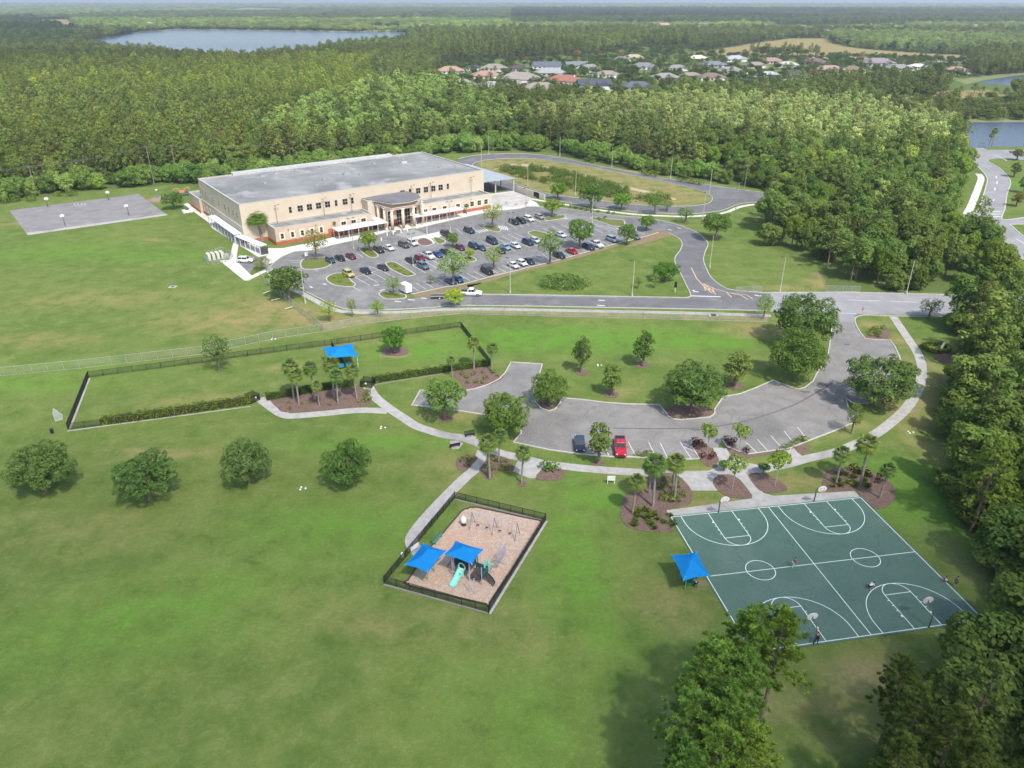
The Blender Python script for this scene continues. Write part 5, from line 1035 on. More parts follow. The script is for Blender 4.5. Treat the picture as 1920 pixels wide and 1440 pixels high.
def make_car(kind):
    hl, hw, zh, zb, zr, cab = KINDS[kind]; r = empty(kind, (0, 0, 0)); z0 = .28
    st = [(-hl, .84, zb - .10), (-hl + .12, .95, zb - .02), (-hl + .5, 1.0, zb), (cab[3], 1.0, zb), (0, 1.0, zb), (cab[0], 1.0, zb - .02), (hl - .9, .99, zh + .02), (hl - .25, .92, zh - .10), (hl, .80, zh - .22)]
    if kind == 'pickup': st[1] = (-hl + .08, .97, zb - .02); st[0] = (-hl, .95, zb - .04)
    rings = []
    for x, w, z in st:
        w *= hw; e = .12 if abs(x) < hl - .01 else .05
        rings.append([(x, -w + .06, z0 + (0 if abs(x) < hl - .2 else .12)), (x, -w, z0 + .22), (x, -w, z - e * 1.2), (x, -w + .10, z), (x, w - .10, z), (x, w, z - e * 1.2), (x, w, z0 + .22), (x, w - .06, z0 + (0 if abs(x) < hl - .2 else .12))])
    b = loft(rings).build('body', paint, r); 
    b.data.polygons.foreach_set('use_smooth', [True] * len(b.data.polygons)); b.data.shade_smooth() if hasattr(b.data, 'shade_smooth') else None
    es = b.modifiers.new('edges', 'EDGE_SPLIT'); es.split_angle = R(35)
    # cabin: glass band, pillars and roof
    def ring(f, wi):  # f 0 at belt .. 1 at roof
        z = zb - .02 + (zr - zb + .02) * f; w = hw * (1 - .09 - wi * f); xf = cab[0] + (cab[1] - cab[0]) * f; xr = cab[3] + (cab[2] - cab[3]) * f
        return [(xf, -w * .92, z), (xf - .12, -w, z), (xr + .12, -w, z), (xr, -w * .92, z), (xr, w * .92, z), (xr + .12, w, z), (xf - .12, w, z), (xf, w * .92, z)]
    loft([ring(0, .14), ring(.86, .14)]).build('windows', carglass, r)
    top = ring(.86, .14); t2 = [((p[0] - (cab[1] + cab[2]) / 2) * .96 + (cab[1] + cab[2]) / 2, p[1] * .9, zr) for p in ring(1, .14)]
    loft([[(p[0] * 1.0, p[1] * 1.015, p[2]) for p in top], t2]).build('roof', paint, r)
    m = MB(); a0, a1 = ring(0, .14), ring(.88, .14)
    for j in (0, 2, 3, 4, 5, 7): m.tube(Vector(a0[j]) * 1.0, Vector(a1[j]), .045, n=4)
    xm = (cab[0] + cab[3]) / 2 - .1
    for s_ in (-1, 1): m.tube((xm, s_ * a0[1][1], zb), (xm, s_ * a1[1][1], zr - .08), .045, n=4)
    m.build('pillars', paint, r)
    if kind == 'pickup': m = MB(); m.box((-1.85, 0, zb - .03), (1.75, hw * 1.62, .10)); m.build('bed_liner', trim_m, r); m = MB()
    else: m = MB()
    m.box((0, 0, .3), (hl * 2 - .5, hw * 1.86, .16)); m.box((hl - .02, 0, .42), (.1, hw * 1.5, .16)); m.box((-hl + .02, 0, .42), (.1, hw * 1.5, .14)); m.box((hl - .01, 0, zh - .32), (.07, hw * .9, .14)); m.build('sill_trim', trim_m, r)
    for s_ in (-1, 1):
        MB().ball((hl - .10, s_ * hw * .66, zh - .26), (.13, .19, .09), 8, 5).build('headlight', lamp_w, r); MB().box((-hl + .04, s_ * hw * .76, zb - .22), (.10, .24, .16)).build('taillight', lamp_r, r)
        MB().box((cab[0] - .25, s_ * (hw + .09), zb + .05), (.14, .18, .12)).build('wing_mirror', paint, r)
        for x in (hl * .62, -hl * .60):
            wr = .36 if kind in ('suv', 'pickup') else .33; w = MB().tube((x, s_ * (hw - .2), wr), (x, s_ * (hw + .015), wr), wr, n=14).build('wheel', tyre, r); MB().tube((x, s_ * (hw + .0), wr), (x, s_ * (hw + .025), wr), wr * .62, n=10).build('rim', rim, w)
            MB().tube((x, s_ * (hw - .3), wr + .03), (x, s_ * (hw + .006), wr + .03), wr * 1.16, n=14).build('wheel_arch', trim_m, r)
    return remember(r)
PR = {k: make_car(k) for k in KINDS}; FIRSTCAR = set()
def set_paint(o, c):
    o['paint'] = c
    for ch in o.children: set_paint(ch, c)
def car(px, py, kind, c, rz, label, group='cars in the school car park'):
    pr = PR[kind]
    if kind in FIRSTCAR:
        o = pr.copy(); C.objects.link(o)
        for ch in KIDS[pr.name]:
            d = ch.copy(); C.objects.link(d); d.parent = o; d['paint'] = c
            for g in KIDS.get(ch.name, ()): e = g.copy(); C.objects.link(e); e.parent = d
    else:
        FIRSTCAR.add(kind); o = pr
        for ch in KIDS[pr.name]: ch['paint'] = c
    x, y = P(px, py, .6); o.location = (x, y, .035); o.rotation_euler = (0, 0, rz); return tag(o, label, {'pickup': 'pickup truck', 'van': 'van'}.get(kind, 'car'), group)
BLK, WHT, DBL, GRY, RED = (.012, .012, .014), (.72, .72, .72), (.018, .035, .07), (.08, .085, .09), (.42, .02, .025)
D0 = R(-54); D1 = R(-58)
carl = [
 (619.6, 487.5, 'hatch', (.03, .075, .12), D0, 'dark blue hatchback first in the row beside the sign island'), (637.5, 483.5, 'sedan', BLK, D0, 'black sedan between the dark blue hatchback and the maroon car'), (658, 480, 'sedan', (.13, .015, .025), D0, 'maroon sedan beside the tree island'),
 (710.5, 468.5, 'suv', (.04, .042, .046), D0, 'charcoal SUV to the right of the bright tree island'), (729, 464.5, 'sedan', WHT, D0, 'white sedan beside the charcoal SUV behind the thin palm'), (757.5, 459.5, 'suv', (.10, .10, .105), D0, 'grey SUV near the entrance crossing'), (773, 455.5, 'suv', WHT, D0, 'white SUV beside the entrance island'),
 (836, 438.5, 'suv', BLK, D0, 'black SUV mostly behind the small round tree near the island'), (880, 432.5, 'suv', (.015, .045, .085), D0, 'dark blue SUV beside the striped crossing'), (770.5, 488, 'sedan', BLK, D0, 'black sedan left of the dark red car'), (787.5, 484, 'hatch', (.22, .012, .018), D0, 'dark red hatchback beside the white pickup'),
 (803, 480, 'pickup', WHT, D0, 'white pickup truck between the red and the blue car'), (820, 477, 'sedan', (.02, .07, .26), D0, 'bright blue sedan right of the white pickup'), (835, 472, 'sedan', (.02, .022, .028), D0, 'near-black sedan right of the bright blue sedan'), (793.5, 499, 'suv', (.10, .15, .19), D0, 'steel-blue SUV beside the lamp pole and long island'),
 (685.5, 507.5, 'sedan', BLK, D0, 'black sedan alone in the middle bays'), (718.5, 501.5, 'sedan', (.03, .025, .032), D0, 'dark plum sedan at the long planted island'), (653.5, 513.5, 'suv', (.52, .44, .16), D0, 'yellow SUV behind the oval island'), (863, 464, 'hatch', (.10, .015, .025), D1, 'maroon hatchback behind the lime sapling'),
 (889, 461.5, 'suv', (.02, .04, .10), D1, 'navy SUV right of the maroon hatchback'), (902, 464.5, 'sedan', (.05, .07, .10), D1, 'slate sedan right of the navy SUV'), (923, 452.5, 'van', (.02, .05, .07), D1, 'dark teal minivan in the middle row'), (948, 463, 'sedan', (.26, .36, .46), D1, 'light blue sedan beside the dark teal minivan'),
 (966, 460.5, 'sedan', WHT, D1, 'white sedan at the foot of the lamp pole'), (990, 454.5, 'suv', (.012, .03, .085), D1, 'navy SUV right of the middle lamp pole'), (1003.5, 450.5, 'hatch', (.55, .57, .58), D1, 'silver hatchback partly behind the navy SUV'), (964, 416.5, 'suv', BLK, D1, 'black SUV leftmost of the row by the bike yard'),
 (977, 414, 'suv', (.02, .02, .022), D1, 'second black SUV of the row by the bike yard'), (991.5, 411, 'suv', (.78, .78, .78), D1, 'white SUV in the row by the bike yard'), (1012, 406.5, 'hatch', (.34, .33, .30), D1, 'champagne hatchback beside the round-ended island'), (913.5, 508.5, 'suv', (.014, .014, .015), D1, 'black off-roader under the thin tree at the lawn edge'),
 (962.5, 497, 'sedan', WHT, D1, 'white sedan, left of the pair at the lawn edge'), (978.5, 493, 'hatch', (.80, .80, .80), D1, 'white hatchback, right of the pair at the lawn edge'), (992, 489.5, 'sedan', (.02, .03, .05), D1, 'dark sedan right of the white pair at the lawn edge'), (1048.5, 479, 'suv', (.02, .022, .026), D1, 'black SUV at the lawn edge behind the spreading tree'),
 (1072.5, 471, 'sedan', (.48, .02, .03), D1, 'bright red sedan at the lawn edge'), (1104, 463.5, 'suv', (.015, .03, .08), D1, 'navy SUV left of the white pickup at the lawn edge'), (1118, 458.5, 'pickup', (.74, .74, .74), D1, 'white pickup truck at the lawn edge'), (1148, 449, 'suv', (.30, .38, .44), D1, 'silver-blue SUV beside the last tree of the row'),
 (1051.5, 440, 'sedan', (.60, .64, .68), D1, 'pale silver sedan behind the two tall car park trees'), (1190.5, 444, 'hatch', (.13, .15, .14), D1, 'dark grey hatchback under the last tree of the car park'), (846, 527, 'sedan', (.02, .06, .16), D1, 'blue sedan under the pale spreading tree'), (859, 523.5, 'hatch', (.05, .11, .22), D1, 'mid-blue hatchback under the pale spreading tree'),
 (939, 470, 'hatch', (.02, .022, .025), D1, 'black hatchback half hidden by the middle tree')]
for a in carl: car(*a)
car(883.5, 549.5, 'pickup', (.80, .80, .79), R(-4), 'white crew-cab pickup truck driving past the lime tree on the school drive', None)
car(460, 488, 'suv', (.78, .79, .80), R(-4), 'white patrol SUV on the service drive by the covered walkway', None)
car(1087, 832, 'hatch', (.03, .06, .09), R(-92), 'dark slate-blue hatchback in the park car park', 'cars in the park car park')
car(1163, 838, 'pickup', (.50, .015, .035), R(-95), 'red pickup truck in the park car park', 'cars in the park car park')
t_ = empty('flat_trailer', V(824, 559), R(2), 'low flatbed trailer behind the lime tree on the school drive', 'trailer'); MB().box((0, 0, .62), (4.2, 1.9, .12)).build('deck', trim_m, t_); m = MB(); m.box((0, .95, .85), (4.2, .05, .35)); m.box((0, -.95, .85), (4.2, .05, .35)); m.box((2.8, 0, .5), (1.6, .1, .1)); m.build('side_rail', galv, t_)
for s_ in (-1, 1): w = MB().tube((.1, s_ * .98, .36), (.1, s_ * 1.15, .36), .36, n=12).build('wheel', tyre, t_); MB().tube((.1, s_ * 1.14, .36), (.1, s_ * 1.17, .36), .2, n=10).build('rim', white_paint, w)

# ------------------------------------------------------------------ people
skin_m = M('skin', (.46, .26, .18), (.40, .22, .15), 3, rough=.6); hair_m = M('hair', (.03, .02, .015), (.05, .035, .025), 8); shoe_m = M('shoe', (.05, .05, .055), (.5, .5, .5), 3)
def skinned(name, verts, edges, radii, mat, parent, root=0):
    me = bpy.data.meshes.new(name); me.from_pydata(verts, edges, []); me.update(); me.materials.append(mat); o = link(bpy.data.objects.new(name, me), parent)
    md = o.modifiers.new('skin', 'SKIN'); md.use_smooth_shade = True
    if not me.skin_vertices: me.skin_vertices.new() if hasattr(me.skin_vertices, 'new') else None
    for i, r_ in enumerate(radii):
        sv = me.skin_vertices[0].data[i]; sv.radius = (r_, r_) if not isinstance(r_, tuple) else r_; sv.use_root = (i == root)
    sb = o.modifiers.new('sub', 'SUBSURF'); sb.levels = 1; sb.render_levels = 1; return o
def person(px, py, rz, J, shirt, trousers, label, short=True, sleeve=True, hair=hair_m, z0=0.03):
    """J: joint name -> (x forward, y left, z)"""
    r = empty('person', V(px, py, 0), rz, label, 'person'); r.location.z = z0
    nm = ['pelvis', 'spine', 'chest', 'neck', 'head', 'crown', 'shl', 'ell', 'wrl', 'shr', 'elr', 'wrr', 'hil', 'knl', 'anl', 'tol', 'hir', 'knr', 'anr', 'tor', 'nose']
    h = Vector(J['head']); f = Vector(J.get('face', (1, 0, 0))).normalized(); J['nose'] = tuple(h + f * .105); J['crown'] = J.get('crown', tuple(h + Vector((0, 0, .11)) - f * .02))
    rad = dict(pelvis=(.15, .12), spine=(.14, .11), chest=(.16, .12), neck=.055, head=(.085, .095), crown=(.075, .08), nose=.018, shl=.06, ell=.045, wrl=.03, shr=.06, elr=.045, wrr=.03, hil=.095, knl=.06, anl=.04, tol=.035, hir=.095, knr=.06, anr=.04, tor=.035)
    E_ = [('pelvis', 'spine'), ('spine', 'chest'), ('chest', 'neck'), ('neck', 'head'), ('head', 'crown'), ('head', 'nose'), ('chest', 'shl'), ('shl', 'ell'), ('ell', 'wrl'), ('chest', 'shr'), ('shr', 'elr'), ('elr', 'wrr'), ('pelvis', 'hil'), ('hil', 'knl'), ('knl', 'anl'), ('anl', 'tol'), ('pelvis', 'hir'), ('hir', 'knr'), ('knr', 'anr'), ('anr', 'tor')]
    vs = [J[k] for k in nm]; rd = [rad[k] for k in nm]; ed = [(nm.index(a), nm.index(b)) for a, b in E_]
    for wr, el, sd in (('wrl', 'ell', 1), ('wrr', 'elr', -1)):
        w = Vector(J[wr]); d = (w - Vector(J[el])).normalized(); side = d.cross(Vector((0, 0, 1))); side = side.normalized() if side.length > .1 else Vector((0, 1, 0)); up = side.cross(d)
        b0 = len(vs); vs.append(tuple(w + d * .07)); rd.append((.035, .016)); ed.append((nm.index(wr), b0))
        for q, (off, ln) in enumerate(((-.030, .065), (-.010, .078), (.010, .073), (.030, .055))):
            i0 = len(vs); vs += [tuple(w + d * .10 + side * off), tuple(w + d * (.10 + ln * .55) + side * off * 1.1 - up * .008), tuple(w + d * (.10 + ln) + side * off * 1.1 - up * .028)]; rd += [.010, .009, .008]; ed += [(b0, i0), (i0, i0 + 1), (i0 + 1, i0 + 2)]
        i0 = len(vs); vs += [tuple(w + d * .045 + side * .042 * sd), tuple(w + d * .085 + side * .062 * sd - up * .01)]; rd += [.011, .009]; ed += [(b0, i0), (i0, i0 + 1)]
    body = skinned('body', vs, ed, rd, skin_m, r)
    def sub(name, ks, es, fac, mat):
        vv = [J[k] for k in ks]; rr_ = [tuple(q * fac for q in rad[k]) if isinstance(rad[k], tuple) else rad[k] * fac for k in ks]; return skinned(name, vv, [(ks.index(a), ks.index(b)) for a, b in es], rr_, mat, r)
    ks = ['spine', 'pelvis', 'chest', 'shl', 'shr', 'ell', 'elr'] if sleeve else ['spine', 'pelvis', 'chest', 'shl', 'shr']
    es = [('pelvis', 'spine'), ('spine', 'chest'), ('chest', 'shl'), ('chest', 'shr')] + ([('shl', 'ell'), ('shr', 'elr')] if sleeve else [])
    sub('shirt', ks, es, 1.17, M('cloth_%g_%g_%g' % shirt, shirt, None, 6, rough=.95))
    ks = ['pelvis', 'hil', 'hir', 'knl', 'knr'] + ([] if short else ['anl', 'anr']); es = [('pelvis', 'hil'), ('pelvis', 'hir'), ('hil', 'knl'), ('hir', 'knr')] + ([] if short else [('knl', 'anl'), ('knr', 'anr')])
    sub('shorts' if short else 'trousers', ks, es, 1.22, M('cloth_%g_%g_%g' % trousers, trousers, None, 6, rough=.95))
    for a, t in (('anl', 'tol'), ('anr', 'tor')): sub('shoe', [a, t], [(a, t)], 1.35, shoe_m)
    c = h + Vector((0, 0, .05)) - f * .03; MB().ball(c, (.105, .10, .10), 10, 7).build('hair', hair, r, True); return r
def stand(lean=0.0, arm=.25, step=.12):
    return dict(pelvis=(0, 0, .95), spine=(lean * .3, 0, 1.12), chest=(lean * .7, 0, 1.36), neck=(lean, 0, 1.52), head=(lean * 1.1 + .02, 0, 1.63), shl=(lean * .8, .19, 1.42), shr=(lean * .8, -.19, 1.42), ell=(.05 + lean, .26 + arm * .3, 1.15), elr=(.05 + lean, -.26 - arm * .3, 1.15),
                wrl=(.22 + lean, .24, .98), wrr=(.22 + lean, -.24, .98), hil=(0, .1, .9), hir=(0, -.1, .9), knl=(step * .6 + .03, .11, .5), knr=(-step * .5 + .02, -.11, .5), anl=(step, .12, .08), anr=(-step, -.12, .08), tol=(step + .16, .14, .045), tor=(-step + .16, -.14, .045))
person(1486.7, 1064.7, R(10), stand(.10, .6, .22), (.48, .10, .11), (.62, .62, .62), 'person in a red shirt and pale trousers stepping near mid court', False)
J = stand(.0); J.update(pelvis=(0, 0, .52), spine=(.16, 0, .66), chest=(.38, 0, .78), neck=(.52, 0, .86), head=(.62, 0, .90), shl=(.42, .19, .82), shr=(.42, -.19, .82), ell=(.55, .26, .55), elr=(.55, -.26, .55), wrl=(.58, .15, .30), wrr=(.58, -.15, .30), hil=(.02, .1, .5), hir=(0, -.1, .5), knl=(.38, .2, .5), knr=(.34, -.2, .46), anl=(.05, .16, .08), anr=(.0, -.16, .08), tol=(.22, .18, .045), tor=(.17, -.18, .045))
person(1629, 1105, R(20), J, (.75, .75, .76), (.03, .035, .05), 'person in a white shirt crouching forward beside the three-point line', True, z0=.08)
J = stand(.0); J.update(pelvis=(0, 0, .14), spine=(.03, 0, .32), chest=(.10, 0, .56), neck=(.15, 0, .70), head=(.18, 0, .81), shl=(.1, .19, .60), shr=(.1, -.19, .60), ell=(.28, .27, .42), elr=(.28, -.27, .42), wrl=(.45, .12, .42), wrr=(.45, -.12, .42), hil=(.03, .1, .13), hir=(.03, -.1, .13), knl=(.42, .18, .42), knr=(.42, -.18, .42), anl=(.62, .15, .08), anr=(.62, -.15, .08), tol=(.78, .16, .05), tor=(.78, -.16, .05))
person(1774, 1091, R(160), J, (.72, .72, .70), (.08, .09, .12), 'person in white sitting on the court edge line', True)
person(1790, 1100, R(170), stand(.0, .2, .05), (.05, .13, .28), (.10, .09, .09), 'person in a blue shirt standing on the grass behind the seated one')
person(1530, 1207, R(80), stand(.08, .3, .12), (.035, .035, .04), (.02, .02, .025), 'person in dark clothes standing at the hoop pole by the near court line', False, z0=.07)
person(1303.5, 1102, R(100), stand(.0, .2, .1), (.62, .58, .56), (.02, .02, .025), 'person in a pale top and black trousers under the blue court shade', False)

# ------------------------------------------------------------------ houses beyond the woods: photo x, y of the front base, width m, roof colour, wall colour, rotation, label
OR_, SAL, TAN, GR_, SL, NV, RD, BR_, WH_ = (.38, .25, .18), (.35, .22, .17), (.27, .235, .20), (.25, .24, .225), (.19, .19, .20), (.075, .075, .085), (.31, .13, .10), (.19, .14, .11), (.55, .55, .53)
CRM, PNK, WHTW, GRYW = (.66, .60, .50), (.56, .40, .34), (.74, .73, .70), (.42, .40, .37)
HOUSE_SPOTS = [(845, 139, 22, OR_, WHTW, .1, 'house with broad orange-tan hip roof at the left end of the estate'), (890, 133, 14, NV, WHTW, .2, 'house with navy roof behind the orange-tan one'), (924, 134, 22, TAN, CRM, -.1, 'house with wide brown-tan roof and cream wall'), (915, 148, 22, SAL, PNK, .2, 'salmon-roofed house with pink walls in the second row'),
  (972, 134, 16, NV, GRYW, 0, 'house with dark navy roof beyond the yellow-green tree'), (1024, 130, 24, (.12, .13, .17), WHTW, -.1, 'long house with dark slate roof and white gable'), (866, 167, 24, GR_, CRM, .3, 'grey-roofed house in the nearest row, left one'), (921, 170, 20, (.36, .34, .33), CRM, .2, 'pale grey-roofed house in the nearest row behind a round tree'),
  (970, 158, 28, (.29, .25, .22), CRM, -.2, 'large house with grey-brown hip roof beside two cypresses'), (1016, 174, 24, TAN, CRM, .1, 'tan-roofed house low in the nearest row'), (1084, 128, 20, SL, WHTW, .15, 'house with slate roof and bright white walls'), (1108, 131, 14, GR_, WHTW, .1, 'small pale-grey house beside the slate one'), (1056, 162, 24, RD, PNK, -.1, 'red-roofed house with a white chimney'),
  (1117, 170, 22, (.07, .08, .11), GRYW, .1, 'dark-roofed house with white-edged gables'), (1033, 143, 24, (.32, .31, .32), GRYW, 0, 'grey-roofed house behind the red one'), (1167, 116, 16, (.19, .195, .22), WHTW, 0, 'blue-slate house at the wood edge'), (1191, 113, 20, (.40, .34, .22), (.60, .50, .25), .1, 'tan-roofed house with yellow wall'), (1211, 131, 22, SL, WHTW, .2, 'slate-roofed house right of the big brown tree'),
  (1199, 171, 22, (.11, .12, .15), GRYW, .1, 'dark blue-roofed house low at the right end'), (1272, 133, 16, GR_, WHTW, .1, 'grey house half hidden in dark trees'), (1312, 115, 20, (.62, .58, .48), (.62, .55, .40), .2, 'cream-roofed house by the far field'), (1345, 127, 20, (.17, .18, .21), GRYW, .3, 'blue-grey house under a dark tree'), (1383, 116, 22, (.38, .38, .40), WHTW, .2, 'pale grey-roofed house by the field hedge'),
  (1449, 120, 20, (.32, .21, .18), PNK, 0, 'pink-roofed house with arched front'), (1530, 122, 22, (.17, .11, .10), (.35, .28, .24), 0, 'dark brown-roofed house by the row of small trees'), (1443, 146, 14, (.45, .45, .46), WHTW, 0, 'white low house among dark trees'), (1496, 147, 18, NV, GRYW, .1, 'navy-roofed house left of the pink one'), (1499, 160, 16, (.45, .45, .46), WHTW, 0, 'white-roofed house low among trees'),
  (1408, 184, 20, (.50, .20, .12), CRM, 0, 'orange-roofed house just above the lime cypresses'), (1562, 137, 22, (.34, .24, .21), PNK, .1, 'pink-roofed house with dark pool screen'), (1651, 126, 26, (.25, .21, .22), GRYW, 0, 'large grey-purple roofed house'), (1589, 164, 22, (.40, .20, .14), CRM, .3, 'long orange-roofed house, left one'), (1621, 160, 24, (.40, .20, .14), CRM, .3, 'long orange-roofed house, middle one'),
  (1693, 151, 18, (.38, .20, .15), CRM, .3, 'orange-roofed house, right one'), (1724, 131, 16, WH_, WHTW, 0, 'white low house beyond the dark tree'), (1797, 138, 18, (.34, .22, .19), WHTW, 0, 'pink-roofed house with white band at the right end'), (283, 52, 36, (.5, .5, .52), WHTW, .2, 'white house on the far shore of the lake'), (1245, 58, 46, (.42, .30, .27), CRM, 0, 'pink-roofed house far beyond, left of the field'),
  (1322, 55, 40, (.26, .20, .20), GRYW, 0, 'brown-roofed house far beyond, in the far woods'), (1548, 68, 34, (.36, .34, .34), WHTW, .1, 'white farmhouse beside the far field'), (1505, 62, 30, (.30, .32, .25), WHTW, .1, 'pale farm shed beside the far field'), (1823, 60, 44, (.28, .20, .20), GRYW, 0, 'brown-roofed house in the far woods at the right'),
  (1252, 152, 20, GR_, CRM, .2, 'grey-roofed house in the trees below the slate-roofed one'), (1296, 150, 18, TAN, CRM, -.1, 'tan-roofed house deep in the dark estate trees'), (1338, 152, 20, BR_, CRM, .2, 'brown-roofed house at the near edge of the estate, centre right'), (1372, 139, 20, GR_, WHTW, 0, 'grey-roofed house behind the dark estate trees, centre right'),
  (1420, 128, 18, TAN, CRM, .1, 'tan-roofed house left of the pink-roofed house'), (1478, 127, 18, (.45, .43, .38), CRM, -.1, 'pale tan-roofed house right of the pink-roofed house'), (1604, 137, 18, BR_, CRM, .2, 'brown-roofed house left of the large grey-purple one'), (1690, 134, 20, GR_, CRM, 0, 'grey-roofed house right of the large grey-purple one'), (1142, 146, 18, TAN, CRM, .2, 'tan-roofed house between the red roof and the large brown tree')]

# ------------------------------------------------------------------ plants: builders
leaf_b = leaf_mat('broad_leaves', (.112, .172, .050), (.158, .208, .064), .34)
leaf_p = leaf_mat('pine_needles', (.128, .180, .054), (.172, .215, .068), .30)
leaf_c = leaf_mat('cypress_leaves', (.36, .45, .16), (.42, .49, .19), .4)
leaf_h = leaf_mat('hedge_leaves', (.075, .125, .025), (.10, .15, .03), .2)
leaf_f = leaf_mat('palm_leaves', (.13, .20, .055), (.17, .24, .07), .25)
leaf_r = leaf_mat('red_leaves', (.06, .018, .02), (.09, .025, .025), .2)
leaf_s = leaf_mat('shrub_leaves', (.11, .17, .04), (.17, .22, .06), .25)
bark = M('bark', (.20, .16, .13), (.13, .105, .085), 3, rough=1, bump=.4); bark_p = M('pine_bark', (.24, .17, .13), (.15, .11, .085), 3, rough=1, bump=.4); bark_g = M('grey_bark', (.30, .27, .24), (.20, .18, .16), 2, rough=1)
rng = np.random.default_rng(7); random.seed(7)
def unit(n, r_=None):
    r_ = r_ or rng; v = r_.normal(size=(n, 3)); return v / np.linalg.norm(v, axis=1, keepdims=True)
def cards(c, nrm, su, sv, roll=None):
    """leaf-sized quads at c facing nrm"""
    n_ = len(c); t = np.cross(nrm, unit(n_)); t /= np.linalg.norm(t, axis=1, keepdims=True) + 1e-9; b_ = np.cross(nrm, t)
    su = np.broadcast_to(su, (n_,))[:, None]; sv = np.broadcast_to(sv, (n_,))[:, None]
    v = np.stack([c - t * su - b_ * sv * .35, c + t * su * .25 - b_ * sv, c + t * su + b_ * sv * .35, c - t * su * .25 + b_ * sv], 1).reshape(-1, 3)
    return v, np.arange(n_ * 4).reshape(-1, 4)
def lobed(lobes, dens, size, up=.35, jit=.5, cull=.72, hang=0.0):
    """leaf cards over the skins of many overlapping clumps (open gaps between them)"""
    cs, ns = [], []
    L = np.array([(*c, r_) for c, r_ in lobes])
    for c, r_ in lobes:
        k = max(10, int(dens * r_ * r_)); d = unit(k); d[:, 2] = np.where((d[:, 2] < -.25) & (rng.random(k) < .6), -d[:, 2], d[:, 2])
        p = np.array(c) + d * r_ * (rng.uniform(.72, 1.08, (k, 1))) * np.array([1, 1, .82])
        keep = np.ones(k, bool)
        for q in L:
            if (q[0], q[1], q[2]) == tuple(c): continue
            dd = np.linalg.norm(p - q[:3], axis=1); keep &= dd > q[3] * cull
        n_ = d + unit(k) * jit; n_[:, 2] += up; n_ /= np.linalg.norm(n_, axis=1, keepdims=True); cs.append(p[keep]); ns.append(n_[keep])
    c = np.concatenate(cs); n_ = np.concatenate(ns); s_ = size * rng.uniform(.65, 1.3, len(c)); return cards(c, n_, s_, s_ * .8)
def wood(segs, mat, name='trunk', n_=6):
    m = MB()
    for a, b, r0, r1 in segs: m.tube(a, b, r0, r1, n_, caps=False)
    me = bpy.data.meshes.new(name); me.from_pydata(m.v, [], m.f); me.update(); me.materials.append(mat); me.polygons.foreach_set('use_smooth', [True] * len(me.polygons)); return me
def tree_proto(kind, crown_v, crown_f, mat, trunk_me, tint=(1, 1, 1)):
    r = empty(kind, (0, 0, 0)); t = link(bpy.data.objects.new('trunk', trunk_me), r); c = link(bpy.data.objects.new('crown', mesh_np('crown', crown_v, crown_f, mat)), r); c['tint'] = tint; KIDS[r.name] = [t, c]; r['_proto'] = 1; return r
def limbs(base_h, lobes, r0, k=9, droop=0.0):
    segs = [((0, 0, -.1), (.05, .03, base_h), r0, r0 * .72)]; top = max(c[2] for c, _ in lobes); segs.append(((.05, .03, base_h), (0, 0, base_h + (top - base_h) * .6), r0 * .7, r0 * .25))
    idx = rng.permutation(len(lobes))[:k]
    for i in idx:
        c = lobes[i][0]; t = rng.uniform(.0, .5); s0 = (0.03, .02, base_h + (top - base_h) * .5 * t); mid = (c[0] * .5, c[1] * .5, s0[2] + (c[2] - s0[2]) * .65); segs += [(s0, mid, r0 * .42, r0 * .26), (mid, c, r0 * .26, r0 * .08)]
    return segs
def pine2(H, Rr, z0, nb=22, tr=.2, dens=42, size=.26):
    lobes, segs = [], [((0, 0, -.1), (.1, .05, H * .55), tr, tr * .7), ((.1, .05, H * .55), (0, 0, H * .97), tr * .7, tr * .15)]
    for i in range(nb):
        f = (i + rng.uniform(0, .8)) / nb; z = z0 + (H - z0) * f; a = i * 2.4 + rng.uniform(-.4, .4); q = Rr * (1 - .7 * f ** 1.3) * rng.uniform(.6, 1.1); e = (math.cos(a) * q, math.sin(a) * q, z + q * .15); segs.append(((0, 0, z - .2), e, tr * .28, tr * .06))
        for t in ((1, .85), (.55, .7)): lobes.append(((e[0] * t[0] + rng.normal() * .2, e[1] * t[0] + rng.normal() * .2, z + (e[2] - z) * t[0] + rng.normal() * .2), rng.uniform(.7, 1.15) * t[1]))
    lobes.append(((0, 0, H), .8)); v, f = lobed(lobes, dens, size, .75, .55, .6); return tree_proto('pine_tree', v, f, leaf_p, wood(segs, bark_p))
def broad(Rr, H, zb, nl=30, dens=60, size=.3, lr=(.22, .36), tr=.25, flat_=1.0, kind='oak_tree', mat=None, barkm=None, cone=0.0, limbn=9, up=.35):
    lobes = []; zc = (zb + H) / 2; hz = (H - zb) / 2
    for i in range(nl):
        d = unit(1)[0]; t = rng.uniform(.45, .82); r_ = Rr * rng.uniform(*lr); z = zc + d[2] * hz * t * .95; f = (z - zb) / (H - zb); w = 1 - cone * f
        lobes.append(((d[0] * (Rr - r_ * .7) * t * 1.2 * w, d[1] * (Rr - r_ * .7) * t * 1.2 * w, max(zb + r_ * .6, min(z, H - r_ * .7))), r_ * (1 - cone * .45 * f)))
    v, f = lobed(lobes, dens, size, up); return tree_proto(kind, v, f, mat or leaf_b, wood(limbs(zb * .9 + .6, lobes, tr, limbn), barkm or bark))
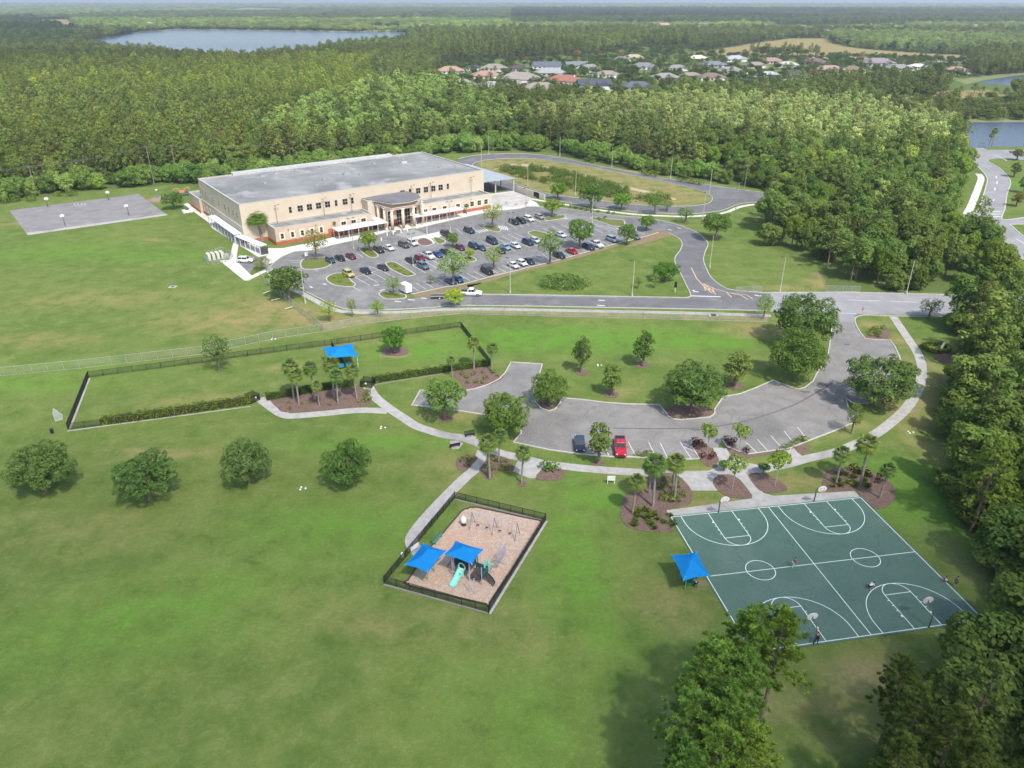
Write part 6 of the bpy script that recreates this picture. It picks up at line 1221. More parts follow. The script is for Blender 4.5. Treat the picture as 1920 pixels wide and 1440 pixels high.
def tufts(cen, k, ln, wd, up=.3):
    """needle bursts"""
    c = np.repeat(cen, k, 0); d = unit(len(c)); d[:, 2] = np.abs(d[:, 2]) * .8 + up; d /= np.linalg.norm(d, axis=1, keepdims=True); s_ = np.cross(d, unit(len(c))); s_ /= np.linalg.norm(s_, axis=1, keepdims=True)
    L = ln * rng.uniform(.6, 1.15, (len(c), 1)); v = np.stack([c - s_ * wd * .5, c + s_ * wd * .5, c + d * L + s_ * wd * .9, c + d * L - s_ * wd * .9], 1).reshape(-1, 3); return v, np.arange(len(c) * 4).reshape(-1, 4)
def pine(H, Rr, z0, nb=16, per=6, ln=.55, wd=.16, k=7, spread=.5, kind='pine_tree', tr=.2):
    segs = [((0, 0, -.1), (.1, .05, H * .55), tr, tr * .7), ((.1, .05, H * .55), (0, 0, H * .97), tr * .7, tr * .15)]; cen = []
    for i in range(nb):
        f = (i + rng.uniform(0, .8)) / nb; z = z0 + (H - z0) * f; a = i * 2.4 + rng.uniform(-.4, .4); rr_ = Rr * (1 - .72 * f ** 1.4) * rng.uniform(.65, 1.12) * (.72 + .5 * min(1, f * 4)); e = Vector((math.cos(a) * rr_, math.sin(a) * rr_, z + rr_ * .18))
        segs.append(((0, 0, z - .15), tuple(e), tr * .3, tr * .06))
        for q in range(per):
            t = rng.uniform(.35, 1.05); cen.append(np.array([e.x * t, e.y * t, z + (e.z - z) * t]) + rng.normal(size=3) * np.array([spread, spread, spread * .45]) * (.5 + .5 * t))
    for q in range(per * 2): cen.append(np.array([0, 0, H]) + rng.normal(size=3) * np.array([.35, .35, .4]))
    v, f = tufts(np.array(cen), k, ln, wd); return tree_proto(kind, v, f, leaf_p, wood(segs, bark_p))
def cypress(H, Rr, z0, nl=26, dens=34, size=.34):
    lobes = []
    for i in range(nl):
        f = rng.uniform(0, 1); z = z0 + (H - z0) * f; w = Rr * (1 - .62 * f ** 2.2) * rng.uniform(.25, .85); a = rng.uniform(0, 6.28); lobes.append(((w * math.cos(a), w * math.sin(a), z), Rr * rng.uniform(.22, .36) * (1 - .35 * f)))
    v, f = lobed(lobes, dens, size, .5, .7, .6); return tree_proto('cypress_tree', v, f, leaf_c, wood([((0, 0, -.1), (0, 0, H * .95), .22, .05)] + [((0, 0, q[0][2] - .5), q[0], .05, .02) for q in lobes[:10]], bark_g))
def palm(H, Rr=1.5, nf=30, lean=.25, seed=0):
    r_ = np.random.default_rng(seed); la = r_.uniform(0, 6.28); top = Vector((lean * math.cos(la), lean * math.sin(la), H)); segs = []
    for k in range(5):
        a = Vector((top.x * (k / 5) ** 1.5, top.y * (k / 5) ** 1.5, H * k / 5 - (.1 if k == 0 else 0))); b = Vector((top.x * ((k + 1) / 5) ** 1.5, top.y * ((k + 1) / 5) ** 1.5, H * (k + 1) / 5)); segs.append((a, b, .16 - .008 * k, .152 - .008 * k))
    vs, fs = [], []
    for i in range(nf):
        a = i * 2.4; el = 1.2 - 2.1 * (i / nf) ** .8 + r_.uniform(-.12, .12); d = Vector((math.cos(a) * math.cos(el), math.sin(a) * math.cos(el), math.sin(el))); pl = Rr * .42; tip = top + Vector((0, 0, .1)) + d * pl; side = d.cross(Vector((0, 0, 1))).normalized(); upv = side.cross(d)
        segs.append((top, tip, .03, .015)); nb = 11
        for j in range(nb):   # fan of drooping leaflets
            t = (j / (nb - 1) - .5) * 2.6; e = (d * math.cos(t) + side * math.sin(t)); L = Rr * .62 * (1 - .18 * abs(t)); m1 = tip + e * L * .55; m2 = tip + e * L + Vector((0, 0, -L * .38)); w = side * math.cos(t) * .075 - d * math.sin(t) * .075
            b0 = len(vs); vs += [tip - w * .4, tip + w * .4, m1 + w, m1 - w, m2 + w * .15, m2 - w * .15]; fs += [(b0, b0 + 1, b0 + 2, b0 + 3), (b0 + 3, b0 + 2, b0 + 4, b0 + 5)]
    return tree_proto('palm_tree', np.array([tuple(q) for q in vs]), np.array(fs), leaf_f, wood(segs, bark_g, n_=7))
def shrubp(Rr, H, mat, kind='shrub', nl=7, dens=90, size=.13):
    lobes = [((rng.uniform(-.45, .45) * Rr, rng.uniform(-.45, .45) * Rr, H * rng.uniform(.35, .65)), Rr * rng.uniform(.45, .6)) for _ in range(nl)]; v, f = lobed(lobes, dens, size, .3)
    return tree_proto(kind, v, f, mat, wood([((0, 0, -.05), (0, 0, H * .5), .04, .03)] + [((0, 0, .1), q[0], .025, .01) for q in lobes[:4]], bark))
def clump(Rr, H, mat, k=110, kind='grass_clump'):
    d = unit(k); d[:, 2] = np.abs(d[:, 2]) + .7; d /= np.linalg.norm(d, axis=1, keepdims=True); c = np.zeros((k, 3)); c[:, :2] = rng.normal(size=(k, 2)) * Rr * .2; s_ = np.cross(d, unit(k)); s_ /= np.linalg.norm(s_, axis=1, keepdims=True); L = H * rng.uniform(.7, 1.2, (k, 1))
    v = np.stack([c - s_ * .03, c + s_ * .03, c + d * L * .7 + s_ * .04, c + d * L * np.array([1.3, 1.3, .85])], 1).reshape(-1, 3); r = empty(kind, (0, 0, 0)); o = link(bpy.data.objects.new('foliage', mesh_np('foliage', v, np.arange(k * 4).reshape(-1, 4), mat)), r); o['tint'] = (1, 1, 1); KIDS[r.name] = [o]; return r
def plant(proto, loc, s_, rz, label, cat, group=None, tint=(1, 1, 1), lean=0.0):
    if proto.name in PLACED: r = copy_tree(proto)
    else: PLACED.add(proto.name); r = proto
    r.location = (loc[0], loc[1], 0); r.scale = (s_, s_, s_) if not isinstance(s_, tuple) else s_; r.rotation_euler = (lean, 0, rz)
    for ch in r.children if r is proto else [o for o in (C.objects[-1],)]: 
        if 'tint' in ch: ch['tint'] = tint
    return tag(r, label, cat, group)

# ------------------------------------------------------------------ parkland trees, one by one
oakA = [broad(4.3, 7.6, .5, n_, 235, .115, lr_, kind='oak_tree', up=.6) for n_, lr_ in ((105, (.11, .24)), (130, (.09, .20)), (90, (.12, .26)), (115, (.10, .21)))]
shade_ = [broad(2.9, 5.6, 1.2, 55, 200, .125, (.16, .30), kind='street_tree') for _ in range(3)]
thin_ = [broad(2.8, 5.8, 1.4, 50, 110, .11, (.14, .28), kind='street_tree') for _ in range(3)]
cone_ = [broad(2.2, 6.5, .9, 60, 210, .12, (.15, .28), kind='young_tree', cone=.45) for _ in range(2)]
def size_tree(proto, R0, H0, bx, by, wpx, top, label, tint=(1, 1, 1), group=None, cat='tree'):
    """scale a prototype so that its crown is wpx photo pixels wide with its top at pixel row top"""
    X_, Y_ = P(bx, by); H = height(bx, by, top); d = Y_ * CP + (CAM_H - H / 2) * SP; w = wpx * d / FPX
    return plant(proto, (X_, Y_), (w / 2 / R0, w / 2 / R0, max(.3, H / H0 * .93)), rng.uniform(0, 6.28), label, cat, group, tint)
G1 = 'oaks on the open lawn'
for k, (bx, by, w, tp, lab) in enumerate([(88, 922, 136, 830, 'round dark oak farthest left on the open lawn'), (281, 936, 134, 846, 'round leafy oak, second from the left of the lawn row'), (468, 905, 108, 820, 'round oak with slightly thinner crown, third in the lawn row'), (655, 908, 106, 822, 'round dark oak nearest the curved path')]):
    size_tree(oakA[k], 4.4, 7.4, bx, by, w, tp, lab, [(.88, 1.0, .95), (1.0, 1.15, 1.15), (1.05, 1.12, 1.2), (.85, 1.08, .92)][k], G1)
for a in [(oakA[1], 1295, 772, 124, 672, 'large dark oak on the lawn-side island of the park car park', (.72, .92, .85)), (oakA[2], 1490, 714, 116, 610, 'large glossy oak on the island at the car park bend', (.72, .90, .7)), (oakA[0], 1505, 648, 128, 540, 'tall broad oak beside the street entrance', (.85, .98, .95)),
          (oakA[1], 1640, 762, 142, 658, 'broad dark oak inside the ring path', (.72, .88, .85)), (oakA[0], 950, 814, 100, 730, 'dense bright-edged oak between car park and curved path', (1.0, 1.12, .8)), (oakA[2], 1030, 760, 82, 692, 'low spreading oak on the small car park island', (.95, 1.1, .9))]:
    size_tree(a[0], 4.1, 7.4, a[1], a[2], a[3], a[4], a[5], a[6])
for a in [(shade_[0], 834, 785, 86, 704, 'light feathery tree by the blank corner of the car park', (1.1, 1.3, 1.1)), (cone_[0], 1090, 699, 44, 622, 'dark conical young tree on the lawn, left one', (.8, .9, .8)), (cone_[1], 1146, 742, 50, 670, 'green conical young tree with mulch ring, nearest the car park', (1.1, 1.2, 1.0)),
          (cone_[0], 1206, 687, 50, 611, 'dark conical young tree on the lawn, right one', (.85, 1.0, .85)), (cone_[1], 1378, 725, 66, 645, 'olive-toned young tree beside the big lawn oak', (1.15, 1.1, .95)), (cone_[1], 1122, 870, 58, 775, 'tall narrow tree between the blue hatchback and the red pickup', (1.2, 1.15, .9)),
          (thin_[0], 1596, 813, 42, 752, 'small multi-stemmed tree at the lot edge under the oak', (1.1, 1.15, .9)), (shade_[1], 740, 662, 52, 606, 'bright bushy tree in a mulch ring inside the dog park', (.85, 1.25, .7)), (thin_[1], 412, 696, 60, 625, 'vase-shaped tree with pale twigs inside the dog park', (.75, .85, .8)),
          (thin_[0], 594, 487, 50, 425, 'thin olive tree on the sign island', (1.5, 1.2, .9)), (shade_[0], 693, 472, 38, 426, 'bright round tree on the second island', (1.6, 1.6, .8)), (shade_[2], 849, 464, 27, 434, 'small dark round tree beside the entrance island', (.8, 1.05, .7)), (shade_[1], 542, 560, 80, 492, 'dense dark tree at the car park bend', (.85, .95, .75)),
          (thin_[2], 492, 506, 42, 480, 'olive scrubby tree beside the patrol SUV', (1.6, 1.35, .9)), (thin_[1], 738, 554, 34, 514, 'pale thin tree on the south island', (1.7, 1.75, 1.3)), (thin_[2], 850, 535, 66, 460, 'pale silvery spreading tree at the lot edge', (1.6, 1.75, 1.3)), (shade_[2], 853, 577, 40, 538, 'bright lime tree beside the white pickup on the drive', (2.3, 2.3, .6)),
          (thin_[0], 619, 603, 34, 560, 'lime-green sapling on the dry verge, left one', (1.9, 1.9, .9)), (thin_[1], 661, 595, 22, 555, 'faint thin sapling on the dry verge', (1.6, 1.6, 1.1)), (thin_[2], 709, 594, 32, 560, 'lime sapling on the verge right of the faint one', (1.9, 1.95, .9)),
          (thin_[1], 924, 428, 48, 376, 'pale green tree on the island before the brick wall', (1.7, 1.7, .9)), (thin_[0], 926, 505, 46, 460, 'pale olive tree beside the black off-roader', (1.6, 1.65, 1.1)), (thin_[2], 1031, 495, 54, 426, 'spreading pale tree beside the black SUV at the lawn edge', (1.4, 1.5, .9)), (shade_[0], 1035, 406, 40, 367, 'bright tree on the round-ended island', (1.5, 1.6, .8)),
          (shade_[1], 1086, 466, 54, 402, 'tall mid-green tree beside the red sedan', (1.1, 1.3, .95)), (shade_[2], 1175, 459, 36, 415, 'small green tree at the last bays of the car park', (.95, 1.25, .75)), (shade_[0], 1212, 433, 36, 400, 'green tree where the drive leaves the car park', (.95, 1.25, .8)), (shade_[1], 1165, 394, 42, 357, 'bright tree on the strip between lot and bus loop, middle one', (1.1, 1.5, .75)),
          (shade_[2], 1108, 392, 48, 340, 'tall tree on the strip between lot and bus loop', (.9, 1.2, .8)), (shade_[0], 1046, 375, 38, 338, 'bright tree on the strip nearest the bus canopy', (1.3, 1.5, .75)), (thin_[1], 1227, 402, 42, 360, 'soft green tree on the strip, right end', (1.1, 1.35, .95)), (shade_[1], 1247, 527, 56, 487, 'low bright round tree on the school lawn', (.75, 1.2, .65)),
          (thin_[2], 1196, 541, 18, 517, 'tiny sapling on the school lawn, left one', (1.2, 1.4, 1.2)), (thin_[0], 1228, 540, 22, 512, 'tiny pale sapling on the school lawn, by the low round tree', (1.6, 1.8, 1.6)), (shade_[0], 1342, 450, 62, 390, 'dark leafy tree beside the pole on the upper lawn', (.8, 1.0, .75)), (thin_[1], 1285, 418, 40, 385, 'faint tree on the verge above the entry curve', (1.0, 1.2, .9)),
          (thin_[2], 1431, 598, 42, 548, 'thin pale tree at the pavement end beside the big oak', (1.5, 1.7, 1.2)), (shade_[2], 327, 392, 42, 358, 'round green tree at the corner of the grey court', (.9, 1.15, .8)), (thin_[1], 1741, 597, 50, 556, 'thin light tree at the pavement beside the woods', (1.2, 1.3, 1.0)), (thin_[2], 1250, 396, 26, 372, 'small thin tree below the bus loop', (1.1, 1.3, .9)), (shade_[1], 881, 486, 20, 462, 'lime sapling on the inner island', (2.1, 2.1, .7)),
          (thin_[0], 808, 533, 18, 514, 'thin sapling at the oval island', (1.2, 1.3, .9)), (cone_[1], 1906, 300, 26, 275, 'small dark tree on the far street verge, upper one', (.8, .8, .9)), (cone_[0], 1900, 332, 24, 300, 'small dark tree on the far street verge, middle one', (.8, .8, .9)), (cone_[1], 1905, 387, 26, 356, 'small reddish tree on the far street verge', (1.3, .7, .6)),
          (shade_[2], 1918, 362, 24, 325, 'small grey-green tree at the far street verge', (.9, 1.0, 1.0))]:
    size_tree(a[0], 2.75 if a[0] not in cone_ else 1.9, 5.6 if a[0] not in cone_ else 6.4, a[1], a[2], a[3], a[4], a[5], a[6])
# crape myrtles at the park entrance walk
myr = [broad(1.5, 4.2, 2.3, 16, 120, .15, (.3, .45), tr=.07, kind='crape_myrtle', barkm=M('pale_bark', (.42, .36, .30), (.32, .27, .22), 4), limbn=14, mat=leaf_b) for _ in range(2)]
for k, (bx, by, w, tp, lab, ti) in enumerate([(1325, 852, 36, 790, 'small vase-shaped tree on the left bed of the car park walk', (1.3, 1.4, .9)), (1385, 849, 38, 790, 'small vase-shaped tree on the right bed of the car park walk', (1.4, 1.5, .9)), (1373, 919, 46, 853, 'flowering vase-shaped tree in the bed left of the court walk', (1.6, 1.6, 1.2)), (1453, 912, 44, 842, 'vase-shaped tree in the bed right of the court walk', (1.4, 1.5, .7))]):
    size_tree(myr[k % 2], 1.5, 4.2, bx, by, w, tp, lab, ti, 'crape myrtles by the court')
# palms
pal = [palm(5.2, 1.42, 34, .3, s_) for s_ in (1, 2, 3)]
for k, (bx, by, tx, ty, lab) in enumerate([(551, 747, 548, 681, 'palm at the left rear of the palm bed'), (561, 759, 556, 700, 'palm at the left front of the palm bed'), (590, 748, 586, 688, 'palm at the centre rear of the palm bed'), (599, 761, 596, 718, 'shortest palm at the centre front of the palm bed'), (627, 745, 624, 681, 'palm just left of the dog park shade opening'), (634, 757, 632, 700, 'palm in front at the right half of the palm bed'), (669, 748, 667, 690, 'palm beside the gate pen'),
      (889, 692, 887, 640, 'palm at the far fence, left of the pair'), (921.6, 697, 923.5, 650, 'palm at the far fence, right of the pair'), (848.5, 707, 847.6, 672, 'small palm behind the light feathery tree'), (918.5, 898, 921, 828, 'palm in its own ring beside the curved path'), (935, 868, 937, 812, 'palm in the bed above the curved path'), (977.7, 906, 979, 845, 'palm in a mulch ring right of the path fork'),
      (1186, 964, 1193, 900, 'palm at the left edge of the big bed by the court'), (1224, 950, 1233, 868, 'tall palm in the middle of the big bed by the court'), (1217, 926, 1219, 868, 'palm behind the tall one in the big bed'), (1265, 936, 1271, 864, 'palm at the right of the big bed, front one'), (1262, 918, 1264, 862, 'palm at the right of the big bed, rear one'), (1567, 908, 1579.6, 845, 'leaning palm at the left of the right-hand bed'), (1613, 908, 1632.5, 828, 'tall palm at the centre of the right-hand bed'), (1649, 934, 1674.7, 875, 'leaning palm at the outer end of the right-hand bed'),
      (1860, 272, 1862, 244, 'palm on the pond edge by the far street'), (1853, 276, 1850, 252, 'second palm on the pond edge by the far street'), (483, 450, 474, 398, 'bushy palm at the school corner, taller one'), (474, 446, 466, 408, 'bushy palm at the school corner, lower one'), (492, 452, 484, 408, 'bushy palm at the school corner, right one'), (629, 441, 628, 415, 'small palm in front of the left school wing'), (875, 402, 875, 384, 'small palm before the right school wing')]):
    H = height(bx, by, ty); X_, Y_ = P(bx, by); x2, y2 = P(tx, ty, H); ln = math.hypot(x2 - X_, y2 - Y_); s_ = max(.4, (H - .3) / 5.3); big_ = 2.0 if 'bushy' in lab else 1.0
    plant(pal[k % 3], (X_, Y_), (max(.75, s_) * big_, max(.75, s_) * big_, s_), rng.uniform(0, 6.28), lab, 'palm', 'sabal palms', [(1, 1, 1), (1.1, 1.05, .9), (.85, .95, .9)][k % 3] if 'bushy' not in lab else (.8, .95, .6))
for bx, by, lab in ((1357, 882, 'low dark fan palm beside the flowering tree'), (1431, 887, 'low dark fan palm beside the right court walk bed')):
    plant(pal[0], P(bx, by), (.8, .8, .28), 1.0, lab, 'palm', None, (.5, .7, .5))
# bed planting
tuft_ = [clump(.5, .75, leaf_s) for _ in range(2)]; bush = [shrubp(.7, .95, leaf_s) for _ in range(2)]; redb = shrubp(.75, 1.0, leaf_r)
def bed_plants(poly, spots, proto, what, where, tints=((1, 1, 1), (1.3, 1.2, .9), (.8, .95, .7)), sc=(.8, 1.3)):
    g = '%s in the %s' % (what, where)
    for k, (x, y) in enumerate(spots): plant(proto[k % len(proto)], P(x, y), float(rng.uniform(*sc)), rng.uniform(0, 6), '%s in the %s' % (what, where), 'plant', g, tints[k % len(tints)])
def scatter(poly, n_, mind=11):
    xs = [p[0] for p in poly]; ysx = [p[1] for p in poly]; out = []; t = 0
    while len(out) < n_ and t < 900:
        t += 1; x, y = rng.uniform(min(xs), max(xs)), rng.uniform(min(ysx), max(ysx))
        if bool(inpoly(np.array([x]), np.array([y]), poly)[0]) and all(math.hypot(x - a, (y - b) * 1.5) > mind for a, b in out): out.append((x, y))
    return out
bed_plants(0, scatter([(1185, 950), (1262, 965), (1262, 995), (1225, 996), (1185, 985)], 13, 12), tuft_, 'grassy clump', 'front of the big palm bed')
bed_plants(0, scatter([(1230, 890), (1275, 900), (1290, 940), (1240, 945), (1228, 915)], 14, 11), bush, 'leafy shrub', 'big palm bed among the trunks')
bed_plants(0, scatter([(1550, 890), (1600, 885), (1640, 890), (1650, 912), (1560, 915)], 12, 12), tuft_, 'grassy clump', 'right-hand palm bed')
bed_plants(0, scatter([(515, 757), (690, 740), (690, 754), (540, 769)], 9, 16), bush, 'low shrub', 'palm bed by the dog park', ((1, 1, .8), (1.4, 1.2, .6)), (.5, .8))
bed_plants(0, [(688, 742), (692, 750), (684, 752), (690, 735)], bush, 'taller shrub', 'right end of the palm bed by the gate', ((1.1, 1.1, .8),), (1.0, 1.4))
bed_plants(0, scatter([(862, 700), (922, 695), (938, 706), (905, 720), (872, 725)], 10, 12), bush, 'low shrub', 'bed beside the turning bay', ((1.1, 1.1, .8), (.9, 1.0, .7)), (.6, 1.0))
bed_plants(0, scatter([(912, 866), (955, 862), (958, 880), (915, 890)], 9, 10), bush, 'olive shrub', 'rounded bed at the path fork', ((1.1, .95, .7), (.9, .9, .7)), (.7, 1.1))
bed_plants(0, scatter([(860, 860), (890, 860), (872, 880)], 5, 10), bush, 'olive shrub', 'small bed left of the path', ((1.0, .95, .7),), (.7, 1.0))
bed_plants(0, [(1031, 882), (1024, 879), (1040, 880)], [bush[0]], 'leafy palm-like shrub', 'mulch bed on the lawn by the path', ((.8, 1.1, .8),), (1.3, 1.7))
bed_plants(0, [(1629, 624), (1640, 619), (1632, 630), (1648, 628), (1640, 625), (1655, 618), (1645, 632)], bush, 'yellow-green shrub', 'corner bed by the stop sign', ((1.2, 1.1, .7), (.8, .9, .7)), (.9, 1.4))
bed_plants(0, [(1483, 838), (1490, 832), (1500, 829), (1508, 827), (1472, 842), (1206, 856), (1215, 855), (1196, 855), (1400, 845)], bush, 'round shrub', 'edge of the park car park', ((1.1, 1.1, .8),), (.9, 1.3))
bed_plants(0, [(1302, 828), (1307, 834), (1300, 838), (1313, 833), (1320, 838), (1316, 858), (1338, 858), (1333, 862)], [redb], 'dark red shrub', 'left bed of the car park walk', ((1, 1, 1),), (.8, 1.1))
bed_plants(0, [(1362, 825), (1367, 831), (1375, 829), (1396, 850), (1371, 834)], [redb], 'dark red shrub', 'right bed of the car park walk', ((1, 1, 1),), (.8, 1.1))
bed_plants(0, [(1602, 883), (1620, 890), (1627, 893), (1652, 905)], [redb], 'dark brown shrub', 'rear of the right-hand palm bed', ((.9, 1.5, .9),), (.9, 1.6))
bed_plants(0, [(1134, 410), (1124, 412), (1100, 396), (1090, 394), (1110, 398), (1140, 401), (1070, 389), (1080, 392), (1122, 399), (1150, 402), (1040, 384), (1055, 386)], [bush[1]], 'dark clipped shrub', 'strip between the lot and the bus loop', ((.6, .7, .5),), (1.0, 1.5))
bed_plants(0, [(760, 515), (750, 508), (742, 500), (768, 514), (733, 496), (626, 522), (636, 528), (645, 520), (655, 531), (690, 475), (698, 478), (682, 470), (730, 552), (745, 555)], [bush[0]], 'yellow-green groundcover shrub', 'car park islands', ((1.7, 1.6, .5),), (.8, 1.1))
# round hedge with the white seat
def hedge(pts, w, h, label, tint=(1, 1, 1), cards_per=75, kind='hedge', closed=False):
    r = empty(kind, (pts[0][0], pts[0][1], 0), 0, label, 'hedge'); cs, ns = [], []; ox, oy = pts[0][0], pts[0][1]; q = [(a[0] - ox, a[1] - oy) for a in pts]
    if closed: q.append(q[0])
    core = MB()
    for a, b in zip(q, q[1:]):
        L_ = math.dist(a, b); k = int(cards_per * L_); d = np.array([(b[0] - a[0]) / L_, (b[1] - a[1]) / L_, 0]); nn_ = np.array([-d[1], d[0], 0]); t = rng.uniform(0, L_, k); per = 2 * h + w; s_ = rng.uniform(0, per, k)
        off = np.where(s_ < h, -w / 2, np.where(s_ < h + w, s_ - h - w / 2, w / 2)); z = np.where(s_ < h, s_, np.where(s_ < h + w, h, per - s_)); nz = ((s_ >= h) & (s_ < h + w)).astype(float); side = np.where(s_ < h, -1.0, 1.0) * (1 - nz)
        wob = .10 * np.sin(t * 1.7 + off * 3) + .07 * np.sin(t * 4.3); p = np.array([a[0], a[1], 0]) + t[:, None] * d + (off * (1 + wob))[:, None] * nn_; p[:, 2] = z * (1 + wob * .8); nv = side[:, None] * nn_ + nz[:, None] * np.array([0, 0, 1]) + unit(k) * .6; cs.append(p); ns.append(nv / np.linalg.norm(nv, axis=1, keepdims=True))
        core.box(((a[0] + b[0]) / 2, (a[1] + b[1]) / 2, h * .44), (L_, w * .72, h * .82), math.atan2(d[1], d[0]))
    c = np.concatenate(cs); v, f = cards(c, np.concatenate(ns), .14 * rng.uniform(.6, 1.3, len(c)), .11)
    o = link(bpy.data.objects.new('foliage', mesh_np('foliage', v, f, leaf_h)), r); o['tint'] = tint; core.build('stems', M('hedge_wood', (.03, .035, .015), (.05, .04, .02), 3), r); return r
hedge([P(191, 795), P(300, 781), P(472, 755)], 1.6, 1.4, 'long clipped hedge along the near side of the dog park', (1.5, 1.35, .8))
hedge([P(500, 750), P(560, 739), P(664, 721)], 1.15, 1.3, 'clipped hedge behind the palm bed', (.7, .9, .6)); hedge([P(699, 717), P(800, 702), P(918, 685)], 1.15, 1.3, 'clipped hedge between the gate pen and the far fence', (.8, 1.05, .6))
cx_, cy__ = P(1754, 655); hedge([(cx_ + 2.7 * math.cos(t), cy__ + 2.3 * math.sin(t)) for t in [2 * math.pi * k / 14 for k in range(14)]], .7, .9, 'ring-shaped hedge round a white seat at the woods', (1.3, 1.25, .7), 60, closed=True)
t_ = empty('garden_seat', V(1766, 652), R(200), 'white seat inside the ring-shaped hedge', 'bench'); MB().box((0, 0, .5), (1.0, .5, .08)).build('seat', white_paint, t_); MB().box((0, .25, .9), (1.0, .06, .8)).build('backrest', white_paint, t_); MB().box((0, 0, .25), (.8, .4, .45)).build('leg', white_paint, t_)
# school lawn thicket and marsh growth
th_ = [shrubp(2.2, 2.0, leaf_b, 'thicket_bush', 9, 26, .22) for _ in range(2)]
for k, (x, y) in enumerate([(1022, 536), (1033, 530), (1045, 526), (1060, 524), (1075, 527), (1088, 531), (1098, 535), (1040, 541), (1055, 543), (1070, 543), (1084, 541), (1028, 541), (1064, 534), (1050, 534)]): plant(th_[k % 2], P(x, y), float(rng.uniform(.8, 1.15)), rng.uniform(0, 6), 'wetland bush in the oval thicket on the school lawn', 'bush', 'bushes of the oval thicket', [(.9, 1.15, .95), (.8, .95, .8), (1.2, 1.4, 1.3)][k % 3])
bx_ = [shrubp(1.9, 1.9, leaf_b, 'clipped_bush', 8, 40, .2)]
for k, (x, y) in enumerate([(1205, 327), (1216, 329), (1228, 331), (1275, 341), (1288, 343), (1300, 345), (1312, 347), (1100, 303), (1112, 306), (30, 378), (60, 377), (10, 381), (110, 368), (135, 367)]): plant(bx_[0], P(x, y), float(rng.uniform(.9, 1.4)), rng.uniform(0, 6), 'clipped bush at the wood edge', 'bush', 'clipped bushes at the wood edge', (1.1, 1.1, .8))

# ------------------------------------------------------------------ the woods
CLEAR = [[(1750, 150), (1850, 143), (2300, 108), (2300, 172), (1890, 178), (1790, 172)]]
def vnoise(x, y, s_, seed):
    r_ = np.random.default_rng(seed); T = r_.random((128, 128)); u, v = x / s_, y / s_; i, j = np.floor(u).astype(int), np.floor(v).astype(int); fu, fv = u - i, v - j; fu = fu * fu * (3 - 2 * fu); fv = fv * fv * (3 - 2 * fv)
    g = lambda a, b: T[a % 128, b % 128]; return (g(i, j) * (1 - fu) + g(i + 1, j) * fu) * (1 - fv) + (g(i, j + 1) * (1 - fu) + g(i + 1, j + 1) * fu) * fv
px_, py_ = [], []; xs_, ys_, ss_ = [], [], []
y = 40.0
while y < 13000:
    s_ = max(6.3, .0074 * y); xr = np.arange(-.74 * y - 40, .74 * y + 40, s_); k = len(xr)
    s_ = s_ if y > 160 else s_; xs_.append(xr + rng.uniform(-.48, .48, k) * s_); ys_.append(y + rng.uniform(-.48, .48, k) * s_); ss_.append(np.full(k, s_)); y += s_
n0_ = sum(len(q) for q in xs_)
ex, ey = np.meshgrid(np.arange(20, 260, 4.6), np.arange(40, 175, 4.6)); ex = ex.ravel() + rng.uniform(-2, 2, ex.size); ey = ey.ravel() + rng.uniform(-2, 2, ey.size); e_px, e_py = proj(ex, ey); q_ = inpoly(e_px, e_py, WOOD_S)
xs_.append(ex[q_]); ys_.append(ey[q_]); ss_.append(np.full(q_.sum(), 6.3))
wx, wy, ws = np.concatenate(xs_), np.concatenate(ys_), np.concatenate(ss_); under = np.arange(len(wx)) >= n0_; wpx, wpy = proj(wx, wy)
keep = (wpx > -150) & (wpx < 2070) & (wpy < 1640)
inw = inpoly(wpx, wpy, WOOD_N) | inpoly(wpx, wpy, WOOD_S)
for q in [LAKE, LAKE2, POND_E, POND_F, FIELD, FIELD2, FIELD3, FIELD4] + CLEAR: inw &= ~inpoly(wpx, wpy, q)
town = inpoly(wpx, wpy, TOWN); marsh = inpoly(wpx, wpy, MARSH); rr_ = rng.random(len(wx))
inw &= ~(town & (rr_ > .24)); inw &= ~(marsh & (rr_ > .16))
hs = np.array([P(*q[:2]) for q in HOUSE_SPOTS]); bu = (wx - SO[0]) * math.cos(SA) + (wy - SO[1]) * math.sin(SA); bv = -(wx - SO[0]) * math.sin(SA) + (wy - SO[1]) * math.cos(SA); inw &= ~((bu > -8) & (bu < 118) & (bv > -20) & (bv < 52)); inw &= ~((bu > -9) & (bu < 12) & (bv > -20) & (bv < 66)); 
for h_ in hs: inw &= ~((np.abs(wx - h_[0]) < 11) & (wy - h_[1] < 9) & (wy - h_[1] > -20))
keep &= inw; wx, wy, ws, wpx, wpy = wx[keep], wy[keep], ws[keep], wpx[keep], wpy[keep]; town = town[keep]; marsh = marsh[keep]; under = under[keep]; N = len(wx)
n1 = vnoise(wx, wy, 55, 1); n2 = vnoise(wx, wy, 160, 2); n3 = vnoise(wx, wy, 600, 3); rr_ = rng.random(N)
kind = np.where(rr_ < .25 + .5 * n1, 1, 0)                          # 0 broadleaf, 1 pine, 2 cypress
tint = np.ones((N, 3)); hz = rng.uniform(.8, 1.25, N)
Z = lambda poly: inpoly(wpx, wpy, poly)
left = (wpx < 700) & (wpy > 120); tint[left] = np.array([1.08, 1.06, .9]); yb = left & (wpy < 200); tint[yb] = np.array([1.35, 1.30, .92]); kind[left & (rr_ < .62)] = 1
midp = (wpx > 600) & (wpx < 1310) & (wpy > 74) & (wpy < 122) & ~town; kind[midp & (rr_ < .8)] = 1; hz[midp] *= 1.25; tint[midp] = (1.05, 1.1, 1.0)
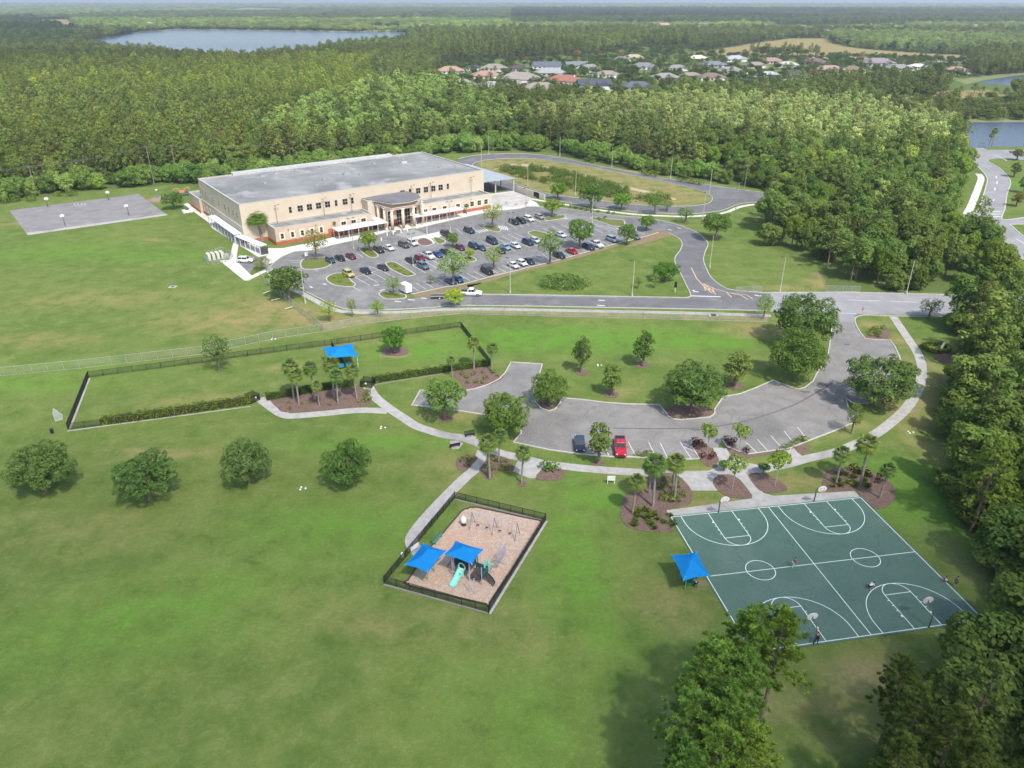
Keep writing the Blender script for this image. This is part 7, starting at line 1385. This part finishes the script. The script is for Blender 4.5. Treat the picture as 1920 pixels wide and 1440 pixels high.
cb = Z([(980, 236), (1060, 216), (1150, 207), (1290, 203), (1420, 207), (1600, 213), (1745, 232), (1785, 262), (1770, 290), (1650, 296), (1500, 290), (1400, 276), (1250, 266), (1100, 262), (1000, 255)]); kind[cb & (rr_ < .93)] = 2; tint[cb] = (.84, .83, .90)
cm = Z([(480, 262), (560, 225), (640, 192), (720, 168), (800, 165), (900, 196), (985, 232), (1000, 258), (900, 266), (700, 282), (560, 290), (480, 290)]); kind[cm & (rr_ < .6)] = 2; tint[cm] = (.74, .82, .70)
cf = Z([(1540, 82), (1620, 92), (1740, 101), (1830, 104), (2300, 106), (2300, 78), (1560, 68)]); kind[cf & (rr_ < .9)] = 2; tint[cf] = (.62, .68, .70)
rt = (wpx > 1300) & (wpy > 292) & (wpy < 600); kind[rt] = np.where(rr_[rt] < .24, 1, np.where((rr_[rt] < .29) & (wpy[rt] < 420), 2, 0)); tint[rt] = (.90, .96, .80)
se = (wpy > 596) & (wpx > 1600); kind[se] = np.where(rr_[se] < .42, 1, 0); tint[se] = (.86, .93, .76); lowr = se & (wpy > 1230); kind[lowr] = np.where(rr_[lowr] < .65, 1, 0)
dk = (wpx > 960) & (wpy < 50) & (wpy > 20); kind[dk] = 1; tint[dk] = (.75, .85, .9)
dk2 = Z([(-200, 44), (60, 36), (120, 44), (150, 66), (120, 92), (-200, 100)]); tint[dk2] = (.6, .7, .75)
far_lit = (wpy < 62) & ~dk & ~dk2; tint[far_lit] *= 1.75; kind[far_lit & (rr_ < .5)] = 0  # sunlight on the far treetops put into their tint
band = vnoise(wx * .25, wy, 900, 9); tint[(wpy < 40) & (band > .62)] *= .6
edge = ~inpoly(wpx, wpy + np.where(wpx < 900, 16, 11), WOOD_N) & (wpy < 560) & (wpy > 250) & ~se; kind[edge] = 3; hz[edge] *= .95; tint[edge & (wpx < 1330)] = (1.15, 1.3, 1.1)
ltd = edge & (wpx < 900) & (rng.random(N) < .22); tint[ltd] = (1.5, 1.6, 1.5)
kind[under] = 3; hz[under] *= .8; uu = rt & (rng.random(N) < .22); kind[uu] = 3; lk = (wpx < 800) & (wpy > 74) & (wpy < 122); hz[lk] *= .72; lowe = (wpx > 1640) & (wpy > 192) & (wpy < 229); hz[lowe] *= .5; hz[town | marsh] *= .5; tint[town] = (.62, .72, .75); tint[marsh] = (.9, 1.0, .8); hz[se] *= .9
tint *= (.85 + .5 * n2)[:, None] * rng.uniform(.72, 1.32, (N, 1)); vary = rng.uniform(.72, 1.32, N); hz *= .55 + .45 * vary; tint[:, 0] *= .90 + .20 * rng.random(N) + .12 * n3
lit = rng.random(N) < .05; lit &= kind != 2; tint[lit] *= (1.3, 1.3, .9)  # a random few crowns in a lighter lime tone
red = (rng.random(N) < .006) & (kind == 0) & (wpy < 300); tint[red] = (2.6, .9, .9)
wb = [broad(4.2, 11.0, 2.4, 42, 95, .225, (.18, .34), kind='broadleaf_tree', limbn=6, up=.75) for _ in range(4)]
we = [broad(3.9, 7.2, .2, 44, 100, .205, (.20, .34), kind='bushy_tree', limbn=4, up=.6) for _ in range(3)]
wp = [pine2(14.0, 3.5, 4.2) for _ in range(4)]
wc = [cypress(12.5, 3.7, 2.0, 36, 52, .27) for _ in range(3)]
names = {0: ('broadleaf_tree', wb), 1: ('pine_tree', wp), 2: ('cypress_tree', wc), 3: ('bushy_tree', we)}
# foreground pines, each where it stands
fp = [pine(15.5, 3.0, 7.0, 34, 9, .40, .036, 42, .36, tr=.2) for _ in range(2)]
for k, (x, y, s_, lab) in enumerate([(1335, 1255, 1.0, 'tall pine at the upper left of the pine clump by the court'), (1398, 1195, 1.02, 'tall pine whose crown overlaps the near court line'), (1462, 1190, .98, 'pine at the right of the clump beside the hoop'), (1300, 1340, .9, 'pine at the left side of the clump with bare trunk showing'), (1395, 1275, .95, 'pine in the middle of the clump'), (1345, 1405, .9, 'pine at the bottom of the clump'), (1408, 1410, .86, 'yellowish pine at the lower right of the clump'), (1290, 1435, .8, 'small pine at the bottom left of the clump'), (1368, 1335, .93, 'pine filling the centre bottom of the clump')]):
    X_, Y_ = P(x, y, 13 * s_); plant(fp[k % 2], (X_, Y_), (s_ * 1.18, s_ * 1.18, s_), float(rng.uniform(0, 6)), lab, 'pine tree', None, [(1.0, 1.35, .9), (1.1, 1.4, .85), (1.25, 1.42, .8), (.95, 1.3, .9)][k % 4])
for k, (x, y, s_, lab) in enumerate([(1690, 1270, .8, 'pine at the near corner of the right-hand woods'), (1720, 1330, .85, 'pine in the front row of the right-hand woods'), (1690, 1420, .8, 'pine at the bottom edge of the right-hand woods'), (1790, 1370, .9, 'shaded pine inside the lower right woods'), (1830, 1430, .85, 'shaded pine at the bottom right')]):
    X_, Y_ = P(x, y, 13 * s_); plant(fp[k % 2], (X_, Y_), (s_, s_, s_), float(rng.uniform(0, 6)), lab, 'pine tree', None, (.85, .88, .7))
fpx = np.array([P(x, y, 11) for x, y in ((1690, 1270), (1720, 1330), (1690, 1420), (1790, 1370), (1830, 1430))])
def zone_name(x, y):
    if y > 596: return 'in the woods right of the park and court'
    if x > 1300 and y > 292: return 'in the woods between the bus loop and the far street'
    if y > 240: return 'at the front of the woods behind the school'
    return 'deep in the woods behind the school'
def gn_scatter(name, cat, protos, idx):
    """what is left of a kind: one object, its points carry the trees"""
    me = bpy.data.meshes.new(name); M_ = len(idx); me.vertices.add(M_); co = np.stack([wx[idx], wy[idx], np.zeros(M_)], 1).astype(np.float32); me.vertices.foreach_set('co', co.ravel())
    k = ws[idx] / 6.3; sxy = k * vary[idx]; sz = hz[idx] * (1 + .10 * (k - 1)); sc = np.stack([sxy, sxy, sz], 1).astype(np.float32)
    a = me.attributes.new('scl', 'FLOAT_VECTOR', 'POINT'); a.data.foreach_set('vector', sc.ravel()); a = me.attributes.new('rot', 'FLOAT_VECTOR', 'POINT'); r3 = np.zeros((M_, 3), np.float32); r3[:, 2] = rng.uniform(0, 6.28, M_); a.data.foreach_set('vector', r3.ravel())
    a = me.attributes.new('pick', 'INT', 'POINT'); a.data.foreach_set('value', rng.integers(0, len(protos), M_).astype(np.int32))
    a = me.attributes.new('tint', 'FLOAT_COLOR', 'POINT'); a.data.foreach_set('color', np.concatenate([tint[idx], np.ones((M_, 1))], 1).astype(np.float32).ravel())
    o = link(bpy.data.objects.new(name, me)); g = bpy.data.node_groups.new(name, 'GeometryNodeTree'); g.interface.new_socket('Geometry', in_out='INPUT', socket_type='NodeSocketGeometry'); g.interface.new_socket('Geometry', in_out='OUTPUT', socket_type='NodeSocketGeometry')
    gi = g.nodes.new('NodeGroupInput'); go = g.nodes.new('NodeGroupOutput'); L = g.links; ip = g.nodes.new('GeometryNodeInstanceOnPoints'); ip.inputs['Pick Instance'].default_value = True; jj = g.nodes.new('GeometryNodeJoinGeometry')
    for pr in protos:
        j = g.nodes.new('GeometryNodeJoinGeometry')
        for ch in KIDS[pr.name]: oi = g.nodes.new('GeometryNodeObjectInfo'); oi.inputs[0].default_value = ch; oi.transform_space = 'ORIGINAL'; L.new(oi.outputs['Geometry'], j.inputs[0])
        gt = g.nodes.new('GeometryNodeGeometryToInstance'); L.new(j.outputs[0], gt.inputs[0]); L.new(gt.outputs[0], jj.inputs[0])
    L.new(gi.outputs[0], ip.inputs['Points']); L.new(jj.outputs[0], ip.inputs['Instance'])
    for nm, ty, so in (('scl', 'FLOAT_VECTOR', 'Scale'), ('rot', 'FLOAT_VECTOR', 'Rotation'), ('pick', 'INT', 'Instance Index')):
        na = g.nodes.new('GeometryNodeInputNamedAttribute'); na.data_type = ty; na.inputs[0].default_value = nm; L.new(na.outputs[0], ip.inputs[so])
    L.new(ip.outputs[0], go.inputs[0]); md = o.modifiers.new('trees', 'NODES'); md.node_group = g
    return tag(o, kind='stuff', label='mass of more distant %ss forming the woods' % cat.replace('_', ' '), cat='woods')
for kd, (nm, protos) in names.items():
    idx = np.where(kind == kd)[0]; dist = wy[idx] ** 2 + wx[idx] ** 2; idx = idx[np.argsort(dist)]
    near, rest = idx[:298], idx[298:]; g_ = nm.replace('_', ' ')
    for q, i in enumerate(near):
        if kd == 1 and len(fpx) and np.min(np.hypot(fpx[:, 0] - wx[i], fpx[:, 1] - wy[i])) < 4: continue
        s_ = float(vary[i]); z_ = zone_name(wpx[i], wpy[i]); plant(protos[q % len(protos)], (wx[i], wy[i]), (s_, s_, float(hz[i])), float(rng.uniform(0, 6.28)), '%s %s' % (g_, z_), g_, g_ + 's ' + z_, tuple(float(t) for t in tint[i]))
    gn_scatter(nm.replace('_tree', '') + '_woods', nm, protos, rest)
# marsh growth inside the bus loop
MG = [(930, 316), (960, 310), (1005, 312), (1060, 322), (1110, 336), (1170, 352), (1225, 363), (1262, 373), (1240, 380), (1180, 377), (1120, 368), (1075, 358), (1020, 344), (965, 330)]
xs_ = rng.uniform(-10, 75, 5200); ys__ = rng.uniform(250, 350, 5200); a_, b_ = proj(xs_, ys__); kk = inpoly(a_, b_, MG) & (vnoise(xs_, ys__, 6, 5) > .22); cs = np.stack([xs_[kk], ys__[kk], np.zeros(kk.sum())], 1)
cc = np.repeat(cs, 40, 0); cc[:, :2] += rng.normal(size=(len(cc), 2)) * .55; cc[:, 2] = rng.uniform(.1, 1.6, len(cc)); nv = unit(len(cc)); nv[:, 2] = np.abs(nv[:, 2]) + .3; nv /= np.linalg.norm(nv, axis=1, keepdims=True); v, f = cards(cc, nv, .2 * rng.uniform(.6, 1.3, len(cc)), .15)
o = link(bpy.data.objects.new('marsh_plants', mesh_np('marsh_plants', v, f, leaf_b))); o['tint'] = (.9, .95, .75); tag(o, 'dense marsh growth filling the basin inside the bus loop', 'marsh plants', kind='stuff')
flat('basin_sand', PP([(925, 318), (958, 307.5), (1005, 309.5), (1062, 319), (1112, 333), (1172, 349), (1228, 361), (1266, 372), (1262, 375), (1225, 364.5), (1170, 353.5), (1108, 337.5), (1058, 323.5), (1004, 313.5), (962, 312)], 2, True), .035, M('basin_sand', (.46, .37, .24), (.35, .29, .18), .5))

def hip(m, x0, y0, x1, y1, z, rise, ov=.6, gable=False):
    x0, y0, x1, y1 = x0 - ov, y0 - ov, x1 + ov, y1 + ov; w, d = x1 - x0, y1 - y0; k = .05 if gable else 1
    if w > d: r = [(x0 + d / 2 * k, (y0 + y1) / 2), (x1 - d / 2 * k, (y0 + y1) / 2)]; f = [(0, 1, 5, 4), (1, 2, 5), (2, 3, 4, 5), (3, 0, 4)]
    else: r = [((x0 + x1) / 2, y0 + w / 2 * k), ((x0 + x1) / 2, y1 - w / 2 * k)]; f = [(0, 1, 4), (1, 2, 5, 4), (2, 3, 5), (3, 0, 4, 5)]
    m.add([(x0, y0, z), (x1, y0, z), (x1, y1, z), (x0, y1, z), (*r[0], z + rise), (*r[1], z + rise)], f + [(3, 2, 1, 0)])
glass_h = glass
for k, (x, y, w, rc, wc_, rz, lab) in enumerate(HOUSE_SPOTS):
    r = empty('house', V(x, y), rz, lab, 'house', 'houses beyond the woods'); w *= 1.3; s_ = w / 20; hh = 3.0 * (1 if y > 80 else s_); d = w * .62; two = k in (8, 12, 13, 30)
    if two: hh *= 1.5
    wm_ = M('render_%g' % (round(sum(wc_), 3)), wc_, None, .3); rm_ = M('tiles_%g_%g_%g' % rc, rc, tuple(v * .8 for v in rc), .6, fine=tuple(min(1, v * 1.25) for v in rc), fines=2)
    m = MB(); m.box((0, d / 2, hh / 2), (w, d, hh)); m.box((w * .27, -d * .12, hh / 2), (w * .36, d * .34, hh)); wo = m.build('wall', wm_, r)
    m = MB(); hip(m, -w / 2, 0, w / 2, d, hh, 2.8 * s_, gable=k in (5, 10, 13)); hip(m, w * .09, -d * .29, w * .45, d * .3, hh + .02, 1.7 * s_, gable=k % 3 == 1); ro = m.build('roof', rm_, r)
    MB().box((w * .27, -d * .30, hh * .42), (w * .24, .12, hh * .75)).build('garage_door', white_paint, r)
    for q in (-.38, -.22, -.06): MB().box((w * q, -.06, hh * .55), (w * .075, .12, hh * .4)).build('window', glass_h, r)
    if k == 12: MB().box((w * .3, d * .4, hh + 2.6), (1.2, 1.2, 3.2)).build('chimney', white_paint, ro)
    if k in (29, 26, 25): MB().box((0, -4.5, 1.6), (w * .6, 7, 3.0)).build('pool_screen', M('screen_dark', (.05, .05, .08), (.08, .08, .1)), r)
flat('estate_road', PP([(1085, 134), (1130, 136), (1150, 141), (1120, 142), (1060, 137)], 2, True), .05, M('pale_drive', (.6, .58, .5), (.5, .48, .42), .1))
flat('estate_road', PP([(940, 150), (1010, 146), (1040, 149), (1000, 152), (945, 154)], 2, True), .05, walk_m)
flat('estate_road', PP([(1400, 136), (1500, 138), (1560, 150), (1480, 152), (1400, 142)], 2, True), .05, MATS['pale_drive'])
flat('field_track', PP([(1500, 108), (1640, 111), (1760, 117), (1900, 120), (1900, 117.5), (1760, 114), (1640, 108.5), (1500, 106)], 1), .05, MATS['pale_drive'])
# row of small trees before the field
for k, x in enumerate((1425, 1452, 1478, 1495, 1541, 1556, 1573, 1590, 1606, 1676, 1692, 1710, 1726, 1800)):
    yb_ = 101 + (x - 1425) * .035 + (2 if k % 3 else 0); plant(wb[k % 4], P(x, yb_), (.9, .9, .62) if k != 3 else (1.6, 1.6, 1.2), k * 1.3, 'small round tree in the row along the dry field', 'tree', 'row of small trees along the dry field', (.75, .7, .75))
# ------------------------------------------------------------------ drifting clouds that shade parts of the woods
cl = bpy.data.materials.new('cloud_white'); n, l = nodes(cl); o_ = n.new('ShaderNodeOutputMaterial'); d_ = n.new('ShaderNodeBsdfDiffuse'); t_ = n.new('ShaderNodeBsdfTransparent'); x_ = n.new('ShaderNodeMixShader'); d_.inputs[0].default_value = (.8, .8, .82, 1)
x_.inputs[0].default_value = .42; l.new(t_.outputs[0], x_.inputs[1]); l.new(d_.outputs[0], x_.inputs[2]); l.new(x_.outputs[0], o_.inputs[0])
cl2 = cl.copy(); [setattr(q.inputs[0], 'default_value', .2) for q in cl2.node_tree.nodes if q.type == 'MIX_SHADER']
def cloud(px, py, rx, ry, rot=0.0, z=1000.0, mt=None):
    X_, Y_ = P(px, py); k = z / to_sun.z; cx, cy_ = X_ + to_sun.x * k, Y_ + to_sun.y * k; m = MB(); r_ = random.Random(int(px * 7 + py))
    N_ = 26                      # one lumpy lens: closed skin with billowing rim
    rings = []
    for j in range(7):
        t = math.pi * (j + .5) / 7 - math.pi / 2; ring = []
        for i in range(N_):
            a = 2 * math.pi * i / N_; b = 1 + .16 * math.sin(3 * a + px) + .12 * math.sin(5 * a + py) + .07 * math.sin(9 * a + px * .3); u, v = rx * b * math.cos(t) * math.cos(a), ry * b * math.cos(t) * math.sin(a)
            ring.append((cx + u * math.cos(rot) - v * math.sin(rot), cy_ + u * math.sin(rot) + v * math.cos(rot), z + 40 * math.sin(t) * (1 + .3 * math.sin(7 * a))))
        rings.append(ring)
    o = loft(rings).build('cloud', mt or cl, None, True); return tag(o, kind='structure')
for a in [(330, 1180, 74, 36, 0, 1000, cl2), (170, 118, 330, 120), (610, 86, 330, 70), (1450, 38, 1500, 160, 0, 1500), (60, 62, 330, 160), (2010, 1330, 34, 30, 0, 600)]: cloud(*a)
# ------------------------------------------------------------------ the air
hm = bpy.data.materials.new('haze_air'); n, l = nodes(hm); o_ = n.new('ShaderNodeOutputMaterial'); pv = n.new('ShaderNodeVolumePrincipled'); pv.inputs['Color'].default_value = (.80, .88, 1.0, 1); pv.inputs['Density'].default_value = 1.15e-4; pv.inputs['Anisotropy'].default_value = .2
l.new(pv.outputs[0], o_.inputs['Volume']); hz_ = MB().box((0, 30000, 46.5), (140000, 64000, 96)).build('haze', hm, None); tag(hz_, kind='stuff')
